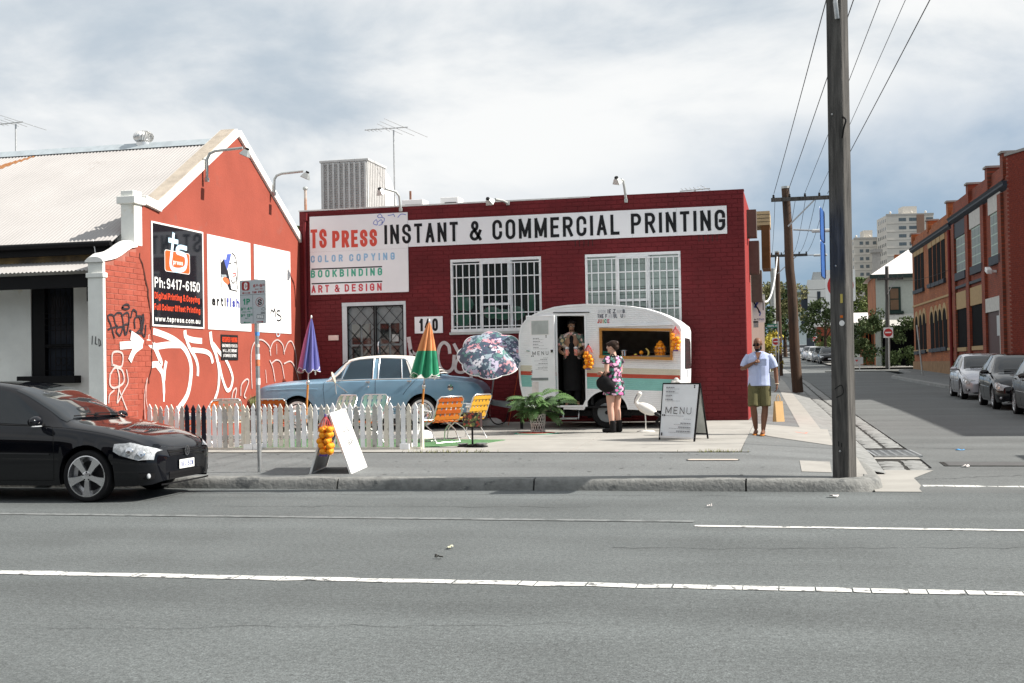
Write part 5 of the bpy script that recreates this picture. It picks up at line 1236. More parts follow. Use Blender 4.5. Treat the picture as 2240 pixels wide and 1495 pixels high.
  part('brake_disc',MB().lathe([(rimr*.72,-h*.25),(rimr*.72,-h*.1),(.001,-h*.1)],24,A,cap=False),mat('dark brake',(.03,.03,.032),.5,.5),t,smooth=40)
  for i in range(spokes):
   a=2*pi*i/spokes+pi/2;pr=[(.07,.055),(.3,.062),(.6,.075),(.94,.12 if fancy else .085)]
   lo_,hi_=[],[]
   for rr,hw in pr:
    r0=rr*rimr;w2=hw*rimr*1.9*(1.15 if rr<.2 else 1)
    ht=h*(.78+.16*rr)
    for sg,ls in((-1,lo_),(1,hi_)):
     ls.append(A@V((r0*cos(a)-sg*w2*sin(a),r0*sin(a)+sg*w2*cos(a),ht)))
   dp=A@V((0,0,-.035))
   q=MB();q.grid([lo_,hi_]);q.grid([lo_,[p+dp for p in lo_]]);q.grid([hi_,[p+dp for p in hi_]])
   part('spoke',q,M['alloy'],t)
  part('hub_cap',MB().lathe([(rimr*.24,h*.6),(rimr*.24,h*.84),(rimr*.15,h*.9),(.001,h*.9)],20,A,cap=False),M['alloy'],t,smooth=40)
  for i in range(5):
   a=2*pi*(i+.5)/5+pi/2;p=A@V((rimr*.19*cos(a),rimr*.19*sin(a),h*.845))
   part('wheel_bolt',MB().lathe([(rimr*.04,0),(rimr*.04,.006)],8,Matrix.Translation(p)@A),M['seam'],t)
  return t
 def mirror(s,x,z,side,m,clear=True):
  p=s.pt(x,s.kz(x,z),side);o=V((x,p.y,z))
  e=V((-.02,side*.16,.05))
  mr=part('door_mirror',MB().ball(o+e,(.06,.115,.07),16,10),m,s.t,smooth=80)
  part('mirror_stalk',MB().bar(o+V((0,-side*.03,0)),o+V((-.01,side*.08,.03)),.05,.035),M['plastic_black'],mr)
  part('mirror_glass',MB().lathe([(.05,0),(.001,.002)],14,Matrix.Translation(o+e+V((.056,0,0)))@Matrix.Rotation(radians(90),4,'Y')@Matrix.Diagonal((.9,1.7,1,1))),M['chrome'],mr)
  if clear:part('indicator',MB().ball(o+e+V((-.012,0,-.055)),(.045,.10,.014),12,6),M['lens'],mr,smooth=80)
HATCH=dict(L=4.2,wheels=(.86,3.44),arch=.362,wr=.315,alift=.012,wg=.93,tuck=.95,w=[(0,.50),(.012,.60),(.05,.69),(.13,.765),(.3,.825),(.6,.862),(1.0,.876),(2,.88),(3.3,.876),(3.8,.84),(4.1,.74),(4.18,.66),(4.2,.6)],zs=[(0,.50),(.02,.545),(.1,.62),(.3,.72),(.6,.80),(1.0,.865),(1.3,.895),(2,.925),(3,.955),(3.8,.965),(4.1,.92),(4.2,.85)],zt=[(0,.54),(.02,.585),(.06,.64),(.14,.70),(.3,.785),(.7,.895),(1.1,.965),(1.18,.985),(1.5,1.165),(1.9,1.365),(2.1,1.425),(2.5,1.472),(3.0,1.474),(3.5,1.435),(3.8,1.365),(4.0,1.16),(4.14,.99),(4.2,.88)],wt=[(0,.36),(.1,.5),(.3,.62),(1.0,.70),(1.18,.70),(1.5,.655),(1.9,.60),(2.3,.575),(3.3,.57),(3.8,.56),(4.2,.52)],zl=[(0,.24),(.1,.20),(.5,.19),(1.2,.2),(3.2,.2),(4.0,.26),(4.2,.32)],zm=[(0,.42),(.3,.46),(1,.5),(3.4,.52),(4.2,.56)])
def hatchback(name,label,paint,loc,rz,group=None,close=False,kind='golf'):
 c=Car(name,label,'car',paint,HATCH,loc,rz,group);c.body()
 ws=c.across('windscreen',1.21,1.98,lambda t:7.12,glass_car,.005)
 c.across('rear_window',3.86,4.08,lambda t:7.2,glass_car,.005)
 for sd in(1,-1):
  w1=c.patch('side_window',[(1.42,5.12),(1.8,5.1),(2.42,5.1)],[(1.60,6.2),(1.97,6.88),(2.42,6.9)],glass_car,sd,.004)
  c.patch('side_window',[(2.52,5.1),(3.0,5.1),(3.40,5.12)],[(2.52,6.9),(3.0,6.9),(3.34,6.85)],glass_car,sd,.004)
  c.patch('side_window',[(3.45,5.14),(3.66,5.2)],[(3.40,6.8),(3.60,6.6)],glass_car,sd,.004,4)
  c.line('window_trim',[(1.36,5.06),(1.8,5.02),(2.6,5.02),(3.4,5.02),(3.72,5.15)],M['plastic_black'],sd,.009,.0)
  c.line('door_seam',[(1.33,4.9),(1.30,3.5),(1.28,2.0),(1.30,.6)],M['seam'],sd,.004,-.001)
  c.line('door_seam',[(2.47,6.9),(2.47,5),(2.46,3.5),(2.44,.6)],M['seam'],sd,.004,-.001)
  c.line('door_seam',[(3.42,5.0),(3.40,4),(3.15,2.2)],M['seam'],sd,.004,-.001)
  c.line('sill_seam',[(1.30,.6),(2.2,.6),(3.05,.6)],M['seam'],sd,.004,-.001)
  c.line('bonnet_seam',[(.22,5.3),(.5,5.15),(.9,5.05),(1.22,5.05),(1.36,4.95)],M['seam'],sd,.004,-.001)
  for x in(2.2,3.18):part('door_handle',MB().box(c.sp(x,3.75,sd,.015),(.2,.025,.03)),paint,c.t,bevel=.01)
  c.line('rub_strip',[(1.34,2.35),(2.2,2.35),(3.04,2.35)],paint,sd,.012,.002)
  hl=c.patch('headlight',c.zl_([(.055,.50),(.20,.50),(.42,.565),(.50,.615)]),c.zl_([(.045,.60),(.16,.665),(.36,.705),(.49,.70)]),M['lens'],sd,.009,12,6)
  for x,z in((.17,.575),(.30,.615)):
   p=c.sp(x,c.kz(x,z),sd,.012);nn=c.nrm(x,c.kz(x,z),sd);q=nn.to_track_quat('Z','Y').to_matrix().to_4x4()
   part('lamp_bowl',MB().lathe([(.048,0),(.044,.005),(.03,.004),(.001,.008)],16,Matrix.Translation(p)@q,cap=False),M['chrome'],hl,smooth=60)
  c.line('headlight_rim',c.zl_([(.05,.498),(.20,.496),(.42,.56),(.505,.612)]),M['seam'],sd,.004,.004,hl)
  c.patch('fog_light',c.zl_([(.05,.275),(.2,.275)]),c.zl_([(.05,.345),(.2,.345)]),M['plastic_black'],sd,.006,6,3)
  p=c.sp(.10,c.kz(.10,.31),sd,.012)
  part('fog_lamp',MB().ball(p,(.02,.034,.034),14,8),M['lens'],c.t,smooth=80)
  c.patch('tail_light',c.zl_([(3.95,.78),(4.16,.78)]),c.zl_([(3.90,.95),(4.10,.93)]),mat('tail light red',(.4,.015,.015),.15,spec=.9),sd,.008,6,4)
  c.mirror(1.48,.93,sd,paint)
  for wx in HATCH['wheels']:c.alloy(wx,sd,.315,.25 if kind=='golf' else .225,5,.2)
  c.line('bumper_seam',c.zl_([(.5,.50),(.55,.505),(.505,.5)]),M['seam'],sd,.003)
 def nose(nm,z0,z1,yw,m,off=.012,n=8):
  rows=[]
  for i in range(n+1):
   y=lerp(-yw,yw,i/n);r=[]
   for z in(z0,lerp(z0,z1,.5),z1):
    x=0
    while x<.5 and c.pt(x,c.kz(x,z)).y<abs(y):x+=.004
    r.append((x-off,y,z))
   rows.append(r)
  return part(nm,MB().grid(rows),m,c.t,smooth=60)
 g=nose('grille',.53,.605,.40,M['plastic_black'],.008)
 for z in(.545,.568,.59):nose('grille_bar',z,z+.010,.385,paint if z!=.568 else M['seam'],.014)
 nose('lower_intake',.25,.335,.42,M['plastic_black'],.006)
 for z in(.272,.30):nose('intake_bar',z,z+.008,.40,M['plastic_black'],.014)
 nose('splitter',.185,.205,.6,M['plastic_black'],.02)
 pl_=nose('number_plate',.355,.465,.19,M['letter_white'],.016,2)
 ppl=lambda u,v,o:(-.0175-o+.008,-u,v)
 for ch,y in(('1',-.16),('G',-.125),('J',-.07),('5',.02),('C',.075),('W',.125)):
  q=MB();text(q,ch,y,.38,.06,.035 if ch!='1' else .012,.008,lambda u,v,o:(-.021,-u,v),0);part('plate_letter',q,mat('plate blue',(.05,.09,.3),.5),pl_)
 part('badge',MB().add([(x,y,z)for x,y,z in[(-.018,.062*cos(a),.568+.062*sin(a))for a in[2*pi*i/24 for i in range(24)]]],[tuple(range(24))]),M['plastic_black'],c.t)
 bd=MB();bp=lambda u,v,o:(-.021-o,-u,v+.568)
 ribbon(bd,arc(0,0,.056,.056,0,360,28),.010,bp)
 if kind=='golf':
  ribbon(bd,[(-.022,.046),(0,.006),(.022,.046)],.010,bp,.001);ribbon(bd,[(-.042,.03),(-.02,-.044),(0,-.004),(.02,-.044),(.042,.03)],.010,bp,.0015)
 else:ribbon(bd,arc(0,.01,.022,.045,0,360,20),.008,bp,.001);ribbon(bd,arc(0,.02,.045,.022,0,360,20),.008,bp,.0015)
 part('emblem',bd,M['chrome'],c.t)
 for a,b in(((-.55,1.225),(.02,1.245)),((0,1.215),(.5,1.235))):
  k=[]
  for i in range(9):
   y=lerp(a[0],b[0],i/8);x=lerp(a[1],b[1],i/8)+.02;R=c.ring(x,True);z=interp(abs(y),[q[0]for q in R[::-1]],[q[1]for q in R[::-1]]);k.append((x-.015,y,z+.02))
  part('wiper',MB().tube(k,.008,5),M['plastic_black'],c.t,smooth=50)
 return c
M['paint_black']=mat('black car paint',(.0035,.004,.006),.06,var=.0,spec=.42)
M['paint_silver']=mat('silver lilac car paint',(.42,.42,.46),.25,.55,var=.0,coat=1.0)
golf=hatchback('parked_hatchback','glossy black hatchback with five-spoke alloys parked at the kerb',M['paint_black'],(-8.33+.86,13.99,0),pi)
# ---------------- 1960s sedan
M['paint_blue']=mat('pale blue enamel',(.17,.31,.43),.30,.1,var=.06,scale=1.5,coat=.5)
M['roof_white']=mat('cream white roof',(.74,.72,.67),.4,var=.04)
SED=dict(L=4.80,wheels=(.86,3.52),arch=.375,wr=.32,alift=.0,wg=.93,tuck=.96,sharp=40,w=[(0,.80),(.03,.84),(.15,.87),(.5,.885),(2,.89),(4,.885),(4.5,.87),(4.72,.82),(4.78,.76),(4.8,.70)],zs=[(0,.80),(.1,.86),(.5,.90),(1.4,.935),(2,.955),(3,.965),(3.9,.955),(4.4,.91),(4.65,.86),(4.75,.79),(4.8,.70)],zt=[(0,.84),(.1,.905),(.5,.965),(1.0,.995),(1.44,1.02),(1.6,1.15),(1.92,1.385),(2.2,1.435),(2.6,1.45),(3.1,1.43),(3.4,1.37),(3.7,1.18),(3.92,1.035),(4.3,.995),(4.6,.93),(4.74,.84),(4.8,.74)],wt=[(0,.66),(1.4,.68),(1.6,.66),(1.95,.60),(2.5,.585),(3.2,.585),(3.6,.60),(3.95,.62),(4.8,.6)],zl=[(0,.34),(.3,.27),(.6,.25),(3.8,.25),(4.4,.29),(4.8,.40)],zm=[(0,.58),(1,.60),(4,.60),(4.8,.56)])
c=Car('vintage_sedan','pale blue 1960s sedan with white roof parked in front of the brick wall','car',M['paint_blue'],SED,(-10.80,23.88,.312),radians(8))
c.t.scale=(.965,.98,1.045)
c.body()
c.across('roof',1.90,3.44,lambda t:7.0,M['roof_white'],.006,14)
c.across('windscreen',1.47,1.88,lambda t:7.1,glass_car,.005);c.across('rear_window',3.50,3.86,lambda t:7.25,glass_car,.007)
lv=mat('louvre cream',(.62,.6,.55),.5)
for i in range(6):c.across('rear_louvre',3.48+i*.07,3.51+i*.07,lambda t:7.3,lv,.03,2)
cg=mat('clear car glass',(.012,.014,.017),.03,var=0,spec=.4,alpha=.65)
for sd in(-1,1):
 c.patch('roof_pillar',[(3.30,5.06),(3.5,5.06),(3.96,5.06)],[(3.12,7.1),(3.3,7.1),(3.50,7.1)],M['roof_white'],sd,.008,8,6)
 c.patch('windscreen_pillar',[(1.46,5.2),(1.52,5.1)],[(1.86,7.05),(1.97,7.02)],M['roof_white'],sd,.007,3,8)
 c.patch('quarter_light',[(1.56,5.12),(1.78,5.12)],[(1.79,6.5),(1.82,6.6)],cg,sd,.006,4,5)
 c.patch('side_window',[(1.81,5.12),(2.1,5.12),(2.46,5.12)],[(1.96,6.85),(2.1,6.92),(2.46,6.92)],cg,sd,.006)
 c.patch('side_window',[(2.60,5.12),(3.08,5.12)],[(2.60,6.92),(3.04,6.9)],cg,sd,.006)
 c.patch('quarter_light',[(3.11,5.12),(3.34,5.12)],[(3.07,6.9),(3.16,6.75)],cg,sd,.006,4,5)
 for pts in([(1.50,5.04),(1.97,6.96),(2.48,7.0),(3.1,6.98),(3.18,6.8),(3.38,5.1)],[(1.80,5.05),(1.90,6.8)],[(2.47,5.05),(2.47,7.0)],[(2.585,5.05),(2.585,7.0)],[(3.095,5.05),(3.055,6.9)],[(1.5,5.04),(2.4,5.04),(3.38,5.04)]):
  c.line('window_trim',pts,M['chrome'],sd,.010,.006)
 for pts in([(1.44,4.9),(1.42,3.2),(1.45,1.2)],[(2.53,5),(2.53,3),(2.52,.9)],[(3.42,5.0),(3.36,3.9),(3.12,2.4)],[(1.45,.9),(2.2,.9),(3.1,.9)]):c.line('door_seam',pts,M['seam'],sd,.0045,-.001)
 c.line('chrome_strip',[(1.30,1.35),(2.2,1.35),(3.1,1.35)],M['chrome'],sd,.014,.004);c.line('chrome_strip',[(3.93,1.5),(4.3,1.5),(4.7,1.6)],M['chrome'],sd,.014,.004)
 c.line('body_crease',[(.2,3.5),(.7,3.4),(1.3,3.2)],M['paint_blue'],sd,.010,.0)
 for x in(2.38,3.26):part('door_handle',MB().box(c.sp(x,3.9,sd,.03),(.10,.025,.03)).box(c.sp(x+.02,3.9,sd,.01),(.03,.03,.05)),M['chrome'],c.t,bevel=.008)
 part('door_lock',MB().ball(c.sp(2.39,3.3,sd,.004),(.018,.01,.018),10,6),M['chrome'],c.t,smooth=60)
 part('fuel_cap',MB().lathe([(.062,0),(.06,.014),(.03,.018),(.001,.018)],20,Matrix.Translation(c.sp(4.12,3.1,sd,.0))@Matrix.Rotation(radians(90 if sd<0 else-90),4,'X')),M['chrome'],c.t,smooth=40)
 for wx in SED['wheels']:
  yo=SED['w'][4][1]-.03
  w_=wheel(c.t,(wx,sd*(yo-.09),.32),.32,.18,.20,M['chrome'],sgn=sd,hub_m=M['chrome'])
  A=Matrix.Rotation(radians(-90*sd),4,'X')
  part('whitewall',MB().lathe([(.262,.0905),(.215,.0915)],40,A,cap=False),mat('whitewall',(.7,.7,.68),.6),w_,smooth=40)
  part('hubcap',MB().lathe([(.155,.075),(.14,.10),(.1,.085),(.07,.11),(.001,.118)],28,A,cap=False),M['chrome'],w_,smooth=30)
 part('tail_light',MB().bx(4.70,4.815,sd*.58-.13,sd*.58+.13,.56,.68),mat('sedan tail light',(.12,.02,.02),.25,spec=.9),c.t,bevel=.02)
part('rear_bumper',MB().tube(catmull([(4.45,-.88,.47),(4.78,-.84,.47),(4.86,-.6,.47),(4.88,0,.47),(4.86,.6,.47),(4.78,.84,.47),(4.45,.88,.47)],5),.055,8),M['chrome'],c.t,smooth=60)
part('front_bumper',MB().tube(catmull([(.4,-.89,.46),(.0,-.86,.46),(-.07,-.6,.46),(-.08,0,.46),(-.07,.6,.46),(0,.86,.46),(.4,.89,.46)],5),.06,8),M['chrome'],c.t,smooth=60)
part('boot_badge',MB().ball((4.42,-.80,.90),(.05,.02,.02),10,6),M['chrome'],c.t,smooth=60)
for y in(-.62,.62):part('headlight',MB().ball((.03,y,.66),(.05,.11,.11),16,10),M['lens'],c.t,smooth=80)
p0=c.sp(1.86,5.05,-1,.0)
mr=thing('towing_mirror',None,None,(p0.x,p0.y,p0.z));mr.parent=c.t
mpm=mat('mirror cream',(.6,.56,.46),.3,.2)
part('mirror_head',MB().ball((-.18,-.2,.06),(.03,.09,.12),14,10,Matrix.Rotation(radians(-18),4,'Y')),mpm,mr,smooth=80)
for a,b in(((-.15,-.2,-.04),(.12,-.03,-.27)),((-.15,-.2,-.04),(-.16,-.03,-.30)),((-.17,-.2,.02),(-.02,-.01,.03))):part('stay',MB().tube([a,b],.010,6),M['chrome'],mr);
for q in((.12,-.03,-.27),(-.16,-.03,-.30)):part('sucker',MB().ball(q,.018,8,6),mpm,mr,smooth=80)
for x in(2.2,3.1):part('bench_seat',MB().bx(x,x+.16,-.6,.6,.55,1.08),mat('dark vinyl',(.03,.03,.035),.5),c.t,bevel=.05)
part('steering_wheel',MB().tube([(1.98+.05*sin(a),.33+.19*cos(a),.98+.19*sin(a))for a in[2*pi*i/20 for i in range(20)]],.014,6,close=True),M['plastic_black'],c.t,smooth=60)
for i,cc in enumerate(((.6,.45,.05),(.7,.25,.03),(.6,.05,.04),(.45,.03,.05),(.6,.6,.65))):part('cabin_toy',MB().ball((2.03,-.55,1.24-i*.05),(.022,.03,.035),10,8),mat('toy %d'%i,cc,.7),c.t,smooth=80)
# ================================================================ FORECOURT THINGS
# ---- picket fence
fe=thing('picket_fence','low picket fence of mixed white, cream, grey and navy pickets at the forecourt edge','fence',(-8.4,19.0,.235))
PC={'w':mat('picket white',(.82,.83,.84),.6,var=.06,scale=9,spots=((.45,.45,.43),6,.66)),'c':mat('picket cream',(.70,.66,.57),.65,var=.1,scale=9,spots=((.35,.32,.27),6,.62)),'g':mat('picket grey',(.46,.45,.42),.7,var=.12,scale=9,spots=((.2,.18,.15),6,.62)),'d':mat('picket navy',(.012,.014,.028),.5,var=.2)}
prof=[(-.034,0),(.034,0),(.034,.585),(.026,.60),(.026,.613),(.037,.628),(.028,.655),(0,.712),(-.028,.655),(-.037,.628),(-.026,.613),(-.026,.60),(-.034,.585)]
pm={k:MB().prism(prof,'y',-.011,.011).mesh('picket',PC[k])for k in PC}
seq='wcgwcwgddgdwwwgcwccwcwcwccwgwcwgcwcwwgwcgwcwgwcwgc'
x=-10.80;i=0
while x<-5.97:
 o=link('picket',pm[seq[i%len(seq)]],fe,(x+8.4,random.gauss(0,.006)-.02,random.uniform(-.01,.015)+.03),(random.gauss(0,.012),random.gauss(0,.012),random.gauss(0,.02)))
 o.scale=(1.1,1,random.uniform(.97,1.04));x+=.1015+random.uniform(-.006,.006);i+=1
for z in(.17,.50):part('rail',MB().bx(-2.45,2.47,.0,.028,z,z+.065),PC['w'],fe)
part('plinth_board',MB().bx(-2.45,2.47,-.06,.02,-.008,.03),PC['c'],fe)
for x in(-1.85,-.55,-.38,2.2):part('foot_block',MB().bx(x-.08,x+.08,-.1,.12,.0,.09),PC['w'],fe)
part('end_post',MB().bx(2.45,2.49,-.03,.06,-.01,.72),PC['c'],fe)
# ---- turf mat
tm_=thing('turf_mat','thin green artificial turf mat on the concrete behind the picket fence','mat',(-7.5,19.9,gz(19.9)))
tq=MB();pts=[(-9.4,19.25),(-5.9,19.25),(-5.2,19.85),(-4.95,20.75),(-6.0,20.85),(-9.4,21.2)]
tq.add([(x,y,gz(y)+.016)for x,y in pts]+[(x,y,gz(y))for x,y in pts],[tuple(range(6))]+[(k,(k+1)%6,6+(k+1)%6,6+k)for k in range(6)])
part('turf',tq,mat('artificial turf',(.10,.21,.10),.9,var=.25,scale=14,bump=.5,bscale=150),tm_,world=True)
# ---- webbed folding chairs
def chair(label,loc,rz,ca,cb,tilt=0.0):
 t=thing('folding_chair',label,'chair',loc,rz,'webbed folding lawn chairs')
 w=.27;fm=M['alu']
 for sy in(-1,1):
  y=sy*w
  part('leg',MB().tube([(-.26,y,.012),(-.22,y,.2),(.02,y*.98,.40),(.10,y*.98,.52)],.011,8),fm,t,smooth=60)
  part('leg',MB().tube([(.24,y*.93,.012),(.10,y*.93,.22),(-.22,y*.93,.385)],.011,8),fm,t,smooth=60)
  part('armrest',MB().box((-.06,y*1.02,.555),(.36,.045,.022),Matrix.Rotation(radians(3),3,'Y')),M['plastic_white'],t,bevel=.008)
  part('arm_post',MB().tube([(-.22,y,.385),(-.20,y*1.02,.545)],.010,6),fm,t)
 part('foot_bar',MB().tube([(-.26,-w,.012),(-.26,w,.012)],.011,8),fm,t);part('foot_bar',MB().tube([(.24,-w*.93,.012),(.24,w*.93,.012)],.011,8),fm,t)
 s0,s1=V((-.22,0,.385)),V((.20,0,.36));b0,b1=V((.19,0,.385)),V((.36,0,.80))
 part('seat_frame',MB().tube([(s0.x,-w,s0.z),(s0.x,w,s0.z)],.011,8),fm,t)
 part('back_frame',MB().tube([(.10,-w,.36),(b0.x,-w,b0.z),(b1.x-.02,-w,b1.z-.05),(b1.x,-w+.05,b1.z),(b1.x,w-.05,b1.z),(b1.x-.02,w,b1.z-.05),(b0.x,w,b0.z),(.10,w,.36)],.012,8),fm,t,smooth=70)
 def strip(nm,a,b,m,wd,nrm):part(nm,MB().bar(a,b,.0035,wd,nrm)if False else MB().add(*quadbar(a,b,wd,nrm)),m,t)
 def quadbar(a,b,wd,across):
  a,b,c=V(a),V(b),V(across)*wd/2;n=(b-a).cross(c).normalized()*.002
  vs=[p+sg*c+q*n for q in(-1,1)for p in(a,b)for sg in(-1,1)]
  return vs,[(0,1,3,2),(4,6,7,5),(0,2,6,4),(1,5,7,3),(0,4,5,1),(2,3,7,6)]
 for i in range(5):
  y=-.2+i*.1
  for(p,q,nm)in((s0,s1,'seat_strap'),(b0,b1,'back_strap')):strip(nm,p+V((0,y,.004)),q+V((0,y,.004)),ca if i%2==0 else cb,.07,(0,1,0))
 for i in range(4):
  f=.12+i*.25
  for(p,q,nm)in((s0,s1,'seat_strap'),(b0,b1,'back_strap')):
   c_=p.lerp(q,f);d=(q-p).normalized();n=V((d.z,0,-d.x))*.007
   strip(nm,c_+V((0,-w,0))+n,c_+V((0,w,0))+n,cb if i%2 else ca,.062,d)
 return t
oc=mat('orange webbing',(.62,.19,.03),.6,var=.06);oc2=mat('deep orange webbing',(.52,.11,.02),.6,var=.06);yc=mat('yellow webbing',(.66,.36,.04),.6);rc=mat('red orange webbing',(.50,.075,.02),.6)
gc=mat('pale green webbing',(.42,.55,.42),.6);wc=mat('white webbing',(.70,.70,.66),.6);mc=mat('mint webbing',(.35,.58,.50),.6);cc_=mat('cream webbing',(.70,.62,.48),.6)
chair('orange webbed chair standing on the turf just outside the fence end',(-6.02,20.35,gz(20.35)),radians(-38),oc,oc2)
chair('yellow webbed chair just behind the orange one at the fence end',(-5.74,21.15,gz(21.1)),radians(-22),yc,yc)
chair('red orange webbed chair with its back turned, below the purple umbrella',(-9.05,20.3,gz(20.3)),radians(-82),rc,oc2)
chair('pale green webbed chair left of the mint one behind the fence',(-8.35,21.3,gz(21.3)),radians(60),gc,wc)
chair('mint and white webbed chair facing the pavement behind the fence',(-7.75,21.4,gz(21.4)),radians(80),mc,wc)
chair('small orange webbed chair hidden behind the fence beside the mint one',(-7.25,20.2,gz(20.2)),radians(20),oc,oc2)
chair('cream webbed chair behind the parking sign pole',(-10.1,20.6,gz(20.6)),radians(-75),cc_,wc)
chair('orange webbed chair closest to the orange wall behind the fence',(-10.35,19.75,gz(19.75)),radians(12),oc,oc2)
# ---- stool with pot
st_=thing('plastic_stool','white moulded plastic stool carrying a black flower pot','stool',(-9.68,20.75,gz(20.75)))
part('seat',MB().lathe([(.15,.42),(.17,.40),(.17,.43),(.15,.45),(.001,.45)],20),M['plastic_white'],st_,smooth=40)
for a in(45,135,225,315):part('leg',MB().tube([(.13*cos(radians(a)),.13*sin(radians(a)),.42),(.17*cos(radians(a)),.17*sin(radians(a)),0)],[.03,.022],8),M['plastic_white'],st_,smooth=50)
fpot=thing('flower_pot','small black pot of feathery grass on the white stool','pot plant',(-9.68,20.75,gz(20.75)+.45))
part('pot',MB().lathe([(.06,0),(.085,.15),(.09,.15),(.09,.165),(.075,.165),(.07,.14),(.001,.14)],18),M['plastic_black'],fpot,smooth=40)
gq=MB();rg=random.Random(3)
for i in range(90):
 a=rg.uniform(0,2*pi);l=rg.uniform(.12,.3);ln=rg.uniform(.02,.16);p0=V((.04*cos(a),.04*sin(a),.14));p1=p0+V((ln*.4*cos(a),ln*.4*sin(a),l*.6));p2=p0+V((ln*cos(a),ln*sin(a),l));d=V((-sin(a),cos(a),0))*.005
 gq.add([p0-d,p0+d,p1+d,p1-d,p2],[(0,1,2,3),(3,2,4)])
part('foliage',gq,mat('feathery grass',(.16,.20,.08),.8,col2=(.3,.32,.16),scale=40),fpot,kind='stuff')
# ---- closed umbrellas
M['pole_wood']=mat('orange pole wood',(.52,.22,.06),.5,var=.1,scale=30)
def base_block(parent,w=.5,d=.42,h=.14):
 mb=MB().lathe([(w*.5,0),(w*.52,.03),(w*.48,h*.7),(w*.3,h),(.04,h),(.04,h+.12),(.02,h+.12)],28)
 part('base',mb,M['plastic_white'],parent,smooth=50)
def closed_umbrella(label,loc,top,ztop,zhem,r,mats,panel_mat,lean):
 t=thing('closed_umbrella',label,'umbrella',loc);H=ztop-loc[2];hem=zhem-loc[2]
 base_block(t);ax=lambda z:V((lean[0]*z/H,lean[1]*z/H,z))
 part('pole',MB().tube([ax(.1),ax(hem*.80)],.02,10),M['pole_wood'],t,smooth=50);part('upper_pole',MB().tube([ax(hem*.78),ax(H)],.014,8),M['alu'],t,smooth=50)
 part('clamp',MB().ball(ax(hem*.80),(.035,.035,.05),10,8),M['alu'],t,smooth=60)
 nr,na=18,64;rows=[]
 for i in range(nr+1):
  f=i/nr;z=lerp(H-.03,hem,f);row=[]
  for j in range(na+1):
   a=2*pi*j/na;fold=.62+.38*abs(cos(4*a+.6*f));rr=(.012+r*f**.8)*fold*(1+.10*sin(2.3*a+1))
   hz2=-.06*f**6*abs(sin(4*a))+.03*f**6*sin(3*a+2)
   p=ax(z+hz2);row.append((p.x+rr*cos(a),p.y+rr*sin(a),p.z))
  rows.append(row)
 mb=MB()
 for i in range(nr):
  for j in range(na):
   mb.cur=panel_mat(i/nr,j/na);mb.add([rows[i][j],rows[i][j+1],rows[i+1][j+1],rows[i+1][j]],[(0,1,2,3)])
 bm_=part('canopy',mb,mats,t,smooth=70)
 part('hem',MB().tube([V(p)for p in rows[-1][:-1]],.006,5,close=True),M['white'],bm_)
 part('finial',MB().ball(ax(H),(.018,.018,.035),8,6),M['plastic_white'],t,smooth=60)
 part('tie_strap',MB().bar(ax(hem)+V((r*.8,-r*.3,.05)),ax(hem)+V((r*.78,-r*.3,-.12)),.02,.008),M['white'],t)
 return t
ub=mat('violet canvas',(.13,.13,.36),.75,var=.06);upk=mat('pink canvas',(.52,.14,.28),.75,var=.06);ug=mat('green canvas',(.03,.24,.13),.75,var=.08);uo=mat('orange canvas',(.62,.26,.11),.75,var=.06);ul=mat('light green canvas',(.2,.5,.36),.75)
closed_umbrella('closed violet and pink beach umbrella standing in front of the blue sedan',(-8.97,21.4,gz(21.4)),None,2.55,1.58,.20,[ub,upk],lambda f,a:1 if .38<a<.66 else 0,(.16,0))
closed_umbrella('closed umbrella with orange top and green skirt at the end of the fence',(-6.72,21.4,gz(21.4)),None,2.42,1.45,.26,[ug,uo,ul],lambda f,a:1 if f<.52 else(2 if .44<a<.58 else 0),(.22,0))
# ---- open floral umbrella
fu=thing('floral_umbrella','open tilted beach umbrella with dark tropical flower print beside the caravan','umbrella',((-6.3,0.542)[0],24.9,gz(24.9)))
base_block(fu,.56,.42,.15);FO=V(fu.location)
J0=V(((-6.096,0.902)[0],24.35,(-6.096,0.902)[1]))-FO;J1=V(((-5.921,1.375)[0],23.95,(-5.921,1.375)[1]))-FO;cu=V(((-5.898,1.781)[0],23.62,(-5.842,1.78)[1]))-FO
part('lower_pole',MB().tube([(0,0,.12),J0],.022,10),mat('red pole',(.35,.015,.02),.35),fu,smooth=50)
part('upper_pole',MB().tube([J0-V((0,0,.02)),J1,cu],.016,10),M['alu'],fu,smooth=50);part('clamp_knob',MB().ball(J0+V((0,-.03,.05)),.045,10,8),M['plastic_white'],fu,smooth=60)
axu=V((.14,-.70,.70)).normalized();ap_=cu+axu*.25
part('tilt_pole',MB().tube([cu,ap_],.012,8),M['alu'],fu)
ux=V((0,0,1)).cross(axu).normalized();uy=axu.cross(ux);rows=[]
for i in range(13):
 f=i/12;row=[]
 for j in range(65):
  a=2*pi*j/64;sc=1-.10*f*f*(1-abs(cos(4*a)));rr=.68*sin(f*1.15)/sin(1.15)*sc
  row.append(cu+axu*(.25-.23*(1-cos(f*1.15))/(1-cos(1.15))-.02*f*f*(1-abs(cos(4*a))))+ux*rr*cos(a)+uy*rr*sin(a))
 rows.append(row)
M['floral']=dots('tropical print',(.06,.055,.11),[(.10,.24,.22),(.62,.62,.68),(.60,.30,.34),(.32,.40,.46),(.06,.10,.14),(.74,.70,.76),(.09,.08,.16),(.46,.42,.55),(.06,.06,.12)],6.5,.66,.6,4.2)
cn=part('canopy',MB().grid(rows),M['floral'],fu,smooth=50)
part('hem',MB().tube(rows[-1][:-1],.010,5,close=True),M['white'],cn)
for k in range(8):
 a=2*pi*k/8;e_=rows[12][k*8];part('rib',MB().tube([cu+axu*.08,V(e_)-axu*.012],.005,5),M['alu'],fu)
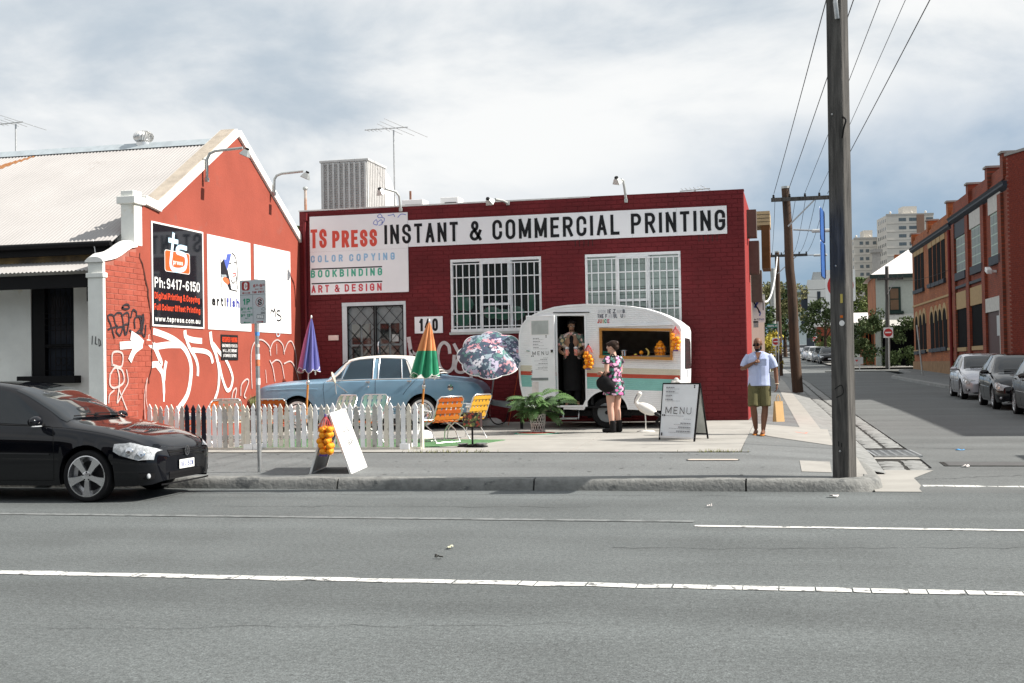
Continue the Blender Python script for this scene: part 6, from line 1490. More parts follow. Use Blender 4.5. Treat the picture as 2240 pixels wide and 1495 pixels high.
part('finial',MB().ball(ap_,.03,8,6),M['plastic_white'],fu,smooth=60)
part('guy_cord',MB().tube([rows[12][8],V(rows[12][8])+V((.03,.3,-.5)),V((.55,-.5,.02))],.006,5),mat('orange cord',(.55,.1,.03),.7),fu)
# ---- bag of oranges
M['orange_fruit']=mat('orange peel',(.88,.33,.02),.5,var=.12,scale=40,bump=.15,bscale=150)
orme=MB().ball((0,0,0),1,14,10).mesh('orange',M['orange_fruit'],80)
M['net']=mat('red net',(.50,.06,.07),.6);M['net2']=mat('violet net',(.09,.05,.2),.6)
def orange_bag(label,loc,n,r,w,h,tone,rz=0,d=.09):
 t=thing('orange_bag',label,'fruit bag',loc,rz,'net bags of oranges');rg=random.Random(n)
 cols=2;z=-h+r;k=0
 while k<n:
  for c_ in range(cols):
   if k>=n:break
   for yy_ in(-.5,.5):
    if k>=n:break
    o=link('orange',orme,t,((c_-.5)*w*.52+rg.uniform(-.01,.01)+(.012 if int(z*20)%2 else-.012),yy_*d+rg.uniform(-.01,.01),z+rg.uniform(-.01,.01)));o.scale=(r,r,r*.96);k+=1
  z+=r*1.62
 zt=z-r*.4
 q=MB()
 for i in range(14):
  a=2*pi*i/14;q.tube([(w*.5*cos(a),(d*.5+r*.9)*sin(a),zt-.04),(w*.3*cos(a),d*.4*sin(a),zt+(0-zt)*.45),(.006*cos(a),.006*sin(a),0)],.0035,4)
 part('net',q,M['net'],t,kind='stuff')
 for i in range(6):
  zz=lerp(-h+.02,zt,i/5);part('net_ring',MB().tube([(w*.56*cos(a),(d*.5+r*.95)*sin(a),zz+.02*sin(3*a))for a in[2*pi*j/18 for j in range(18)]],.002,4,close=True),mat('orange net',(.6,.2,.05),.6),t)
 part('knot',MB().ball((0,0,.0),(.016,.016,.03),8,6),tone,t,smooth=60)
 part('label_tag',MB().bx(-w*.3,w*.3,-d*.5-r-.004,-d*.5-r,-h-.012,-h+.012),M['net2'],t)
 return t
orange_bag('net bag of oranges hanging between the caravan door and the hatch',((-3.898,1.947)[0],23.46,(-3.898,1.947)[1]),18,.041,.17,.47,M['plastic_black'])
orange_bag('net bag of oranges hanging at the right end of the serving hatch',((-2.197,2.24)[0],23.46,(-2.197,2.24)[1]),18,.040,.165,.44,M['net'])
# ---- A-frame "JUICE BAR"
FL,FLb,FR,FRb=V((-6.37,15.36,.152)),V((-6.48,16.18,.171)),V((-5.80,15.38,.152)),V((-5.89,16.23,.172))
TN,TF=V((-6.09,15.38,.95)),V((-6.19,16.2,.985))
aj=thing('juice_sandwich_board','white sandwich board reading JUICE BAR standing on the footpath','sandwich board',tuple((FL+FRb)/2))
def slabq(name,a,b,c,d,th,m,parent,world=True,**k):
 n=(b-a).cross(d-a).normalized()*th;vs=[a,b,c,d,a+n,b+n,c+n,d+n]
 return part(name,MB().add(vs,[(3,2,1,0),(4,5,6,7),(0,1,5,4),(1,2,6,5),(2,3,7,6),(3,0,4,7)]),m,parent,world=world,**k)
aw=mat('sandwich board white',(.76,.76,.74),.45,var=.03,scale=6)
slabq('front_panel',FR,FRb,TF,TN,-.012,aw,aj);bpn=slabq('back_panel',FL,FLb,TF+V((-.03,0,-.005)),TN+V((-.03,0,-.005)),-.012,mat('board back grey',(.36,.37,.37),.6),aj)
for a,b in((FR,TN),(FRb,TF),(FR,FRb),(TN,TF),(FL,TN+V((-.03,0,0))),(FLb,TF+V((-.03,0,0))),(FL,FLb)):part('rim',MB().bar(a,b,.03,.026),aw,aj,world=True)
part('stay',MB().tube([FR.lerp(TN,.35),FL.lerp(TN,.35)],.006,5),M['steel'],aj,world=True)
def on_panel(O,U,W,nrm):
 return lambda u,v,o:tuple(O+U*u+W*v+nrm*(o+.002))
U_=(FRb-FR);Wd=(TN-FR);nn=U_.cross(Wd).normalized();nn=nn if nn.x>0 else-nn
jp=on_panel(FR+nn*.014,U_.normalized(),Wd.normalized(),nn)
for s_,u,v,h,wd in(('J',.30,.555,.07,.05),('U',.38,.565,.06,.05),('C',.52,.56,.07,.055),('E',.60,.56,.07,.05),('B',.36,.37,.07,.055),('A',.47,.36,.09,.06),('R',.58,.38,.07,.055)):
 q=MB();text(q,s_,u,v,h,wd,.011,jp,.001);part('letter',q,M['letter_black'],aj,world=True)
orange_bag('net bag of oranges hanging on the juice sandwich board',(-6.12,15.30,.93),20,.046,.19,.52,M['net2'],d=.08)
# ---- menu A-frame
ML,MR,MT0,MT1,MRr,MLr=V((-2.25,20.71,.26)),V((-1.63,20.29,.25)),V((-2.17,20.78,1.215)),V((-1.53,20.46,1.21)),V((-1.45,20.95,.26)),V((-2.08,21.30,.27))
me_=thing('menu_sandwich_board','black-framed menu sandwich board reading MENU in front of the caravan','sandwich board',tuple((ML+MRr)/2))
up_=lambda a,b,f:a.lerp(b,f)
mw_=mat('menu board white',(.70,.73,.76),.5,var=.03)
slabq('front_panel',up_(ML,MT0,.07),up_(MR,MT1,.07),MT1,MT0,.008,mw_,me_);slabq('back_panel',up_(MLr,MT0,.09),up_(MRr,MT1,.09),MT1+V((.0,.02,0)),MT0+V((0,.02,0)),.006,mat('board inner grey',(.42,.44,.42),.7),me_)
for a,b in((ML,MT0),(MR,MT1),(MLr,MT0+V((0,.03,0))),(MRr,MT1+V((0,.03,0))),(MT0,MT1),(up_(MLr,MT0,.09),up_(MRr,MT1,.09))):part('frame',MB().bar(a,b,.026,.022),M['black'],me_,world=True)
part('bottom_rail',MB().bar(up_(ML,MT0,.06),up_(MR,MT1,.06),.018,.03),M['white'],me_,world=True)
mu=(MR-ML).normalized();mw2=(MT0-ML).normalized();mn=mu.cross(mw2).normalized();mn=mn if mn.y<0 else-mn
mpl=on_panel(ML+mn*.012,mu,mw2,mn);W_=(MR-ML).length;H_=(MT0-ML).length
q=MB();text(q,'MENU',.10,H_*.47,.115,W_*.74,.011,mpl,.001,space=4,gw=.7);part('lettering',q,M['letter_black'],me_,world=True)
def mlines(rows_,h):
 for u0,u1,v in rows_:
  q=MB();x=u0
  while x<u1-.004:
   wd=min(u1-x,random.uniform(.02,.05));ribbon(q,[(x,H_*v),(x+wd,H_*v)],h,mpl,.001);x+=wd+.008
  part('print_line',q,dq,me_,world=True)
mlines([(.08,.26,.93),(.08,.28,.86),(.08,.22,.79),(.08,.24,.72),(.44,.66,.31),(.40,.66,.24),(.36,.66,.17)],.018)
mlines([(.08,.38,.905),(.08,.36,.835),(.08,.2,.765),(.08,.40,.695),(.1,.5,.435),(.5,.66,.385),(.3,.66,.285),(.2,.66,.215),(.2,.66,.145)],.006)
for u,v in((W_-.06,.97),(W_-.06,.94),(.045,.44),(.085,.44),(.05,.12),(.05,.095)):part('emblem',MB().add([mpl(u+.015*cos(a),H_*v+.015*sin(a),.001)for a in[2*pi*k/12 for k in range(12)]],[tuple(range(12))]),M['letter_black'],me_,world=True)
# ---- picture stand
ps=thing('picture_stand','small framed tropical picture on a black post with a weighted foot','stand',(-5.17,19.35,gz(19.35)),radians(-12))
part('foot_plate',MB().bx(-.24,.24,-.09,.09,.0,.025).bx(-.05,.05,-.12,.12,.02,.05),M['plastic_black'],ps,bevel=.008);part('foot_bowl',MB().lathe([(.05,.03),(.10,.07),(.105,.07),(.06,.02)],18,Matrix.Translation((.17,0,0))),M['steel'],ps,smooth=40);part('foot_bowl',MB().lathe([(.05,.03),(.09,.06),(.095,.06),(.06,.02)],18,Matrix.Translation((-.18,0,0))),M['steel'],ps,smooth=40)
part('post',MB().tube([(0,0,.03),(0,0,.36)],.016,10),M['plastic_black'],ps,smooth=50)
part('picture_box',MB().bx(-.16,.16,-.03,.05,.33,.57),mat('box brown',(.05,.03,.03),.5),ps,bevel=.004)
part('picture',MB().bx(-.15,.15,-.034,-.0305,.34,.56),dots('picture print',(.06,.03,.02),[(.35,.05,.03),(.5,.35,.12),(.12,.16,.05),(.02,.02,.02),(.6,.5,.3)],26,.7),ps)
# ---- potted split-leaf plant
pt_=thing('potted_plant','big split-leaf plant in a white lattice pot in front of the caravan door','plant',(-4.74,22.55,gz(22.55)))
pw=mat('white iron lattice',(.66,.65,.62),.6,var=.12,scale=20,spots=((.3,.26,.22),14,.64))
part('inner_pot',MB().lathe([(.10,.03),(.13,.32),(.12,.33),(.001,.30)],20),mat('dark pot',(.04,.035,.03),.8),pt_,smooth=40)
for k in range(16):
 a=2*pi*k/16
 for sg in(1,-1):part('lattice',MB().tube([((.105+.035*f+.012*sin(pi*f))*cos(a+sg*.8*f),(.105+.035*f+.012*sin(pi*f))*sin(a+sg*.8*f),.03+.31*f)for f in[i/6 for i in range(7)]],.007,5),pw,pt_)
for z,r in((.03,.112),(.18,.14),(.345,.15)):part('lattice_ring',MB().tube([(r*cos(a),r*sin(a),z+(.01*sin(8*a)if z>.3 else 0))for a in[2*pi*j/32 for j in range(32)]],.011,6,close=True),pw,pt_,smooth=60)
for k in range(4):
 a=pi/4+pi/2*k;part('foot',MB().tube([(.10*cos(a),.10*sin(a),.08),(.16*cos(a),.16*sin(a),.05),(.15*cos(a),.15*sin(a),0)],.012,6),pw,pt_)
lfm=mat('glossy leaf',(.055,.12,.035),.4,col2=(.10,.18,.06),scale=5)
def leaf_mesh(L,W,rg):
 """Deeply lobed leaf lying along +x, arched downward at the tip."""
 mb=MB();n=9
 def bendz(x):return-.45*L*(x/L)**2+.25*x
 for i in range(n):
  f=i/(n-1);x0=L*(.04+.84*f)
  for sg in(-1,1):
   w=W*(sin(pi*(.16+.80*(1-f)*.9))**.8)*rg.uniform(.85,1.1);sw_=.20*L*(1-.2*f)-.1*L*(1-f)
   a,b=(x0-L*.03,0),(x0+L*.04,0);tip=(x0+sw_+.02,sg*w);m1=(lerp(a[0],tip[0],.55)-.010,sg*w*.58);m2=(lerp(b[0],tip[0],.55)+.022,sg*w*.58)
   dz_=lambda p:bendz(p[0])-.16*abs(p[1])+.02*sin(9*p[0])
   mb.add([(p[0],p[1],dz_(p))for p in(a,b,m2,tip,m1)],[(0,1,2,3,4)]if sg>0 else[(4,3,2,1,0)])
 x1=L*.86;mb.add([(x1,-W*.16,bendz(x1)),(L*1.05,0,bendz(L*1.05)),(x1,W*.16,bendz(x1))],[(0,1,2)])
 return mb
rg=random.Random(21)
lms=[leaf_mesh(rg.uniform(.30,.38),rg.uniform(.13,.17),rg).mesh('leaf',lfm)for _ in range(5)]
for k in range(46):
 a=rg.uniform(0,2*pi)if k>8 else[2.9,3.4,.15,-.3,3.0,.5,-2.5,-.9,-2.0][k];hgt=rg.uniform(.12,.66);out=rg.uniform(.08,.38)*(1.2-hgt*.6)
 base=V((0,0,.30));tip=V((out*cos(a),out*sin(a),.30+hgt*.62))
 part('stalk',MB().tube(catmull([base,base.lerp(tip,.5)+V((0,0,.07)),tip],4),.007,5),lfm,pt_,smooth=60)
 o=link('leaf',rg.choice(lms),pt_,tip,(rg.gauss(0,.35),rg.uniform(-.25,.55)-hgt*.5,a+rg.gauss(0,.25)));s_=rg.uniform(.8,1.15);o.scale=(s_,s_,s_)
 # ---- watermelon mat
wm=thing('watermelon_mat','round red mat with green rim lying under the potted plant','mat',(-4.72,22.35,gz(22.35)))
def ell(a,b,n=36):return[(a*cos(2*pi*i/n),b*sin(2*pi*i/n))for i in range(n)]
part('rim',MB().prism(ell(.43,.32),'z',-.0,.012),mat('mat green',(.10,.38,.28),.8),wm);part('inner',MB().prism(ell(.38,.27),'z',.012,.016),mat('mat pale',(.6,.62,.5),.8),wm);part('centre',MB().prism(ell(.35,.245),'z',.016,.020),mat('mat red',(.5,.06,.04),.8),wm)
# ---- stork statue
bd_=thing('stork_statue','white garden stork figure standing left of the menu board','statue',(-2.70,22.6,gz(22.6)))
bw_=mat('white plaster bird',(.72,.70,.66),.6,var=.06);
q=MB();q.ball((.02,0,.43),(.20,.10,.10),18,12,Matrix.Rotation(radians(24),3,'Y'));q.tube(catmull([(-.10,0,.47),(-.17,0,.55),(-.15,0,.63),(-.10,0,.70)],6),[.06,.055,.05,.048,.045,.04,.036,.033,.032,.032,.032,.032,.033,.034,.034,.034,.034,.034,.034][:19],10);q.ball((-.11,0,.715),(.05,.038,.042),12,8)
part('body',q,bw_,bd_,smooth=80)
part('bill',MB().tube([(-.14,0,.70),(-.19,0,.62),(-.215,0,.53)],[.022,.016,.004],8),mat('grey bill',(.2,.2,.21),.5),bd_,smooth=60)
part('wing_tips',MB().ball((.20,0,.34),(.13,.06,.035),14,8,Matrix.Rotation(radians(32),3,'Y')),M['plastic_black'],bd_,smooth=80)
for y in(-.03,.03):part('leg',MB().tube([(-.01,y,.37),(.0,y,.18),(-.01,y,.02)],.008,6),bw_,bd_)
part('base',MB().lathe([(.14,0),(.14,.02),(.10,.035),(.001,.035)],18,Matrix.Diagonal((1.2,.8,1,1))),bw_,bd_,smooth=40)
# ---- oval mirror leaning on the caravan
mi=thing('oval_mirror','ornate white oval mirror leaning against the caravan wheel side','mirror',(-2.20,23.42,.52),rot=(radians(-7),0,radians(4)))
part('frame',MB().tube([(.165*cos(a),0,.36+.33*sin(a))for a in[2*pi*j/40 for j in range(40)]],[.028+.004*cos(j*pi/2)for j in range(40)],8,close=True),pw,mi,smooth=70)
q=MB();q.ball((0,0,.72),(.05,.02,.05),12,8);q.ball((-.06,0,.69),(.04,.018,.03),10,8);q.ball((.06,0,.69),(.04,.018,.03),10,8);part('crest',q,pw,mi,smooth=80)
part('glass',MB().prism([(.15*cos(a),.36+.315*sin(a))for a in[2*pi*j/40 for j in range(40)]],'y',-.004,.006),dots('painted reflection',(.03,.16,.16),[(.02,.10,.10),(.05,.25,.28),(.5,.3,.05),(.45,.08,.04),(.04,.2,.12)],16,.5,.2),mi)  # the mirror's reflection is painted on as a teal and plant-coloured pattern
for a,b in(((-.12,.06,.05),(-.16,.1,-.2)),((.12,.06,.05),(.16,.1,-.2))):part('prop',MB().bar(a,b,.02,.02),pw,mi)
sp_=thing('spiky_plant','small spiky-leaved plant in front of the oval mirror','plant',(-2.08,22.95,gz(22.95)))
part('pot',MB().lathe([(.09,0),(.12,.22),(.11,.22),(.001,.2)],16),M['plastic_white'],sp_,smooth=40)
rg=random.Random(9);sm_=mat('spiky leaf',(.10,.17,.07),.5)
for k in range(26):
 a=rg.uniform(0,2*pi);l=rg.uniform(.25,.45);o_=rg.uniform(.06,.26);p=[V((0,0,.2)),V((o_*.5*cos(a),o_*.5*sin(a),.2+l*.7)),V((o_*cos(a),o_*sin(a),.2+l))];d=V((-sin(a),cos(a),0))*.012
 part('leaf',MB().add([p[0]-d,p[0]+d,p[1]+d*.8,p[1]-d*.8,p[2]],[(0,1,2,3),(3,2,4)]),sm_,sp_)
 # ---- things on the serving counter
cz=hz0(-3.0)-.01
bk=thing('orange_basket','wire basket heaped with oranges on the caravan counter','fruit basket',((-2.528,1.698)[0],23.76,cz))
for z,r in((.0,.095),(.09,.115),(.17,.13)):part('hoop',MB().tube([(r*cos(a),r*sin(a),z+.006)for a in[2*pi*j/24 for j in range(24)]],.004,5,close=True),M['chrome'],bk)
for k in range(12):a=2*pi*k/12;part('wire',MB().tube([(.095*cos(a),.095*sin(a),.006),(.13*cos(a),.13*sin(a),.17)],.003,4),M['chrome'],bk)
rg=random.Random(5)
for z,n_,rr in((.045,6,.062),(.115,7,.08),(.185,6,.075),(.245,3,.04),(.285,1,0)):
 for k in range(n_):
  a=2*pi*k/n_+z*20;o=link('orange',orme,bk,(rr*cos(a),rr*sin(a),z));o.scale=(.04,)*3
o=thing('orange_on_stand','single orange on a juicer stand on the caravan counter','fruit',((-2.899,1.705)[0],23.74,cz))
part('stand',MB().lathe([(.04,0),(.015,.02),(.015,.05),(.03,.06),(.001,.06)],14),M['chrome'],o,smooth=40);p=link('orange',orme,o,(0,0,.095));p.scale=(.04,)*3
bn=thing('banana','single yellow banana standing upright on the caravan counter','fruit',((-2.792,1.703)[0],23.74,cz))
part('banana_skin',MB().tube(catmull([(-.02,0,.0),(.03,0,.05),(.035,0,.11),(.0,0,.16),(-.025,0,.175)],4),[.008,.012,.016,.018,.019,.019,.019,.019,.019,.018,.017,.016,.014,.012,.010,.007,.006],8),mat('banana yellow',(.68,.5,.14),.5),bn,smooth=60)
rbk=thing('red_bowl','shallow red bowl on the caravan counter','bowl',((-3.011,1.707)[0],23.74,cz));part('bowl',MB().lathe([(.03,0),(.075,.035),(.08,.045),(.07,.04),(.001,.015)],20),mat('red plastic',(.5,.03,.03),.35),rbk,smooth=50);part('lemon',MB().ball((0,0,.05),(.035,.028,.028),10,8),mat('lemon',(.7,.55,.1),.5),rbk,smooth=80)
sp2=thing('steel_pot','small steel pot on the caravan counter behind the woman','pot',((-3.251,1.723)[0],23.8,cz));part('pot',MB().lathe([(.06,0),(.06,.13),(.066,.135),(.055,.13),(.001,.02)],20),M['chrome'],sp2,smooth=40);part('lid',MB().lathe([(.066,.137),(.06,.15),(.001,.155)],20),mat('dim steel lid',(.5,.5,.5),.4,.6),sp2,smooth=40)
gcr=thing('green_crate','small green plastic crate at the left end of the serving hatch','crate',((-3.534,1.74)[0],23.8,cz));gcm=mat('crate green',(.03,.25,.17),.5)
for z in(0,.05,.10):part('slat',MB().bx(-.12,.12,-.08,-.07,z,z+.03).bx(-.12,.12,.07,.08,z,z+.03).bx(-.13,-.12,-.08,.08,z,z+.03).bx(.12,.13,-.08,.08,z,z+.03),gcm,gcr)
part('crate_floor',MB().bx(-.12,.12,-.07,.07,0,.01),gcm,gcr)
for x in(-.11,.11):part('corner_post',MB().bx(x-.01,x+.01,-.085,-.07,0,.14),gcm,gcr)
# ---- parking sign
pk=thing('parking_sign','grey-white parking restriction sign on a galvanised pole at the kerb','sign',(-7.20,15.57,gz(15.57)))
part('pole',MB().tube([(0,0,0),(-.02,0,2.66)],.030,14),M['steel'],pk,smooth=50)
for z,c in((1.88,(.1,.3,.7)),(1.55,(.75,.72,.7)),(1.46,(.6,.2,.1)),(1.2,(.7,.7,.7)),(1.72,(.55,.5,.45))):part('sticker',MB().lathe([(.0315,z),(.0315,z+random.uniform(.04,.1))],14,Matrix.Translation((-.008*z/1.3,0,0)),cap=False),mat('sticker %.2f'%z,c,.6,var=.3,scale=60),pk,smooth=50)
pwm=mat('sign sheet',(.52,.55,.57),.4,var=.02)
sx0,sx1,sz0,sz1=-.245,.145,2.045,2.648
part('plate',MB().prism(rrect(sx0,sx1,sz0,sz1,.022),'y',-.045,-.040),pwm,pk)
ppl_=lambda u,v,o:(u,-.0455-o,v)
Lx=lambda z:lerp(sx0,sx1,(z-60)/675);Lz=lambda z:lerp(sz1,sz0,(z-175)/1105)
mrd=mat('sign red',(.36,.02,.02),.45);mgr=mat('sign green',(.01,.26,.14),.45)
def ptxt(s,a,b,base,top,m,tk,**k):q=MB();text(q,s,Lx(a),Lz(base),Lz(top)-Lz(base),Lx(b)-Lx(a),tk,ppl_,.001,**k);part('lettering',q,m,pk)
q=rrect(Lx(120),Lx(322),Lz(435),Lz(208),.03);part('clearway_block',MB().add([ppl_(a,b,.0008)for a,b in q],[tuple(range(len(q)))]),mrd,pk)
ptxt('C',178,265,415,230,M['letter_white'],.021);
k_=MB();
for a,b in k_ and[]or[]:pass
for(a,b,y,m)in((120,340,497,mrd),(150,330,1243,mgr),(490,670,1235,mrd)):
 q=MB();ribbon(q,[(Lx(a+(30 if y!=1235 else 0)),Lz(y)),(Lx(b-(30 if y!=1243 else 0)),Lz(y))],.008,ppl_,.001)
 if y!=1235:q.add([ppl_(Lx(a),Lz(y),.001),ppl_(Lx(a+45),Lz(y-28),.001),ppl_(Lx(a+45),Lz(y+28),.001)],[(0,1,2)])
 if y!=1243:q.add([ppl_(Lx(b),Lz(y),.001),ppl_(Lx(b-45),Lz(y-28),.001),ppl_(Lx(b-45),Lz(y+28),.001)],[(0,1,2)])
 part('arrow',q,m,pk)
for s,a,b,ba,tp,m,tk in(('6',415,470,362,285,mrd,.009),('30',480,540,335,282,mrd,.004),('-',550,572,345,300,mrd,.005),('9',580,640,362,278,mrd,.009),('30',648,706,332,278,mrd,.004),('MON',462,545,418,395,mrd,.004),('FRI',590,665,415,392,mrd,.004),('TOW',388,500,515,460,mrd,.006),('AWAY',535,690,505,452,mrd,.006),('1P',150,330,795,640,mgr,.017),('9',85,140,940,865,mgr,.009),('30',152,210,912,862,mgr,.004),('-',220,240,915,880,mgr,.004),('4',250,312,935,858,mgr,.009),('30',322,378,908,858,mgr,.004),('MON',130,225,990,965,mgr,.004),('FRI',262,335,985,960,mgr,.004),('9',80,135,1105,1030,mgr,.009),('15',150,195,1078,1028,mgr,.004),('12',245,325,1100,1025,mgr,.009),('30',335,388,1072,1022,mgr,.004),('SAT',195,280,1150,1122,mgr,.004),('S',525,630,810,665,M['letter_black'],.014),('ARC',605,715,1040,985,M['letter_black'],.004),('DYE',505,670,1140,1070,M['letter_white'],.008)):ptxt(s,a,b,ba,tp,m,tk)
q=MB();ribbon(q,arc(Lx(575),Lz(737),.057,.060,0,360,28),.006,ppl_,.001);ribbon(q,[(Lx(535),Lz(830)),(Lx(612),Lz(648))],.005,ppl_,.003);part('no_standing_ring',q,mrd,pk)
q=MB();ribbon(q,[(Lx(62),Lz(550)),(Lx(732),Lz(535))],.005,ppl_,.001);ribbon(q,[(Lx(395),Lz(552)),(Lx(405),Lz(1278))],.004,ppl_,.002);part('divider',q,mat('divider grey',(.2,.22,.24),.5),pk)
q=MB();ribbon(q,[(Lx(615),Lz(915)),(Lx(670),Lz(870)),(Lx(732),Lz(915)),(Lx(670),Lz(950)),(Lx(615),Lz(915))],.004,ppl_,.001);ribbon(q,[(Lx(510),Lz(1045)),(Lx(680),Lz(1075)),(Lx(665),Lz(1165)),(Lx(495),Lz(1135)),(Lx(510),Lz(1045))],.004,ppl_,.0016);part('tag_drawing',q,M['letter_black'],pk)
for z in(2.10,2.60):part('clamp',MB().bx(-.05,.03,-.04,.02,z,z+.03),M['steel'],pk)
# ================================================================ SIDE STREET
def brickmat(name,c1,c2,cm,rough=.8,bw=.24,bh=.086,msize=.010,ax='xz'):
 m=bpy.data.materials.new(name);m.use_nodes=True;t=m.node_tree;b=t.nodes['Principled BSDF']
 tc_=t.nodes.new('ShaderNodeTexCoord');sp=t.nodes.new('ShaderNodeSeparateXYZ');cb_=t.nodes.new('ShaderNodeCombineXYZ');t.links.new(tc_.outputs['Object'],sp.inputs[0])
 t.links.new(sp.outputs['XYZ'.index(ax[0].upper())],cb_.inputs[0]);t.links.new(sp.outputs['XYZ'.index(ax[1].upper())],cb_.inputs[1])
 br=t.nodes.new('ShaderNodeTexBrick');t.links.new(cb_.outputs[0],br.inputs['Vector'])
 for k,v in(('Color1',c1+(1,)),('Color2',c2+(1,)),('Mortar',cm+(1,)),('Scale',1.0),('Mortar Size',msize),('Brick Width',bw),('Row Height',bh),('Bias',-.1)):br.inputs[k].default_value=v
 nz=t.nodes.new('ShaderNodeTexNoise');nz.inputs['Scale'].default_value=.9;nz.inputs['Detail'].default_value=6;t.links.new(tc_.outputs['Object'],nz.inputs['Vector'])
 r=t.nodes.new('ShaderNodeMapRange');t.links.new(nz.outputs[0],r.inputs[0]);r.inputs[1].default_value=.3;r.inputs[2].default_value=.7;r.inputs[3].default_value=.75;r.inputs[4].default_value=1.2
 vm=t.nodes.new('ShaderNodeVectorMath');vm.operation='SCALE';t.links.new(br.outputs['Color'],vm.inputs[0]);t.links.new(r.outputs[0],vm.inputs['Scale'])
 t.links.new(vm.outputs[0],b.inputs['Base Color']);b.inputs['Roughness'].default_value=rough
 bp=t.nodes.new('ShaderNodeBump');bp.inputs['Strength'].default_value=.5;bp.inputs['Distance'].default_value=.01;t.links.new(br.outputs['Fac'],bp.inputs['Height']);bp.invert=True;t.links.new(bp.outputs[0],b.inputs['Normal'])
 MATS[name]=m
 return m
M['brick_tan']=brickmat('tan polychrome brick',(.38,.112,.028),(.27,.07,.019),(.21,.075,.03))
M['brick_red']=brickmat('dark red brick',(.27,.046,.015),(.18,.032,.012),(.12,.04,.022))
M['brick_red2']=brickmat('red brick pale joints',(.25,.038,.017),(.18,.03,.015),(.22,.13,.10),msize=.014)
M['cream_stone']=mat('cream dressing',(.40,.28,.15),.8,var=.1);M['cornice']=mat('slate blue cornice',(.035,.045,.06),.6);M['lintel']=mat('pale lintel',(.52,.51,.48),.7)
M['wgreen']=mat('green window sash',(.40,.50,.43),.5);M['wpane']=mat('pale window pane',(.10,.135,.115),.35,spec=.3);M['wdark']=mat('black window',(.005,.005,.006),.7,spec=.03);M['sill_blue']=mat('blue sill',(.03,.04,.055),.6)
AB=V((8.52-7.4,52-80,0));LAB=AB.length;rzb=atan2(AB.y,AB.x)
wh_=thing('brick_warehouse','two-storey red brick warehouse with arched windows and slate cornice on the side street','building',(7.4,80,0),rzb)
CZ=8.62
split=(14.627,3.549)[0]
part('far_wing_wall',MB().bx(0,split,0,10,0,CZ+.3),M['brick_tan'],wh_)
part('near_wing_wall',MB().bx(split,LAB,.02,10,0,CZ+.3),M['brick_red'],wh_)
part('end_wall',MB().bx(-.02,0,.02,9.98,0,CZ+.28),M['brick_tan'],wh_)
def corn(s0,s1,z,d,h):part('cornice',MB().prism([(0.02,z),(-d,z+h*.45),(-d,z+h*.7),(-d-.06,z+h),(0.02,z+h)],'x',s0,s1),M['cornice'],wh_)
corn(-.1,split,CZ-.42,.15,.30);corn(split,LAB,CZ-.26,.17,.33)
part('parapet',MB().bx(0,split,.1,.4,CZ+.3,CZ+.55),M['brick_tan'],wh_);part('parapet',MB().bx(split,LAB,.1,.4,CZ+.3,CZ+.85),M['brick_red'],wh_)
for i,(px_,hh)in enumerate(((.3,.75),((6.832,9.066)[0],.85),((13.814,9.253)[0],1.0),((19.516,9.194)[0],1.1),((24.088,9.173)[0],1.15),((27.286,9.08)[0],1.25))):
 part('parapet_pier',MB().bx(px_-.27,px_+.27,-.06,.5,CZ+.2,CZ+hh),M['brick_tan']if i<3 else M['brick_red'],wh_)
 part('pier_cap',MB().bx(px_-.33,px_+.33,-.13,.56,CZ+hh,CZ+hh+.09),mat('cap stone',(.3,.28,.26),.8),wh_)
for px_ in((15.24,5.837)[0]+.25,(19.239,5.549)[0],(23.064,5.274)[0],(26.776,5.007)[0]):part('pilaster',MB().bx(px_-.35,px_+.35,-.10,.02,0,CZ-.3),M['brick_red'],wh_)
part('downpipe',MB().tube([(split+.05,-.14,.6),(split+.05,-.14,CZ-.5)],.09,8),mat('oxide pipe',(.16,.02,.018),.5),wh_,smooth=50)
part('string_course',MB().bx(0,split,-.05,0,(7.855,4.87)[1]-.05,(7.855,4.87)[1]+.06),M['cream_stone'],wh_)
part('string_course',MB().bx(split+.5,(22.859,5.289)[0],-.08,.02,(19.172,5.078)[1]-.05,(19.172,5.078)[1]+.08),M['cornice'],wh_)
part('plinth',MB().bx(-.06,split,-.10,0,.6,1.45),mat('tan base stone',(.26,.16,.09),.85,var=.2,scale=3),wh_);part('plinth',MB().bx(split,LAB,-.08,.02,.2,1.2),M['brick_red'],wh_)
part('sill_band',MB().bx(0,split,-.05,0,(7.4,2.088)[1]-.08,(7.4,2.088)[1]+.06),M['cream_stone'],wh_)
def frect(bl,tr):return bl[0],tr[0],bl[1],tr[1]
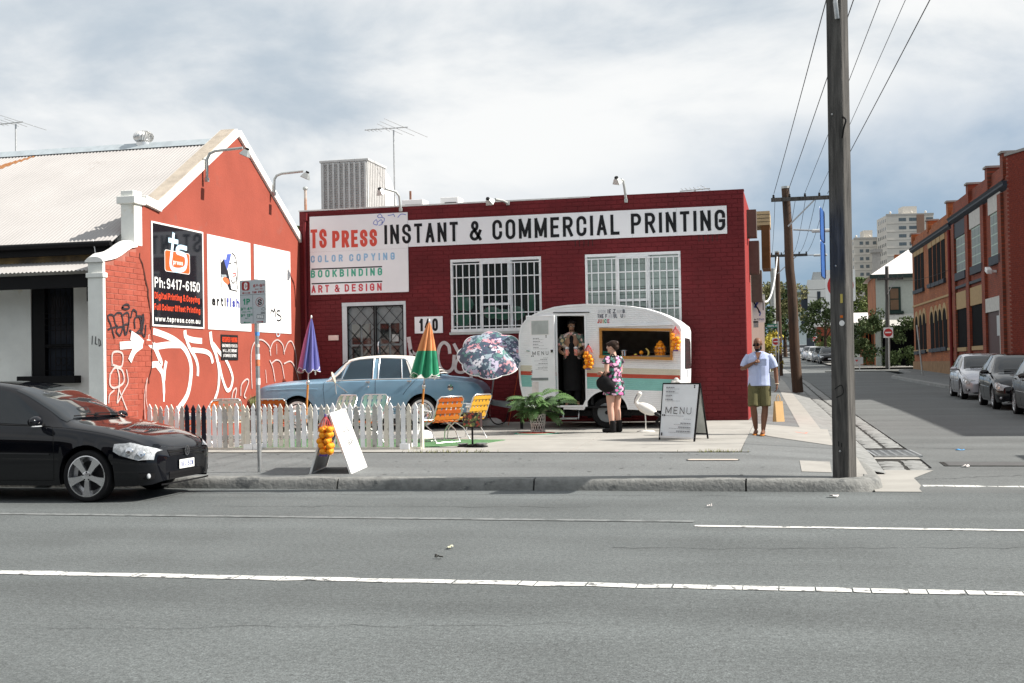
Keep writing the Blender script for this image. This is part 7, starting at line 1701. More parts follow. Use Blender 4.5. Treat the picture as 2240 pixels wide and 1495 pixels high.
def archwin(bl,tr,head=True):
 s0,s1,z0,z1=frect(bl,tr);c=(s0+s1)/2;r=(s1-s0)/2*.82;s0,s1=c-r,c+r
 pts=[(s0,z0),(s1,z0)]+([(c+r*cos(radians(a)),z1-r+r*sin(radians(a)))for a in range(0,181,20)]if head else[(s1,z1),(s0,z1)])
 wd=part('window',MB().prism(pts,'y',-.015,.05),M['wdark'],wh_)
 part('sill',MB().bx(s0-.08,s1+.08,-.14,-.002,z0-.22,z0-.01),M['sill_blue'],wd)
 if head:
  R2=r+.16;q=[(c+r*cos(radians(a)),z1-r+r*sin(radians(a)))for a in range(0,181,15)];q2=[(c+R2*cos(radians(a)),z1-r+R2*1.15*sin(radians(a)))for a in range(0,181,15)]
  mb=MB();n=len(q);vs=[(a,y,b)for y in(-.045,-.002)for a,b in q+q2];mb.add(vs,[(i,i+1,n+i+1,n+i)for i in range(n-1)]+[(2*n+i,3*n+i,3*n+i+1,2*n+i+1)for i in range(n-1)]+[(n+i,n+i+1,3*n+i+1,3*n+i)for i in range(n-1)]+[(i,2*n+i,2*n+i+1,i+1)for i in range(n-1)]);part('arch_head',mb,M['cream_stone'],wd)
 else:part('lintel',MB().bx(s0-.05,s1+.05,-.04,-.002,z1+.01,z1+.3),M['cream_stone'],wd)
for bl,tr in(((0.593,2.083),(2.256,4.241)),((2.324,2.111),(3.926,4.282)),((3.859,2.139),(5.405,4.309)),((6.746,2.167),(8.392,4.269)),((8.371,2.181),(9.848,4.272)),((9.773,2.196),(11.247,4.282)),((11.217,2.218),(12.774,4.284))):archwin(bl,tr)
for bl,tr in(((0.734,5.825),(2.201,7.894)),((2.151,5.806),(3.575,7.889)),((3.519,5.795),(5.018,7.883)),((6.631,5.845),(8.176,7.871)),((8.217,5.819),(9.71,7.889)),((9.686,5.813),(11.126,7.895)),((11.144,5.812),(12.674,7.897))):archwin(bl,tr,False)
def sashwin(bl,tr,lint,nx=3,nz=4):
 s0,s1,z0,z1=frect(bl,tr)
 wd=part('window',MB().bx(s0,s1,-.01,.06,z0,z1),M['wgreen'],wh_)
 pw=(s1-s0-.1)/nx;ph=(z1-z0-.1)/nz
 for i in range(nx):
  for j in range(nz):part('pane',MB().bx(s0+.05+i*pw+.04,s0+.05+(i+1)*pw-.04,-.018,-.0105,z0+.05+j*ph+.03,z0+.05+(j+1)*ph-.03),M['wpane'],wd)
 part('sill',MB().bx(s0-.2,s1+.2,-.10,.02,z0-.38,z0-.01),M['sill_blue'],wd)
 part('lintel',MB().bx(s0-.25,s1+.25,-.06,.02,z1+.01,z1+.75),M['lintel']if lint else M['sill_blue'],wd)
sashwin((15.981,5.817),(18.392,7.547),False);sashwin((20.126,5.825),(22.827,7.572),True);sashwin((24.555,5.891),(26.6,7.691),True)
for bl,tr in(((15.691,2.122),(18.277,3.993)),((19.726,2.141),(22.954,4.012))):
 s0,s1,z0,z1=frect(bl,tr);o_=part('opening',MB().bx(s0,s1,-.005,.05,z0,z1),M['wdark'],wh_)
 part('lintel',MB().bx(s0-.2,s1+.2,-.05,.02,z1+.01,z1+.85),M['cream_stone'],o_);part('sill',MB().bx(s0,s1,-.06,.02,z0-.2,z0-.01),M['cream_stone'],o_)
s0,s1,z0,z1=frect((23.327,1.866),(26.253,3.546));z0=.9
d_=part('door',MB().bx(s0,s1,-.01,.06,z0,z1),mat('maroon door',(.06,.02,.018),.5),wh_)
part('door_surround',MB().bx(s0-.55,s0,-.09,.02,z0,z1+.6).bx(s1,s1+.55,-.09,.02,z0,z1+.6).bx(s0,s1,-.09,.02,z1,z1+.6),M['lintel'],d_);part('door_grille',MB().bx(lerp(s0,s1,.7),s1-.1,-.02,-.011,z0+1.6,z1-.2),M['steel'],d_)
cc=thing('security_camera','white security camera on the warehouse wall near its door','camera',(0,0,0));cs=(25.485,5.222)
cc.parent=None;cc.location=V((7.4,80,0))+AB.normalized()*cs[0]+V((0,0,cs[1]));cc.rotation_euler=(0,0,rzb)
part('bracket',MB().bx(-.05,.05,-.2,0,-.05,.05),M['white'],cc);part('camera_body',MB().box((-.1,-.3,.05),(.5,.22,.2),Matrix.Rotation(.3,3,'Y')),M['white'],cc,bevel=.03)
B_,C_,D_=V((8.52,52,0)),V((12.4,43,0)),V((13.2,25.4,0))
e1=C_-B_;sw1=thing('wing_face',None,None,(0,0,0));sw1.parent=wh_
bpy.context.view_layer.update();sw1.matrix_parent_inverse=Matrix();sw1.matrix_local=(Matrix.Translation((7.4,80,0))@Matrix.Rotation(rzb,4,'Z')).inverted()@(Matrix.Translation(B_)@Matrix.Rotation(atan2(e1.y,e1.x),4,'Z'))
part('splay_wall',MB().bx(-.05,e1.length,0,6,0,CZ+1.05),M['brick_red2'],sw1)
bq=MB();z=.3;r_=0
while z<CZ+1.0:
 x=-.03-(.12 if r_%2 else 0)
 while x<3.2:
  if x>-.04:bq.add([(x+v[0]*.23+.115,v[1]*.008,z+.04+v[2]*.076)for v in bm_one.v],bm_one.f)
  x+=.243
 z+=.086;r_+=1
part('splay_brickwork',bq,mat('loose red brick',(.21,.036,.02),.8,col2=(.13,.025,.018),scale=9),sw1,kind='stuff')
part('splay_coping',MB().bx(-.08,e1.length,-.06,.4,CZ+1.05,CZ+1.16),mat('coping grey',(.28,.27,.26),.8),sw1)
part('painted_patch',MB().bx(.8,6,-.0125,-.009,.2,2.3),mat('maroon patch paint',(.20,.03,.025),.7),sw1)
e2=D_-C_;rw_=MB();nn=V((-e2.y,e2.x,0)).normalized()
rv=[C_,D_,D_+V((9,0,0)),C_+V((9,0,0))]
rl=thing('rear_wing',None,None,(0,0,0));rl.parent=wh_;rl.matrix_parent_inverse=Matrix();rl.matrix_local=(Matrix.Translation((7.4,80,0))@Matrix.Rotation(rzb,4,'Z')).inverted()
part('rear_wall',MB().add([(p.x,p.y,z)for z in(0,CZ)for p in rv],[(0,1,5,4),(1,2,6,5),(2,3,7,6),(3,0,4,7),(4,5,6,7)]),M['brick_red2'],rl)
cs_=thing('corner_shop','brick corner shop with a flat pavement awning beyond the picture edge','building',(13,19.5,0))
part('wall',MB().bx(10.2,18,18.0,22.5,0,4.6),M['brick_red2'],cs_,world=True);part('awning',MB().bx(7.2,10.2,18.9,20.6,3.2,3.32),mat('awning tin',(.35,.34,.33),.6),cs_,world=True)
for y in(19.0,20.5):part('awning_post',MB().tube([(7.3,y,.12),(7.3,y,3.2)],.05,8),M['cornice'],cs_,world=True)
kx=lambda Y:interp(Y,[18,30,47.5,49.5,51,60,66,69,72],[7.15,7.1,6.9,6.2,5.85,5.25,4.9,5.3,6.4])
yy_=[18,22,26,30,36,42,47.5,48.5,49.5,51,55,60,66,67.5,69,72,76,79.9]
part('far_footpath',MB().grid([[(kx(y)+.18,y,sz(y)+.125),(kx(y)+1.2,y,sz(y)+.14),(15,y,sz(y)+.16)]for y in yy_]),M['path'],kind='structure')
part('far_kerb',MB().grid([[(kx(y),y,sz(y)-.02),(kx(y)+.02,y,sz(y)+.11),(kx(y)+.19,y,sz(y)+.13)]for y in yy_]),M['bluestone'],kind='structure')
part('far_block_footpath',MB().grid([[(bend(y)+x,y,sz(y)+.12)for x in(5.6,7.5,30)]for y in(86,90,93,100,120,160,220,330)]),M['concrete'],kind='structure')
part('lane',MB().grid([[(x,y,sz(83)+.004)for x in(2,40)]for y in(80,86)]),M['road2'],kind='structure')
# ---- parked cars on the side street
sil=hatchback('parked_hatchback','silver hatchback parked second in the side street row',M['paint_silver'],(6.08,40.6,sz(42)),radians(90),'cars parked in the side street',kind='o')
def recolour(o,old,new):
 for q in[o]+list(o.children_recursive):
  if q.type=='MESH':
   for sl in q.material_slots:
    if sl.material==old:sl.link='OBJECT';sl.material=new
def car_copy(src,label,loc,rz,paint,group):
 c_=copy_tree(src.t);c_.location=loc;c_.rotation_euler=(0,0,rz);tag(c_,label,'car',group)
 recolour(c_,src.paint,paint);return c_
G1='cars parked in the side street'
car_copy(sil,'black hatchback parked ahead of the silver one near the brick warehouse',(5.98,33.6,sz(35)),radians(89),M['paint_black'],G1)
car_copy(sil,'dark car cut off by the right edge of the picture',(6.12,28.55,sz(30)),radians(90),mat('dark brown car paint',(.02,.015,.014),.2,spec=.5),G1)
pw1=mat('white car paint',(.7,.7,.7),.25,coat=.5);pg1=mat('grey car paint',(.16,.17,.18),.25,.4)
for lb,px_,Y,pt in(('black hatchback nearest the power pole in the far row',(3.071,1.977)[0],108,M['paint_black']),('grey hatchback second in the far row',(2.651,2.015)[0],114.5,pg1),('pale hatchback third in the far row',(2.246,2.052)[0],121,pw1),('silver hatchback last in the far row',(1.786,2.093)[0],128,M['paint_silver'])):
 car_copy(sil,lb,(px_,Y,sz(Y+1.5)),radians(92),pt,'far row of parked cars')
car_copy(sil,'white car coming down the middle of the side street',((1.453,3.079)[0],190,sz(191)),radians(92),pw1,'far row of parked cars')
car_copy(sil,'grey car parked far up the left side of the street',((-1.039,3.336)[0],215,sz(216)),radians(92),pg1,'far row of parked cars')
car_copy(sil,'tall pale car behind the white one far up the street',((1.379,3.452)[0],235,sz(236)),radians(92),M['paint_silver'],'far row of parked cars')
# ---- utility poles and wires
M['polewood']=mat('weathered pole timber',(.042,.041,.040),.9,col2=(.125,.12,.112),scale=3.5,stretch=(6,6,.5),bump=.6,bscale=14)
M['polebrown']=mat('brown pole timber',(.10,.06,.04),.9,col2=(.045,.036,.03),scale=2.2,stretch=(4,4,.5),bump=.5,bscale=10)
np_=thing('utility_pole','tall squared grey timber power pole standing at the kerb corner','utility pole',(.575,15.37,.15),radians(-28))
rows=[]
for z,s in((-.2,.109),(1.5,.106),(3,.103),(6,.098),(9,.093),(10.6,.09)):
 dx_=.045*z/6;rows.append([(dx_+a,b,z)for a,b in((-s,-s*.9),(-s*.9,-s),(s*.9,-s),(s,-s*.9),(s,s*.9),(s*.9,s),(-s*.9,s),(-s,s*.9),(-s,-s*.9))])
q=MB().grid(rows);q.add(rows[-1][:-1],[tuple(range(8))]);part('post',q,M['polewood'],np_)
part('crossarm',MB().box((.07,0,9.9),(2.4,.12,.12),Matrix.Rotation(radians(24.5),3,'Z')),M['polewood'],np_)
gk=mat('black scrawl',(.02,.02,.02),.8)
for st,z in((((-.06,1.05),(.03,1.1),(.05,1.0),(-.04,.95)),0),(((-.02,.42),(-.02,.36)),0),(((.02,.40),(.02,.35)),0)):
 q=MB();ribbon(q,catmull(list(st),5),(.012),lambda u,v,o:(u+.008*v,-.1095-o,v),.001);part('scrawl',q,gk,np_)
for nm,u,z,w_,h_,c_ in(('pole_tag',.065,2.15,.03,.11,(.55,.45,.12)),('pole_sticker',.06,1.93,.035,.03,(.6,.15,.02))):part(nm,MB().bx(u-w_/2,u+w_/2,-.1105,-.1,z-h_/2,z+h_/2),mat(nm,c_,.6),np_)
part('pole_disc',MB().lathe([(.035,0),(.03,.006),(.001,.006)],14,Matrix.Translation((.062,-.106,1.85))@Matrix.Rotation(radians(90),4,'X')),M['white'],np_)
for z in(.3,2.55,4.4):part('bolt',MB().ball((.0,-.108,z),.014,8,6),M['steel'],np_)
part('cable_loop',MB().tube(catmull([(.13,-.1,4.35),(.19,-.14,4.3),(.16,-.14,4.2),(.12,-.1,4.1)],4),.012,5),M['plastic_black'],np_,smooth=60)
part('lamp_bracket',MB().tube([(.1,-.12,5.55),(.1,-.16,5.75),(.11,-.1,5.9)],.03,6),M['steel'],np_,smooth=60)
bs_=thing('blue_street_sign','pair of blue sign plates seen edge-on on the left of the near power pole','sign',(.40,15.34,2.55),radians(84))
bl_=mat('sign blue',(.04,.11,.32),.5)
for z0,z1 in((.0,.42),(.44,.82)):
 pl2=rrect(-.55,.05,z0,z1,.05);part('plate',MB().prism(pl2,'y',-.006,.006),bl_,bs_);q=MB();ribbon(q,pl2+pl2[:1],.02,lambda u,v,o:(u,.0068+o,v));part('plate_rim',q,M['letter_white'],bs_)
 q=MB();ribbon(q,[(-.4,(z0+z1)/2),(-.1,(z0+z1)/2)],.09,lambda u,v,o:(u,.0072+o,v));part('plate_symbol',q,M['letter_white'],bs_)
def no_entry(label,loc,size,post_h,rz=0,words=False):
 t=thing('no_entry_sign',label,'sign',loc,rz,'no entry signs')
 if post_h:part('post',MB().tube([(0,.03,0),(0,.03,post_h+size*.5)],.025,8),M['steel'],t)
 s=size/2;z=post_h
 part('plate',MB().prism(rrect(-s,s,z-s*1.1,z+s*1.1,s*.12),'y',-.004,.004),M['letter_white'],t)
 part('disc',MB().add([(.88*s*cos(a),-.006,z+.88*s*sin(a))for a in[2*pi*k/28 for k in range(28)]],[tuple(range(28))]),mat('no entry red',(.5,.03,.03),.4),t)
 part('bar',MB().add([(-.62*s,-.008,z-.12*s),(.62*s,-.008,z-.12*s),(.62*s,-.008,z+.16*s),(-.62*s,-.008,z+.16*s)],[(0,1,2,3)]),M['letter_white'],t)
 return t
no_entry('large no-entry sign half hidden behind the near power pole',((0.751,2.199)[0],20,fz(.5,20)),.46,(0.763,2.744)[1]-fz(.5,20))
no_entry('no-entry sign on the grey pole outside the pale house',((6.142,3.381)[0],84,sz(84)),.62,(6.142,3.381)[1]-sz(84))
no_entry('small no-entry sign on the white post beyond the man',((-0.844,2.57)[0],62,sz(62)+.12),.36,(-0.844,2.57)[1]-sz(62)-.12)
no_entry('round no-entry sign far up the street before the white building',((2.261,3.989)[0],135,sz(135)),.52,(2.261,3.989)[1]-sz(135))
def upole(name,label,Y,base_px,top,m,r,arms,group='side street power poles'):
 bx_=base_px;b=V((bx_,Y,sz(Y)+.1));t_=V((top[0],Y,top[1]));t=thing(name,label,'utility pole',tuple(b),0,group);L_=t_-b
 n=10;rg=random.Random(int(Y))
 part('post',MB().tube([L_*(i/n)+V((rg.gauss(0,.012),0,0))for i in range(n+1)],[lerp(r,r*.72,i/n)for i in range(n+1)],12),m,t,smooth=60)
 part('cap',MB().tube([L_,L_+V((0,0,.08))],r*.8,10),M['lamp_body'],t)
 for z,x0,x1 in arms:
  a=part('crossarm',MB().bx(x0-b.x,x1-b.x,-r-.1,-r,z-b.z-.07,z-b.z+.07),M['polewood'],t)
  for k in range(5):part('insulator',MB().lathe([(.03,0),(.05,.04),(.03,.07),(.045,.10),(.001,.13)],8,Matrix.Translation((lerp(x0,x1,(.04,.3,.55,.78,.97)[k])-b.x,-r-.05,z-b.z+.07))),M['plastic_black'],a,smooth=50)
  part('brace',MB().bar((L_.x*.8,-r-.04,z-b.z-1.0),(lerp(x0,x1,.7)-b.x,-r-.04,z-b.z-.07),.05,.05),M['steel'],a)
 return t,b,t_
T2=upole('utility_pole','leaning brown timber power pole with a wide crossarm beside the walking man',46,(0.121,0.369)[0],(-0.147,7.96),M['polebrown'],.20,[((0.362,7.529)[1],(-0.678,7.528)[0],(1.536,7.522)[0])])
T3=upole('utility_pole','thinner brown timber power pole behind the leaning one',70,(-0.768,0.797)[0],(-0.768,7.722),M['polebrown'],.17,[((-0.144,7.518)[1],(-1.15,7.504)[0],(0.881,7.556)[0])])
T4=upole('concrete_pole','pale concrete pole tangled with cables behind the brown poles',88,(-1.329,1.323)[0],(-1.307,8.124),mat('pale concrete pole',(.36,.37,.36),.8,var=.15),.24,[])
T5=upole('grey_pole','slim grey pole with a short crossarm in front of the pale house',84.3,(6.084,1.202)[0],(6.178,7.736),M['polewood'],.16,[((6.305,6.94)[1],(5.518,6.936)[0],(7.175,6.88)[0])])
def lamp_arm(label,Y,x0,z0,x1,z1,l):
 t=thing('street_lamp',label,'street lamp',(x0,Y,z0),0,'street lamps on arms');part('arm',MB().tube([(0,-.2,0),(x1-x0,-.2,z1-z0)],.03,6),M['steel'],t);part('head',MB().box((x1-x0+l/2,-.2,z1-z0-.02),(l,.2,.12)),mat('lamp head pale',(.6,.62,.62),.4),t,bevel=.04)
lamp_arm('street lamp arm reaching right from the leaning brown pole',46,*(0.091,6.408),*(0.745,6.346),.9)
lamp_arm('street lamp on an arm from the thinner pole',70,*(-0.646,7.537),*(1.202,7.492),.75)
M['wire']=mat('black cable',(.012,.012,.013),.6)
def wire(label,pts,r=.011,m=None):
 q=MB().tube(pts,r,5);return part('overhead_wire',q,m or M['wire'],label=label,cat='wire',group='overhead wires',smooth=60)
def through(p2,pa,Y=25.0,Y1=15.45):
 a,b=V(p2),V((pa[0],Y,pa[1]));d=(b-a);e=a+d*((Y1-a.y)/d.y);return[a,a.lerp(e,.25)-V((0,0,.05)),a.lerp(e,.5)-V((0,0,.06)),a.lerp(e,.75)-V((0,0,.05)),e]
wire('overhead wire leftmost of the fan above the leaning pole',through((*(-0.57,7.768),)[:1]+(45.8,)+(*(-0.57,7.768),)[1:],(0.783,8.774)))
wire('overhead wire just left of the near power pole',through(((-0.093,7.744)[0],45.8,(-0.093,7.744)[1]),(1.303,8.73)))
wire('overhead wire just right of the near power pole',through(((0.528,7.713)[0],45.8,(0.528,7.713)[1]),(1.808,8.686)),.008)
wire('overhead wire second from the right of the fan',through(((1.016,7.689)[0],45.8,(1.016,7.689)[1]),(2.283,8.645)),.007)
wire('overhead wire rightmost of the fan',through(((1.34,7.673)[0],45.8,(1.34,7.673)[1]),(2.737,8.606)))
def sag(a,b,s,n=10):a,b=V(a),V(b);return[a.lerp(b,i/n)-V((0,0,s*4*(i/n)*(1-i/n)))for i in range(n+1)]
for i,(xa,xb)in enumerate(((1695,1688),(1740,1712),(1762,1735),(1785,1748),(1805,1763))):
 wire(('first','second','third','fourth','fifth')[i]+' wire from the left sagging between the two brown poles',sag(((-32.951,17.747)[0]*0+lerp((-0.539,7.665)[0],(1.257,7.576)[0],(xa-1695)/110),45.8,(0.361,7.519)[1]),(lerp((-1.068,7.639)[0],(0.804,7.567)[0],(xb-1688)/75),69.8,(-0.142,7.603)[1]),.35),.009)
wire('white service cable drooping from the brown poles to the red side wall',sag(((-0.768,7.422)[0],69.5,(-0.768,7.422)[1]),(-.9,36,3.4),.9),.035,M['plastic_white'])
wire('wire running from the warehouse to the pole by the pale house',sag(((6.224,6.892)[0],84,(6.224,6.892)[1]),(8.0,66,6.2),.3),.012)
wire('cable crossing the street behind the leaning pole',sag(((-1.094,7.517)[0],95,(-1.094,7.517)[1]),((4.295,7.478)[0],95,(4.295,7.478)[1]),.5),.02)
wire('higher cable crossing the street behind the leaning pole',sag(((-1.167,7.169)[0],100,(-1.167,7.169)[1]),((4.499,6.811)[0],100,(4.499,6.811)[1]),.3),.015)
# ---- signs round the corner
hs=thing('hanging_sign','white projecting artifish sign on the red side wall round the corner','sign',(-.78,30,2.3))
hx0,hx1,hz0_,hz1_=-.945,(-0.644,3.127)[0],(-0.798,2.512)[1],(-0.784,3.165)[1]
part('panel',MB().bx(hx0,hx1,29.98,30.02,hz0_,hz1_),M['letter_white'],hs,world=True);part('bracket',MB().bx(-.95,hx1,29.99,30.01,hz1_,hz1_+.03),M['steel'],hs,world=True)
hpl=lambda u,v,o:(u,29.98-o,v)
for st,wd,m_ in((((.2,.55),(.35,.7),(.5,.8),(.55,.95)),.05,MATS['print blue']),(((.15,.75),(.3,.6),(.45,.5),(.55,.35)),.03,MATS['print black']),(((.6,.85),(.75,.9),(.85,.75),(.85,.45)),.02,MATS['print black']),(((.5,.45),(.62,.35),(.55,.25)),.03,MATS['print blue'])):
 q=MB();ribbon(q,catmull([(lerp(hx0,hx1,a),lerp(hz0_,hz1_,b))for a,b in st],4),wd,hpl,.002);part('print_shape',q,m_,hs,world=True)
for s_,a,b,m_ in(('arti',.12,.5,M['letter_black']),('fish',.53,.9,nav)):q=MB();text(q,s_,lerp(hx0,hx1,a),lerp(hz0_,hz1_,.08),.055,(hx1-hx0)*(b-a),.008,hpl,.002);part('lettering',q,m_,hs,world=True)
part('small_plate',MB().bx((-0.929,2.471)[0],(-0.81,2.468)[0],29.98,30.0,(-0.909,2.393)[1],(-0.906,2.548)[1]),mat('grey plate',(.35,.37,.38),.5),hs,world=True)
cst=thing('street_name_sign','green street name blade reading CHAPEL ST on the pale pole','sign',((-0.95,3.335)[0],60,(-0.953,3.202)[1]))
gx0,gx1,gz0_,gz1_=(-1.209,3.341)[0],(-0.713,3.329)[0],(-0.953,3.202)[1],(-0.949,3.401)[1]
part('blade',MB().bx(gx0,gx1,59.98,60.02,gz0_,gz1_),mat('street sign green',(.01,.16,.10),.5),cst,world=True)
for s_,a,b in(('CHAPEL',.05,.7),('ST',.78,.95)):q=MB();text(q,s_,lerp(gx0,gx1,a),gz0_+.05,gz1_-gz0_-.1,(gx1-gx0)*(b-a),.018,lambda u,v,o:(u,59.975-o,v),.002);part('lettering',q,M['letter_white'],cst,world=True)
part('post',MB().tube([(gx1+.02,60,sz(60)),(gx1+.02,60,gz1_+.1)],.03,8),M['steel'],cst,world=True)
hb=thing('heart_board','small white board with red heart behind the near power pole','sign',((4.109,1.689)[0],82,sz(82)))
w2_=(4.395,1.683)[0]-(3.823,1.694)[0]
part('panel',MB().bx(-w2_/2,w2_/2,-.02,.02,.45,.9),mat('board grey white',(.5,.5,.5),.5),hb);part('heart',MB().add([(-.12+.08*(16*sin(a)**3)/16,-.025,.68+.08*(13*cos(a)-5*cos(2*a)-2*cos(3*a)-cos(4*a))/16)for a in[2*pi*k/24 for k in range(24)]],[tuple(range(24))]),MATS['no entry red'],hb);part('post',MB().tube([(.05,.03,0),(.05,.03,1.1)],.03,6),M['steel'],hb)
lp_=thing('leaning_post','thin leaning white-topped street post beside the warehouse arches','post',((6.476,0.962)[0],66,sz(66)+.12));part('post',MB().tube([(0,0,0),(-.22,0,2.6)],.04,8),M['lamp_body'],lp_)
# ---- trees, hedges, palm
def leaves(mb,c,r,n,size,rg,flat=.8):
 c=V(c)
 for _ in range(n):
  while True:
   d=V((rg.uniform(-1,1),rg.uniform(-1,1),rg.uniform(-1,1)))
   if .35<d.length<1:break
  p=c+V((d.x*r[0],d.y*r[1],d.z*r[2]));u=V((rg.gauss(0,1),rg.gauss(0,1),rg.gauss(0,1)*flat)).normalized();w=u.orthogonal().normalized();w.rotate(Matrix.Rotation(rg.uniform(0,6.28),3,u));s=size*rg.uniform(.6,1.4);v2=u.cross(w)
  mb.add([p-w*s,p+v2*s*.5,p+w*s,p-v2*s*.5],[(0,1,2,3)])
def tree(name,label,loc,h,clumps,m,size,seed,n=260,trunk=True,cat='tree',group='trees along the side street'):
 t=thing(name,label,cat,loc,0,group);rg=random.Random(seed)
 if trunk:
  part('trunk',MB().tube([(0,0,0),(rg.uniform(-.1,.1),0,h*.35),(rg.uniform(-.3,.3),0,h*.7)],[.03*h,.022*h,.008*h],8),M['polebrown'],t,smooth=60)
  for k in range(3):a=rg.uniform(0,6.28);part('limb',MB().tube([(0,0,h*.35),(h*.18*cos(a),h*.18*sin(a),h*.62)],[.014*h,.006*h],6),M['polebrown'],t)
 mb=MB()
 for(x,y,z,r)in clumps:
  for k in range(5):leaves(mb,(x+rg.gauss(0,r*.45),y+rg.gauss(0,r*.4),z+rg.gauss(0,r*.35)),(r*.62,r*.6,r*.5),n//5,size,rg)
 part('crown',mb,m,t,kind='stuff');return t
lg=mat('mid foliage',(.04,.07,.024),.75,col2=(.08,.105,.04),scale=1.3);ld=mat('dark foliage',(.035,.06,.02),.8,col2=(.06,.09,.03),scale=1.3);ly=mat('yellow blossom',(.55,.40,.05),.8,col2=(.30,.30,.06),scale=2);lb_=mat('bright foliage',(.07,.11,.03),.75,col2=(.15,.16,.055),scale=1)
def blob(pts,Y):return pts
tree('street_tree','tall pale olive tree mass rising behind the side wall and cables',((-3.405,3.4)[0],150,sz(150)),10,[(-1.5,0,6.5,2.2),(1.2,0,7.6,2.4),(0,0,9,1.8),(3,0,6.5,2),(-3,0,8,1.6)],mat('olive foliage',(.12,.13,.05),.8,col2=(.19,.18,.09),scale=.7),.22,1,700)
tree('wattle_shrub','yellow flowering shrub behind the walking man',((-1.612,1.377)[0],70,sz(70)),3.2,[(-.2,0,1.6,.8),(.5,0,2.0,.7),(.3,0,1.1,.7)],ly,.09,2,500,False,'shrub','shrubs in the side street')
tree('dark_shrub','dark green shrub above the yellow blossom',((-1.859,1.365)[0],76,sz(76)),4.2,[(-.3,0,3.0,.8),(.2,0,3.6,.7),(.4,0,2.4,.9)],ld,.10,3,500,False,'shrub','shrubs in the side street')
tree('conifer','dark conifer between the leaning pole and the thin pole',((-1.002,2.881)[0],160,sz(160)),9,[(0,0,3,1.6),(0,0,5,1.5),(.2,0,7,1.3),(-.3,0,8.4,1)],ld,.2,4,500)
tree('street_tree','green street tree behind the far row of parked cars',((2.95,2.455)[0],119,sz(118)),6,[(-1.0,0,3.6,1.3),(.6,0,4.6,1.5),(1.2,0,3.2,1.3),(-.4,0,5.4,1.1)],lg,.14,5,700)
tree('garden_tree','bright yellow-green tree over the tin shed right of the near pole',((5.87,2.752)[0],112,sz(112)),8,[(-.6,0,5.8,1.6),(.8,0,6.6,1.5),(.2,0,4.6,1.5),(-1.6,0,7.2,1.3)],lb_,.16,6,800)
tree('small_tree','low bright bush by the far parked cars',((2.681,1.81)[0],124,sz(124)),2.6,[(0,0,1.4,.9),(.6,0,1.9,.7)],lb_,.1,7,400,False,'shrub','shrubs in the side street')
tree('ivy_hedge','ivy spilling over the front of the pale house',((6.904,1.494)[0],88,sz(88)),3.5,[(-2.0,0,2.9,.9),(-1.0,0,3.1,.7),(.2,0,2.8,.8),(1.2,0,3.0,.8),(-2.2,.4,1.8,.6)],lg,.10,8,600,False,'hedge','hedges by the pale house')
tree('low_hedge','dark clipped hedge in the shade below the ivy',((7.001,1.334)[0],88.5,sz(88)),1.8,[(-2.0,0,.9,.8),(-.8,0,.9,.8),(.5,0,.9,.8),(1.6,0,.9,.8)],ld,.10,9,500,False,'hedge','hedges by the pale house')
tree('creeper','dark creeper over the brick garden wall right of the near pole',((4.543,1.542)[0],92,sz(92)),3,[(-.3,0,2.4,.8),(.4,0,2.9,.7),(-.2,0,1.4,.7)],ld,.1,10,500,False,'hedge','hedges by the pale house')
tree('garden_tree','dark tree peeping over the corner between the gable and the workshop',((-14.482,5.816)[0],34,.4),5.2,[(0,0,4.6,.7),(.2,0,5.0,.5),(-.4,0,4.4,.6)],ld,.09,12,500)
pa=thing('palm_tree','feathery palm beside the chimney of the pale house','tree',((6.934,5.429)[0],120,sz(120)),0,'trees along the side street')
ph_=(7.022,9.249)[1]-sz(120);part('trunk',MB().tube([(0,0,0),(0,0,ph_)],[.25,.18],8),M['polebrown'],pa,smooth=60);rg=random.Random(8)
for k in range(18):
 a=2*pi*k/18+rg.uniform(-.2,.2);l=rg.uniform(1.6,2.3);up2=rg.uniform(.1,1.0);q=MB();pts=[V((l*f*cos(a),l*f*sin(a),ph_+up2*f*1.4-1.5*f*f))for f in[i/8 for i in range(9)]]
 for i in range(1,9):
  d=V((-sin(a),cos(a),-.5))
  for sg in(-1,1):q.add([pts[i-1],pts[i],pts[i]+V((sg*d.x,sg*d.y,-.6))*.4],[(0,1,2)])
 part('frond',q,ld,pa)
 # ---- pale house with tin roof across the lane
phs=thing('pale_house','two-storey pale rendered house with white tin hip roof beyond the warehouse','house',(5.9,92,sz(92)))
hx_=(5.922,4.505)[0];ez=(7.047,7.726)[1];M['pale_render']=mat('pale sage render',(.42,.46,.42),.8,var=.06)
part('wall',MB().bx(hx_,hx_+9,92,101,.9,ez),M['pale_render'],phs,world=True)
part('side_wall',MB().bx(hx_-.04,hx_-.001,92.02,101,.9,ez-.003),brickmat('orange side brick',(.42,.14,.05),(.33,.10,.04),(.3,.16,.08),ax='yz'),phs,world=True)
rp=[(hx_-.4,91.6,ez),(hx_+9.4,91.6,ez),(hx_+9.4,101.4,ez),(hx_-.4,101.4,ez),(hx_+4.0,96,ez+3.0),(hx_+5.5,97,ez+3.0)]
part('roof',MB().add(rp,[(0,1,5,4),(1,2,5),(2,3,4,5),(3,0,4),(0,3,2,1)]),mat('white tin',(.66,.63,.61),.6,var=.05),phs,world=True)
part('fascia',MB().bx(hx_-.42,hx_+9.42,91.5,91.62,ez-.25,ez+.04),mat('green fascia',(.03,.05,.045),.6),phs,world=True)
c0,c1=(5.963,9.418)[0],(6.523,9.397)[0];ch=part('chimney',MB().bx(c0,c1,95,95.8,ez-.3,(6.166,9.651)[1]),mat('chimney render',(.34,.33,.31),.8),phs,world=True);part('chimney_cap',MB().bx(c0-.15,c1+.15,94.85,95.95,(6.166,9.651)[1],(6.172,9.892)[1]),MATS['chimney render'],ch,world=True)
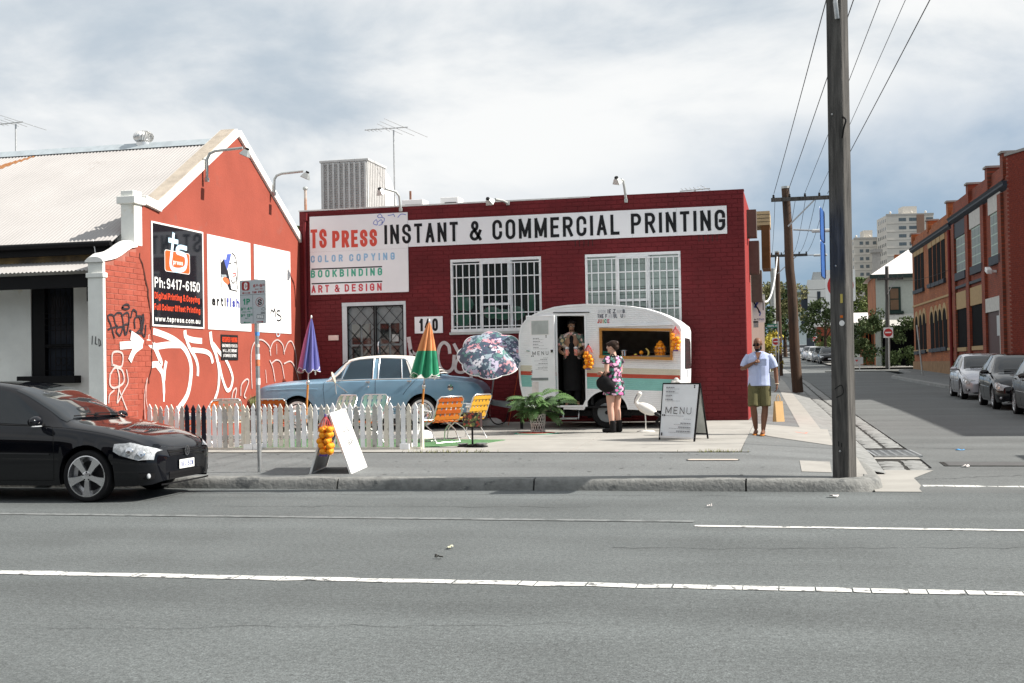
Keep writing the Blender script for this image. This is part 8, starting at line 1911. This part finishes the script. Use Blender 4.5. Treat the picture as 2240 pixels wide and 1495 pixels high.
c0,c1=(7.698,9.523)[0],(8.565,9.49)[0];part('brick_chimney',MB().bx(c0,c1,97,97.8,ez+.5,(8.134,9.611)[1]),M['brick_tan'],phs,world=True)
wx0,wx1,wz0,wz1=(6.86,5.144)[0],(7.525,5.126)[0],(7.146,5.202)[1],(7.182,6.727)[1]
wd=part('window',MB().bx(wx0-.12,wx1+.12,91.93,92,wz0-.1,wz1+.12),mat('dark green sash',(.02,.04,.035),.5),phs,world=True)
for a,b in((wz0,(wz0+wz1)/2-.04),((wz0+wz1)/2+.04,wz1)):part('pane',MB().bx(wx0+.06,wx1-.04,91.91,91.929,a,b),mat('brown blind',(.16,.10,.06),.3),wd,world=True)
part('sill',MB().bx(wx0-.3,wx1+.3,91.8,92,wz0-.3,wz0-.101),MATS['dark green sash'],wd,world=True)
part('verandah_roof',MB().add([(hx_+.3,90.2,4.0),(hx_+8,90.2,4.0),(hx_+8,92,4.9),(hx_+.3,92,4.9)],[(0,1,2,3)]),mat('striped verandah tin',(.5,.49,.45),.6,var=.2),phs,world=True)
part('verandah_shade',MB().bx(hx_+.4,hx_+8,91.9,91.98,.9,3.9),M['wdark'],phs,world=True)  # plain black sheet painted in for the shade under the verandah roof
part('corner_pier',MB().bx(hx_-.1,hx_+.25,91.4,92,.9,5.0),M['pale_render'],phs,world=True)
og=thing('brick_outbuilding','low orange brick outbuilding with arched slit windows beside the pale house','building',((5.574,2.555)[0],95,sz(95)))
o0,o1=(5.078,2.566)[0],(6.035,2.546)[0];oz=(5.55,4.411)[1]
part('wall',MB().bx(o0,o1,95,100,.9,oz),MATS['orange side brick']if False else M['brick_tan'],og,world=True);part('stepped_gable',MB().prism([(o0+.3,oz),(o1,oz),(o1,oz+.9),(o1-.35,oz+.9),(o1-.35,oz+.45),(o0+.6,oz+.35)],'y',95.01,95.3),M['brick_tan'],og,world=True)
for f in(.25,.5):part('window',MB().bx(lerp(o0,o1,f),lerp(o0,o1,f)+.16,94.97,95,2.4,3.6),M['wdark'],og,world=True)
part('door',MB().bx(lerp(o0,o1,.78),o1-.05,94.96,95,1.2,3.8),MATS['dark green sash'],og,world=True)
ts2=thing('tin_shed','white tin shed roof visible right of the near power pole','shed',((5.43,4.925)[0],104,sz(104)));part('wall',MB().bx((4.45,4.951)[0],(6.154,4.906)[0],104.4,108,1,(5.353,4.701)[1]),M['pale_render'],ts2,world=True);part('roof',MB().add([((4.263,4.729)[0],104,(5.353,4.701)[1]),((6.148,4.681)[0],104,(5.353,4.701)[1]),((6.167,5.508)[0],106.5,(5.373,5.605)[1]),((4.281,5.56)[0],106.5,(5.373,5.605)[1])],[(0,1,2,3)]),MATS['white tin'],ts2,world=True)
# ---- white flats and the far skyline
def block(name,label,Y,px0,px1,pyt,depth,m,left_m,wins,cat='building',zb=0,wm=None,win=(.8,1.0)):
 t=thing(name,label,cat,((px0+px1)/2,Y,zb));part('wall',MB().bx(px0,px1,Y,Y+depth,zb-1,pyt),m,t,world=True)
 me=MB().bx(-.5,.5,-.05,.05,-.5,.5).mesh('window',wm or M['wpane'])
 for x,z in wins:o=link('window',me,t,(x-t.location.x,-.02,z-zb));o.scale=(win[0],1,win[1])
 return t
fx0,fx1,ftz=(2.122,7.42)[0],(5.461,7.332)[0],(3.612,13.005)[1]
wf=block('white_flats','white modern apartment block at the bend of the side street',175,fx0,fx1,ftz,30,mat('white flats render',(.60,.61,.60),.7,var=.04),None,[((3.627,10.895)[0],z)for z in((3.627,10.895)[1],(3.617,10.448)[1],(3.594,9.426)[1],(3.579,8.787)[1])],zb=sz(175),wm=M['sill_blue'],win=(.45,.9))
part('roof_storey',MB().bx(lerp(fx0,fx1,.25),fx1,178,195,ftz,(3.641,14.284)[1]),mat('grey metal storey',(.30,.32,.33),.6),wf,world=True)
for z in((2.3,9.847)[1],(2.253,7.736)[1],(2.332,11.255)[1]):part('balcony',MB().bx(fx0-.9,fx0,177,181,z-.9,z+.6),M['cornice'],wf,world=True)
part('base_storey',MB().bx(fx0-.3,fx1,174.6,175,sz(175),sz(175)+3.0),M['cornice'],wf,world=True)
gf_=block('glass_offices','pale glass office block behind the white flats',230,(-1.693,14.457)[0],(3.228,14.303)[0],(0.632,15.397)[1],20,mat('pale glass cladding',(.36,.43,.45),.25,var=.1),None,[((-1.034,14.436)[0]+1.2*i,z)for i in range(4)for z in((0.6,13.963)[1],(0.563,12.277)[1])],zb=sz(230),win=(.9,1.0))
part('awning',MB().bx((1.019,14.372)[0],(2.901,14.313)[0],228,230,(0.55,11.687)[1],(0.557,12.024)[1]),mat('rust awning',(.25,.12,.05),.6),gf_,world=True)
bt=thing('brick_terrace','small red brick terrace between the flats and the parked cars','building',((3.444,3.256)[0],150,sz(150)));part('wall',MB().bx((2.882,6.552)[0],(5.103,6.494)[0],150,160,1.5,(3.5,5.715)[1]),M['brick_red'],bt,world=True);part('roof',MB().bx((2.669,6.557)[0],(5.208,6.491)[0],149.6,160,(3.5,5.715)[1],(3.506,5.988)[1]),MATS['white tin'],bt,world=True)
for px_ in((3.245,3.807)[0],(3.88,3.793)[0]):part('window',MB().bx(px_,px_+.5,149.95,150,3.2,4.6),M['wdark'],bt,world=True)
tw=mat('tower concrete',(.60,.57,.52),.8,var=.05,scale=.3);tw2=mat('tower grey panel',(.36,.35,.33),.8)  # second colour is a darker grey for floor bands and parapets
def tower(label,Y,x0,x1,top,wins_px,nfl,rzt,cols,core=None):
 t=thing('apartment_tower',label,'tower',((x0+x1)/2,Y,5),rzt,'tower blocks on the skyline');w2=(x1-x0)/2;H=top-5
 part('wall',MB().bx(-w2,w2,0,14,0,H),tw,t)
 me=MB().bx(-.6,.6,-.08,.02,-.55,.55).mesh('window',mat('tower glass',(.10,.12,.13),.2,spec=.8));me2=MB().bx(-w2,w2,-.12,0,-.08,.08).mesh('floor_band',tw2);me3=MB().bx(-w2-.08,-w2,0,.9,-.9,.9).mesh('side_window',MATS['tower glass'])
 for i in range(nfl):
  z=H-1.6-i*2.75
  if z<1:break
  link('floor_band',me2,t,(0,0,z-1.35))
  for c_ in cols:link('window',me,t,(lerp(-w2,w2,c_),0,z))
  for k in range(5):link('side_window',me3,t,(0,1.2+k*2.5,z)).scale=(1,1,.6)
 if core:part('brown_bay',MB().bx(lerp(-w2,w2,core[0]),lerp(-w2,w2,core[1]),-.2,-.01,H*.35,H),mat('brown bay',(.24,.15,.11),.7),t)
 part('roof_house',MB().bx(-w2*.2,w2*.4,3,9,H,H+3.2),tw,t);part('parapet',MB().bx(-w2-.1,w2+.1,-.15,.15,H-.3,H+.4),tw2,t)
 for x in(-.8,.1,.7):part('roof_dish',MB().ball((w2*x,1,H+.9),(.4,.4,.5),8,6),tw,t)
 return t
tower('taller pale apartment tower on the skyline above the pale house',430,(31.524,46.353)[0],(47.137,45.68)[0],(39.326,50.663)[1],None,17,radians(9),(.3,.38,.52,.6,.88,.95),(.64,.80))
tower('lower pale apartment tower left of the taller one',445,(21.579,38.685)[0],(31.785,38.297)[0],(26.682,44.622)[1],None,15,radians(9),(.25,.45,.7,.85))
for i,(x0,x1,h,c_)in enumerate(((-34,-22,6.5,(.10,.07,.055)),(-21.9,-9,7.2,(.16,.13,.11)),(-8.9,3,6.0,(.07,.05,.045)),(3.1,16,6.8,(.13,.10,.085)))):
 t=thing('opposite_shop',('brown','stone grey','dark brick','tan')[i]+' shopfront across the main road behind the viewpoint','building',((x0+x1)/2,-12,0))
 part('wall',MB().bx(x0,x1,-20,-12,0,h),mat('opposite wall %d'%i,c_,.8),t,world=True);part('parapet',MB().bx(x0-.05,x1+.05,-12.2,-11.85,h,h+.35),M['cornice'],t,world=True);part('awning',MB().bx(x0,x1,-12,-9.6,3.0,3.15),M['cornice'],t,world=True)
 for k in range(3):xx=lerp(x0,x1,(k+.5)/3);part('window',MB().bx(xx-1.2,xx+1.2,-11.99,-11.9,.6,2.7),M['wdark'],t,world=True);part('upper_window',MB().bx(xx-.6,xx+.6,-11.99,-11.9,3.9,5.4),M['wdark'],t,world=True)
 # ================================================================ PEOPLE
def flesh(name,shapes,m,parent,voxel=.011,smooth_it=4,label=None):
 """One continuous surface grown from overlapping limbs (voxel union, then relaxed)."""
 mb=MB()
 for s in shapes:
  if s[0]=='t':mb.tube(s[1],s[2],14)
  else:mb.ball(s[1],s[2],16,12,s[3]if len(s)>3 else None)
 o=part(name,mb,m,parent)
 r=o.modifiers.new('union','REMESH');r.mode='VOXEL';r.voxel_size=voxel;r.use_smooth_shade=True
 if smooth_it:q=o.modifiers.new('relax','SMOOTH');q.factor=.5;q.iterations=smooth_it
 return o
def hand(w,d,n,curl,side=1):
 """Palm, four unequal fingers and a thumb from the wrist w along d; n = palm normal the fingers curl towards."""
 w,d,n=V(w),V(d).normalized(),V(n).normalized();s=d.cross(n).normalized()*side;out=[]
 out.append(('t',[w,w+d*.045,w+d*.088],[(.020,.026),(.017,.038),(.014,.038)]))
 for k,(o_,l)in enumerate(((-.030,.066),(-.010,.078),(.010,.073),(.029,.056))):
  b=w+d*.082+s*o_;p1=b+(d*cos(curl*.5)+n*sin(curl*.5))*l*.45;p2=p1+(d*cos(curl*1.3)+n*sin(curl*1.3))*l*.33;p3=p2+(d*cos(curl*2)+n*sin(curl*2))*l*.28
  out.append(('t',[b-d*.01,p1,p2,p3],[.0095,.009,.0085,.007]))
 b=w+d*.03-s*.03;out.append(('t',[b,b+d*.025-s*.022+n*.01,b+d*.055-s*.024+n*.028],[.012,.010,.008]))
 return out
def limb(a,b,c,r):return('t',[V(a),V(a).lerp(V(b),.45),V(b),V(b).lerp(V(c),.35),V(c)],r)
def head_shapes(c,tilt=(0,0),yaw=0,k=1.0):
 """Skull, jaw, nose, ears, brow and lips about the head centre; face towards -y before the turn."""
 R=Matrix.Rotation(yaw,3,'Z')@Matrix.Rotation(tilt[0],3,'X')@Matrix.Rotation(tilt[1],3,'Y');c=V(c);f=lambda x,y,z:c+R@V((x*k,y*k,z*k))
 sh=[('b',f(0,.012,.025),(.074*k,.092*k,.090*k),R),('b',f(0,-.022,-.045),(.056*k,.062*k,.066*k),R),('t',[f(0,-.084,.012),f(0,-.104,-.022)],[.009,.014]),('b',f(0,-.072,-.092),(.026*k,.022*k,.018*k),R),('b',f(0,-.078,-.062),(.024*k,.012*k,.010*k),R)]
 for sg in(-1,1):sh+=[('b',f(sg*.074,.012,-.008),(.009*k,.020*k,.030*k),R),('b',f(sg*.035,-.066,.022),(.026*k,.016*k,.010*k),R)]
 return sh,f,R
def eyes(f,R,parent,skin_dark):
 for sg in(-1,1):
  part('eye',MB().ball(f(sg*.031,-.079,.004),(.013,.008,.008),10,8,R),M['letter_white'],parent,smooth=80);part('iris',MB().ball(f(sg*.031,-.085,.003),(.006,.004,.006),8,6,R),mat('iris',(.02,.012,.01),.3),parent,smooth=80);part('eyebrow',MB().tube([f(sg*.014,-.088,.027),f(sg*.034,-.086,.034),f(sg*.052,-.074,.028)],.005,5),skin_dark,parent)
 part('mouth',MB().tube([f(-.024,-.083,-.060),f(0,-.092,-.059),f(.024,-.083,-.060)],.0045,5),mat('lips',(.22,.06,.05),.5),parent)
fair=mat('fair skin',(.56,.34,.26),.55,var=.05);tan_=mat('olive skin',(.36,.20,.13),.55,var=.05);brown=mat('brown skin',(.165,.080,.050),.5,var=.08)
hairb=mat('dark brown hair',(.028,.016,.011),.5,var=.3,scale=60,stretch=(1,1,6));
# ---- woman at the hatch (faces the caravan door, seen from her left-back)
wo=thing('person','woman in a floral dress with a black shoulder bag standing at the hatch','person',(-3.28,22.55,gz(22.55)),radians(-122),'people on the forecourt');wo.scale=(1.13,1.16,1.0)
hs_,f,R_=head_shapes((0,-.02,1.595),(radians(6),0),radians(12),.97)
sh=hs_+[('t',[(0,.01,1.40),(0,0,1.47),(0,-.01,1.53)],[.055,.048,.048])]
sh+=[('t',[(0,0,.86),(0,.01,.95),(0,0,1.08),(0,-.01,1.25),(0,.0,1.38),(0,0,1.43)],[(.15,.11),(.165,.125),(.125,.095),(.145,.11),(.155,.09),(.07,.055)])]
for sg in(-1,1):sh+=[limb((sg*.085,.0,.88),(sg*.085,-.01,.48),(sg*.08,.02,.10),[.088,.075,.052,.054,.036]),('t',[(sg*.08,.03,.09),(sg*.08,-.04,.05),(sg*.085,-.15,.035)],[.035,.036,.028])]
LE,LW=(-.205,-.02,1.13),(-.10,-.24,1.10);RE,RW=(.20,.02,1.14),(.14,-.17,1.0)
sh+=[limb((-.155,0,1.39),LE,LW,[.048,.042,.036,.034,.024])]+hand(LW,(.45,-.8,.1),(.6,.3,-.2),.5,1)+[limb((.155,0,1.39),RE,RW,[.048,.042,.036,.034,.024])]+hand(RW,(-.3,-.7,-.3),(-.6,.2,0),.6,-1)
flesh('body',sh,fair,wo,.0095);eyes(f,R_,wo,hairb)
dress=dots('floral dress print',(.012,.012,.016),[(.50,.12,.32),(.05,.20,.16),(.012,.012,.016),(.62,.35,.5),(.08,.28,.22),(.012,.012,.016)],19,.6)
sh=[('t',[(0,0,.70),(0,.005,.80),(0,.01,.93),(0,.0,1.06),(0,-.01,1.22),(0,0,1.36),(0,0,1.435)],[(.205,.165),(.195,.155),(.185,.145),(.142,.112),(.165,.128),(.172,.105),(.105,.075)])]+[('t',[(sg*.13,0,1.40),(sg*.18,0,1.34),(sg*.20,-.005,1.28)],[.058,.062,.064])for sg in(-1,1)]
flesh('dress',sh,dress,wo,.012,3)
q=[('b',f(0,.022,.040),(.083,.096,.086),R_),('b',f(0,.085,.065),(.046,.045,.046)),('b',f(0,.07,-.01),(.06,.05,.06)),('b',f(-.045,-.04,.065),(.035,.045,.03)),('b',f(.045,-.04,.065),(.035,.045,.03))]
flesh('hair',q,hairb,wo,.009,2)
for sg in(-1,1):flesh('boot',[('t',[(sg*.08,.03,.02),(sg*.08,.03,.18),(sg*.08,.025,.225)],[(.05,.055),(.047,.052),(.052,.056)]),('t',[(sg*.08,.05,.045),(sg*.082,-.07,.045),(sg*.085,-.17,.035)],[.05,.047,.036])],M['plastic_black'],wo,.01,2)
hbg=thing('shoulder_bag','slouchy black cloth bag hanging from the woman\'s arm','bag',(-3.36,22.34,1.27),radians(-15))
flesh('pouch',[('b',(-.08,0,-.06),(.155,.075,.14)),('b',(-.02,0,-.12),(.165,.08,.11))],mat('black cloth',(.010,.010,.011),.9),hbg,.014,3)
part('strap',MB().tube(catmull([(-.18,0,.03),(-.06,-.02,.14),(.04,.05,.43),(.08,.13,.46),(.10,.15,.25),(.05,.03,-.02)],6),.011,6),MATS['black cloth'],hbg,smooth=60)
# ---- walking man
ma=thing('person','bald bearded man in a pale blue shirt and olive shorts walking with a paper bag','person',(-.60,22.0,fz(-.6,22)+.01),radians(-4),'people on the forecourt')
hs_,f,R_=head_shapes((-.01,-.03,1.60),(radians(14),radians(-3)),radians(-14),1.0)
sh=hs_+[('t',[(0,.02,1.40),(0,0,1.47),(0,-.02,1.53)],[.065,.060,.058]),('t',[(0,0,.88),(0,.01,1.0),(0,-.01,1.15),(0,-.01,1.3),(0,0,1.40),(0,.01,1.45)],[(.16,.11),(.165,.12),(.165,.125),(.18,.125),(.175,.10),(.08,.06)])]
RK,RA=(-.10,-.13,.49),(-.075,-.02,.10);LK,LA=(.095,-.05,.47),(.06,-.13,.085)
for hp,kn,an in(((-.095,0,.9),RK,RA),((.095,0,.9),LK,LA)):
 sh+=[limb(hp,kn,an,[.095,.082,.056,.060,.036]),('t',[(an[0],an[1]+.045,.05),(an[0],an[1]-.03,.055),(an[0]-.01,an[1]-.16,.03)],[.036,.036,.026])]
E1,W1_=(-.29,-.03,1.16),(-.10,-.17,1.26);E2,W2_=(.285,.03,1.14),(.305,-.03,.885)
sh+=[limb((-.185,0,1.40),E1,W1_,[.056,.050,.040,.040,.028])]+hand(W1_,(.75,-.2,.35),(.3,.9,-.1),.8,1)+[limb((.185,0,1.40),E2,W2_,[.056,.050,.040,.040,.028])]+hand(W2_,(0,-.05,-1),(-1,-.1,0),.75,-1)
flesh('body',sh,brown,ma,.0095);eyes(f,R_,ma,mat('black hair',(.008,.006,.006),.6))
flesh('beard',[('b',f(0,-.055,-.085),(.050,.040,.038),R_),('b',f(-.05,-.015,-.06),(.018,.035,.045),R_),('b',f(.05,-.015,-.06),(.018,.035,.045),R_)],MATS['black hair'],ma,.008,2)
gl=thing('glasses',None,None,(0,0,0));gl.parent=ma
for sg in(-1,1):
 part('lens_rim',MB().tube([f(sg*.034+.024*cos(a),-.098,.004+.016*sin(a))for a in[2*pi*k/16 for k in range(16)]],.003,5,close=True),M['plastic_black'],gl);part('temple',MB().tube([f(sg*.058,-.096,.008),f(sg*.078,.02,.012)],.003,5),M['plastic_black'],gl);part('dark_lens',MB().ball(f(sg*.034,-.097,.004),(.022,.003,.014),10,6,R_),M['wdark'],gl)
part('bridge',MB().tube([f(-.012,-.100,.008),f(.012,-.100,.008)],.003,5),M['plastic_black'],gl)
sblue=mat('pale blue cotton',(.42,.48,.68),.8,var=.06,scale=12)
sh=[('t',[(0,-.01,.845),(0,0,.92),(0,0,1.05),(0,-.012,1.2),(0,-.012,1.33),(0,0,1.42),(0,.01,1.465)],[(.208,.152),(.203,.150),(.190,.145),(.193,.148),(.196,.142),(.185,.108),(.09,.072)]),('t',[(-.165,0,1.40),(-.235,-.01,1.29),(-.27,-.025,1.20)],[.068,.068,.067]),('t',[(.165,0,1.40),(.235,.012,1.29),(.27,.022,1.18)],[.068,.068,.067])]
flesh('shirt',sh,sblue,ma,.012,3)
for sg in(-1,1):part('collar',MB().add([(sg*.02,-.135,1.36),(sg*.075,-.085,1.475),(sg*.10,-.075,1.445),(sg*.06,-.145,1.37)],[(0,1,2,3)]),sblue,ma)
part('open_neck',MB().add([(-.055,-.088,1.46),(.055,-.088,1.46),(.032,-.148,1.38),(.012,-.160,1.31),(.0,-.160,1.30),(-.02,-.155,1.36)],[(0,1,2,3,4,5)]),brown,ma)
part('chest_pocket',MB().box((.095,-.150,1.27),(.10,.006,.11)),sblue,ma);part('pocket_flap',MB().box((.095,-.155,1.325),(.105,.006,.03)),sblue,ma)
part('placket',MB().box((.008,-.155,1.04),(.028,.008,.34)),sblue,ma)
olive=mat('olive cotton',(.115,.105,.050),.85,var=.12,scale=14)
sh=[('t',[(0,0,.82),(0,.005,.90),(0,.005,1.0)],[(.172,.128),(.172,.128),(.165,.122)])]+[('t',[V((sg*.09,0,.90)),V((sg*.095,kn[1]*.5,.70)),V((kn[0]*1.02,kn[1]*.85,.50))],[(.112,.118),(.108,.112),(.10,.102)])for sg,kn in((-1,RK),(1,LK))]
flesh('shorts',sh,olive,ma,.012,3)
part('belt_line',MB().tube([(.176*cos(a),.005+.13*sin(a),.965)for a in[2*pi*k/24 for k in range(24)]],.008,5,close=True),mat('brown belt',(.05,.03,.02),.6),ma)
thong=mat('orange rubber',(.55,.2,.04),.6)
for an in(RA,LA):part('flip_flop',MB().prism([(an[0]-.01+.045*cos(a)*(1 if sin(a)<0 else .85),an[1]-.055+.135*sin(a))for a in[2*pi*k/20 for k in range(20)]],'z',-.005,.018),thong,ma);part('thong_strap',MB().tube([(an[0]-.045,an[1]-.03,.03),(an[0]-.008,an[1]-.13,.058),(an[0]+.035,an[1]-.03,.03)],.007,5),thong,ma)
part('wrist_watch',MB().tube([(W2_[0]+.032*cos(a),W2_[1]+.036*sin(a),W2_[2]+.01)for a in[2*pi*k/16 for k in range(16)]],.009,5,close=True),mat('watch strap',(.5,.4,.3),.4),ma)
kp=mat('kraft paper',(.56,.36,.17),.8,var=.06,scale=8);bgx,bgy,bgz=-.60+.32,21.95,fz(-.3,22)+.26
pb_=thing('paper_bag','brown kraft paper carrier bag held in the walking man\'s hand','bag',(bgx,bgy,bgz),radians(35))
part('bag_body',MB().add([(x*(.085 if z<.3 else .08),y*(.06 if z<.3 else .018),z)for z in(0,.36)for x,y in((-1,-1),(1,-1),(1,1),(-1,1))],[(0,3,2,1),(0,1,5,4),(1,2,6,5),(2,3,7,6),(3,0,4,7)]),kp,pb_)
for y in(-.018,.018):part('handle',MB().tube(catmull([(-.035,y,.35),(-.03,y*.6,.43),(0,0,.475),(.03,y*.6,.43),(.035,y,.35)],4),.005,5),kp,pb_)
# ---- juice seller in the doorway
we=thing('person','dark-haired man in a flowered shirt holding two drinks in the caravan doorway','person',((dX0+dX1)/2-.03,23.86,dZ0-.018),radians(6),'people on the forecourt')
ks=.985
hs_,f,R_=head_shapes((.0,-.04,1.60),(radians(20),0),radians(16),1.0)
sh=hs_+[('t',[(0,.02,1.40),(0,0,1.47),(0,-.02,1.53)],[.06,.055,.055]),('t',[(0,0,.88),(0,.01,1.05),(0,-.01,1.25),(0,0,1.40),(0,.01,1.45)],[(.155,.11),(.15,.11),(.17,.12),(.165,.095),(.08,.06)])]
for sg in(-1,1):sh+=[limb((sg*.09,0,.9),(sg*.10,-.03,.48),(sg*.10,.0,.09),[.09,.08,.055,.056,.036]),('t',[(sg*.10,.04,.04),(sg*.11,-.04,.05),(sg*.12,-.17,.025)],[.034,.034,.024])]
wL,wR2=(-.125,-.22,1.02),(.145,-.22,1.02)
sh+=[limb((-.175,0,1.40),(-.265,-.02,1.10),wL,[.05,.045,.037,.036,.026])]+hand(wL,(.35,-.75,.25),(.6,-.1,.1),.75,1)+[limb((.175,0,1.40),(.275,-.02,1.10),wR2,[.05,.045,.037,.036,.026])]+hand(wR2,(-.2,-.8,.25),(-.6,-.1,.1),.75,-1)
flesh('body',sh,tan_,we,.0095);eyes(f,R_,we,MATS['black hair'])
flesh('hair',[('b',f(0,.022,.052),(.082,.095,.075),R_),('b',f(.02,-.06,.088),(.055,.04,.03),R_),('b',f(-.075,.01,.02),(.014,.04,.05),R_),('b',f(.075,.01,.02),(.014,.04,.05),R_),('b',f(0,.07,.0),(.06,.045,.07),R_)],MATS['black hair'],we,.009,2)
flesh('beard',[('b',f(0,-.058,-.085),(.040,.032,.026),R_)],mat('stubble',(.10,.055,.04),.8),we,.008,1)
fsh=dots('flowered shirt print',(.10,.13,.11),[(.75,.30,.28),(.70,.55,.30),(.06,.12,.10),(.78,.58,.52),(.20,.28,.22),(.62,.16,.15)],17,.62)
flesh('shirt',[('t',[(0,.015,.90),(0,.015,1.05),(0,.01,1.22),(0,.012,1.35),(0,.01,1.42),(0,.02,1.46)],[(.185,.125),(.18,.125),(.187,.128),(.19,.118),(.178,.10),(.085,.068)]),('t',[(-.16,0,1.40),(-.22,-.01,1.29),(-.25,-.02,1.19)],[.07,.075,.078]),('t',[(.16,0,1.40),(.22,-.01,1.29),(.255,-.02,1.19)],[.07,.075,.078])],fsh,we,.012,3)
flesh('tee_and_apron',[('t',[(0,-.03,.30),(0,-.03,.6),(0,-.035,.90),(0,-.055,1.05),(0,-.065,1.22),(0,-.06,1.36),(0,-.05,1.41)],[(.19,.12),(.185,.125),(.15,.115),(.085,.08),(.075,.075),(.06,.06),(.04,.035)])],mat('black cotton',(.009,.009,.010),.9),we,.012,3)
flesh('trousers',[('t',[(sg*.09,0,.92),(sg*.10,-.02,.48),(sg*.10,.0,.10)],[.105,.08,.072])for sg in(-1,1)],MATS['black cotton'],we,.012,2)
for sg in(-1,1):part('sandal',MB().prism([(sg*.115+.045*cos(a),-.06+.14*sin(a))for a in[2*pi*k/18 for k in range(18)]],'z',-.006,.012),M['plastic_black'],we);part('sandal_strap',MB().tube([(sg*.115-.045,-.08,.02),(sg*.118,-.1,.062),(sg*.115+.045,-.08,.02)],.012,6),M['plastic_black'],we)
rzw=Matrix.Rotation(radians(6),3,'Z')
for lb,lc in(('red juice in a clear cup in the seller\'s hand nearer the door leaf',(-.075,-.315,1.00)),('red juice in a clear cup in the seller\'s hand nearer the hatch',(.095,-.315,1.00))):
 p=V(we.location)+rzw@V(lc);t=thing('juice_cup',lb,'drink',tuple(p),0,'two cups of red juice')
 part('juice',MB().lathe([(.028,0),(.036,.115),(.001,.115)],16),mat('red juice',(.75,.13,.05),.25),t,smooth=40);part('cup',MB().lathe([(.0295,-.003),(.041,.135),(.0405,.135),(.029,-.002)],16),mat('clear cup',(.8,.8,.8),.08,alpha=.12),t,smooth=40);part('lid',MB().lathe([(.042,.135),(.038,.155),(.02,.17),(.001,.172)],16),mat('clear lid',(.85,.85,.85),.1,alpha=.5),t,smooth=40)
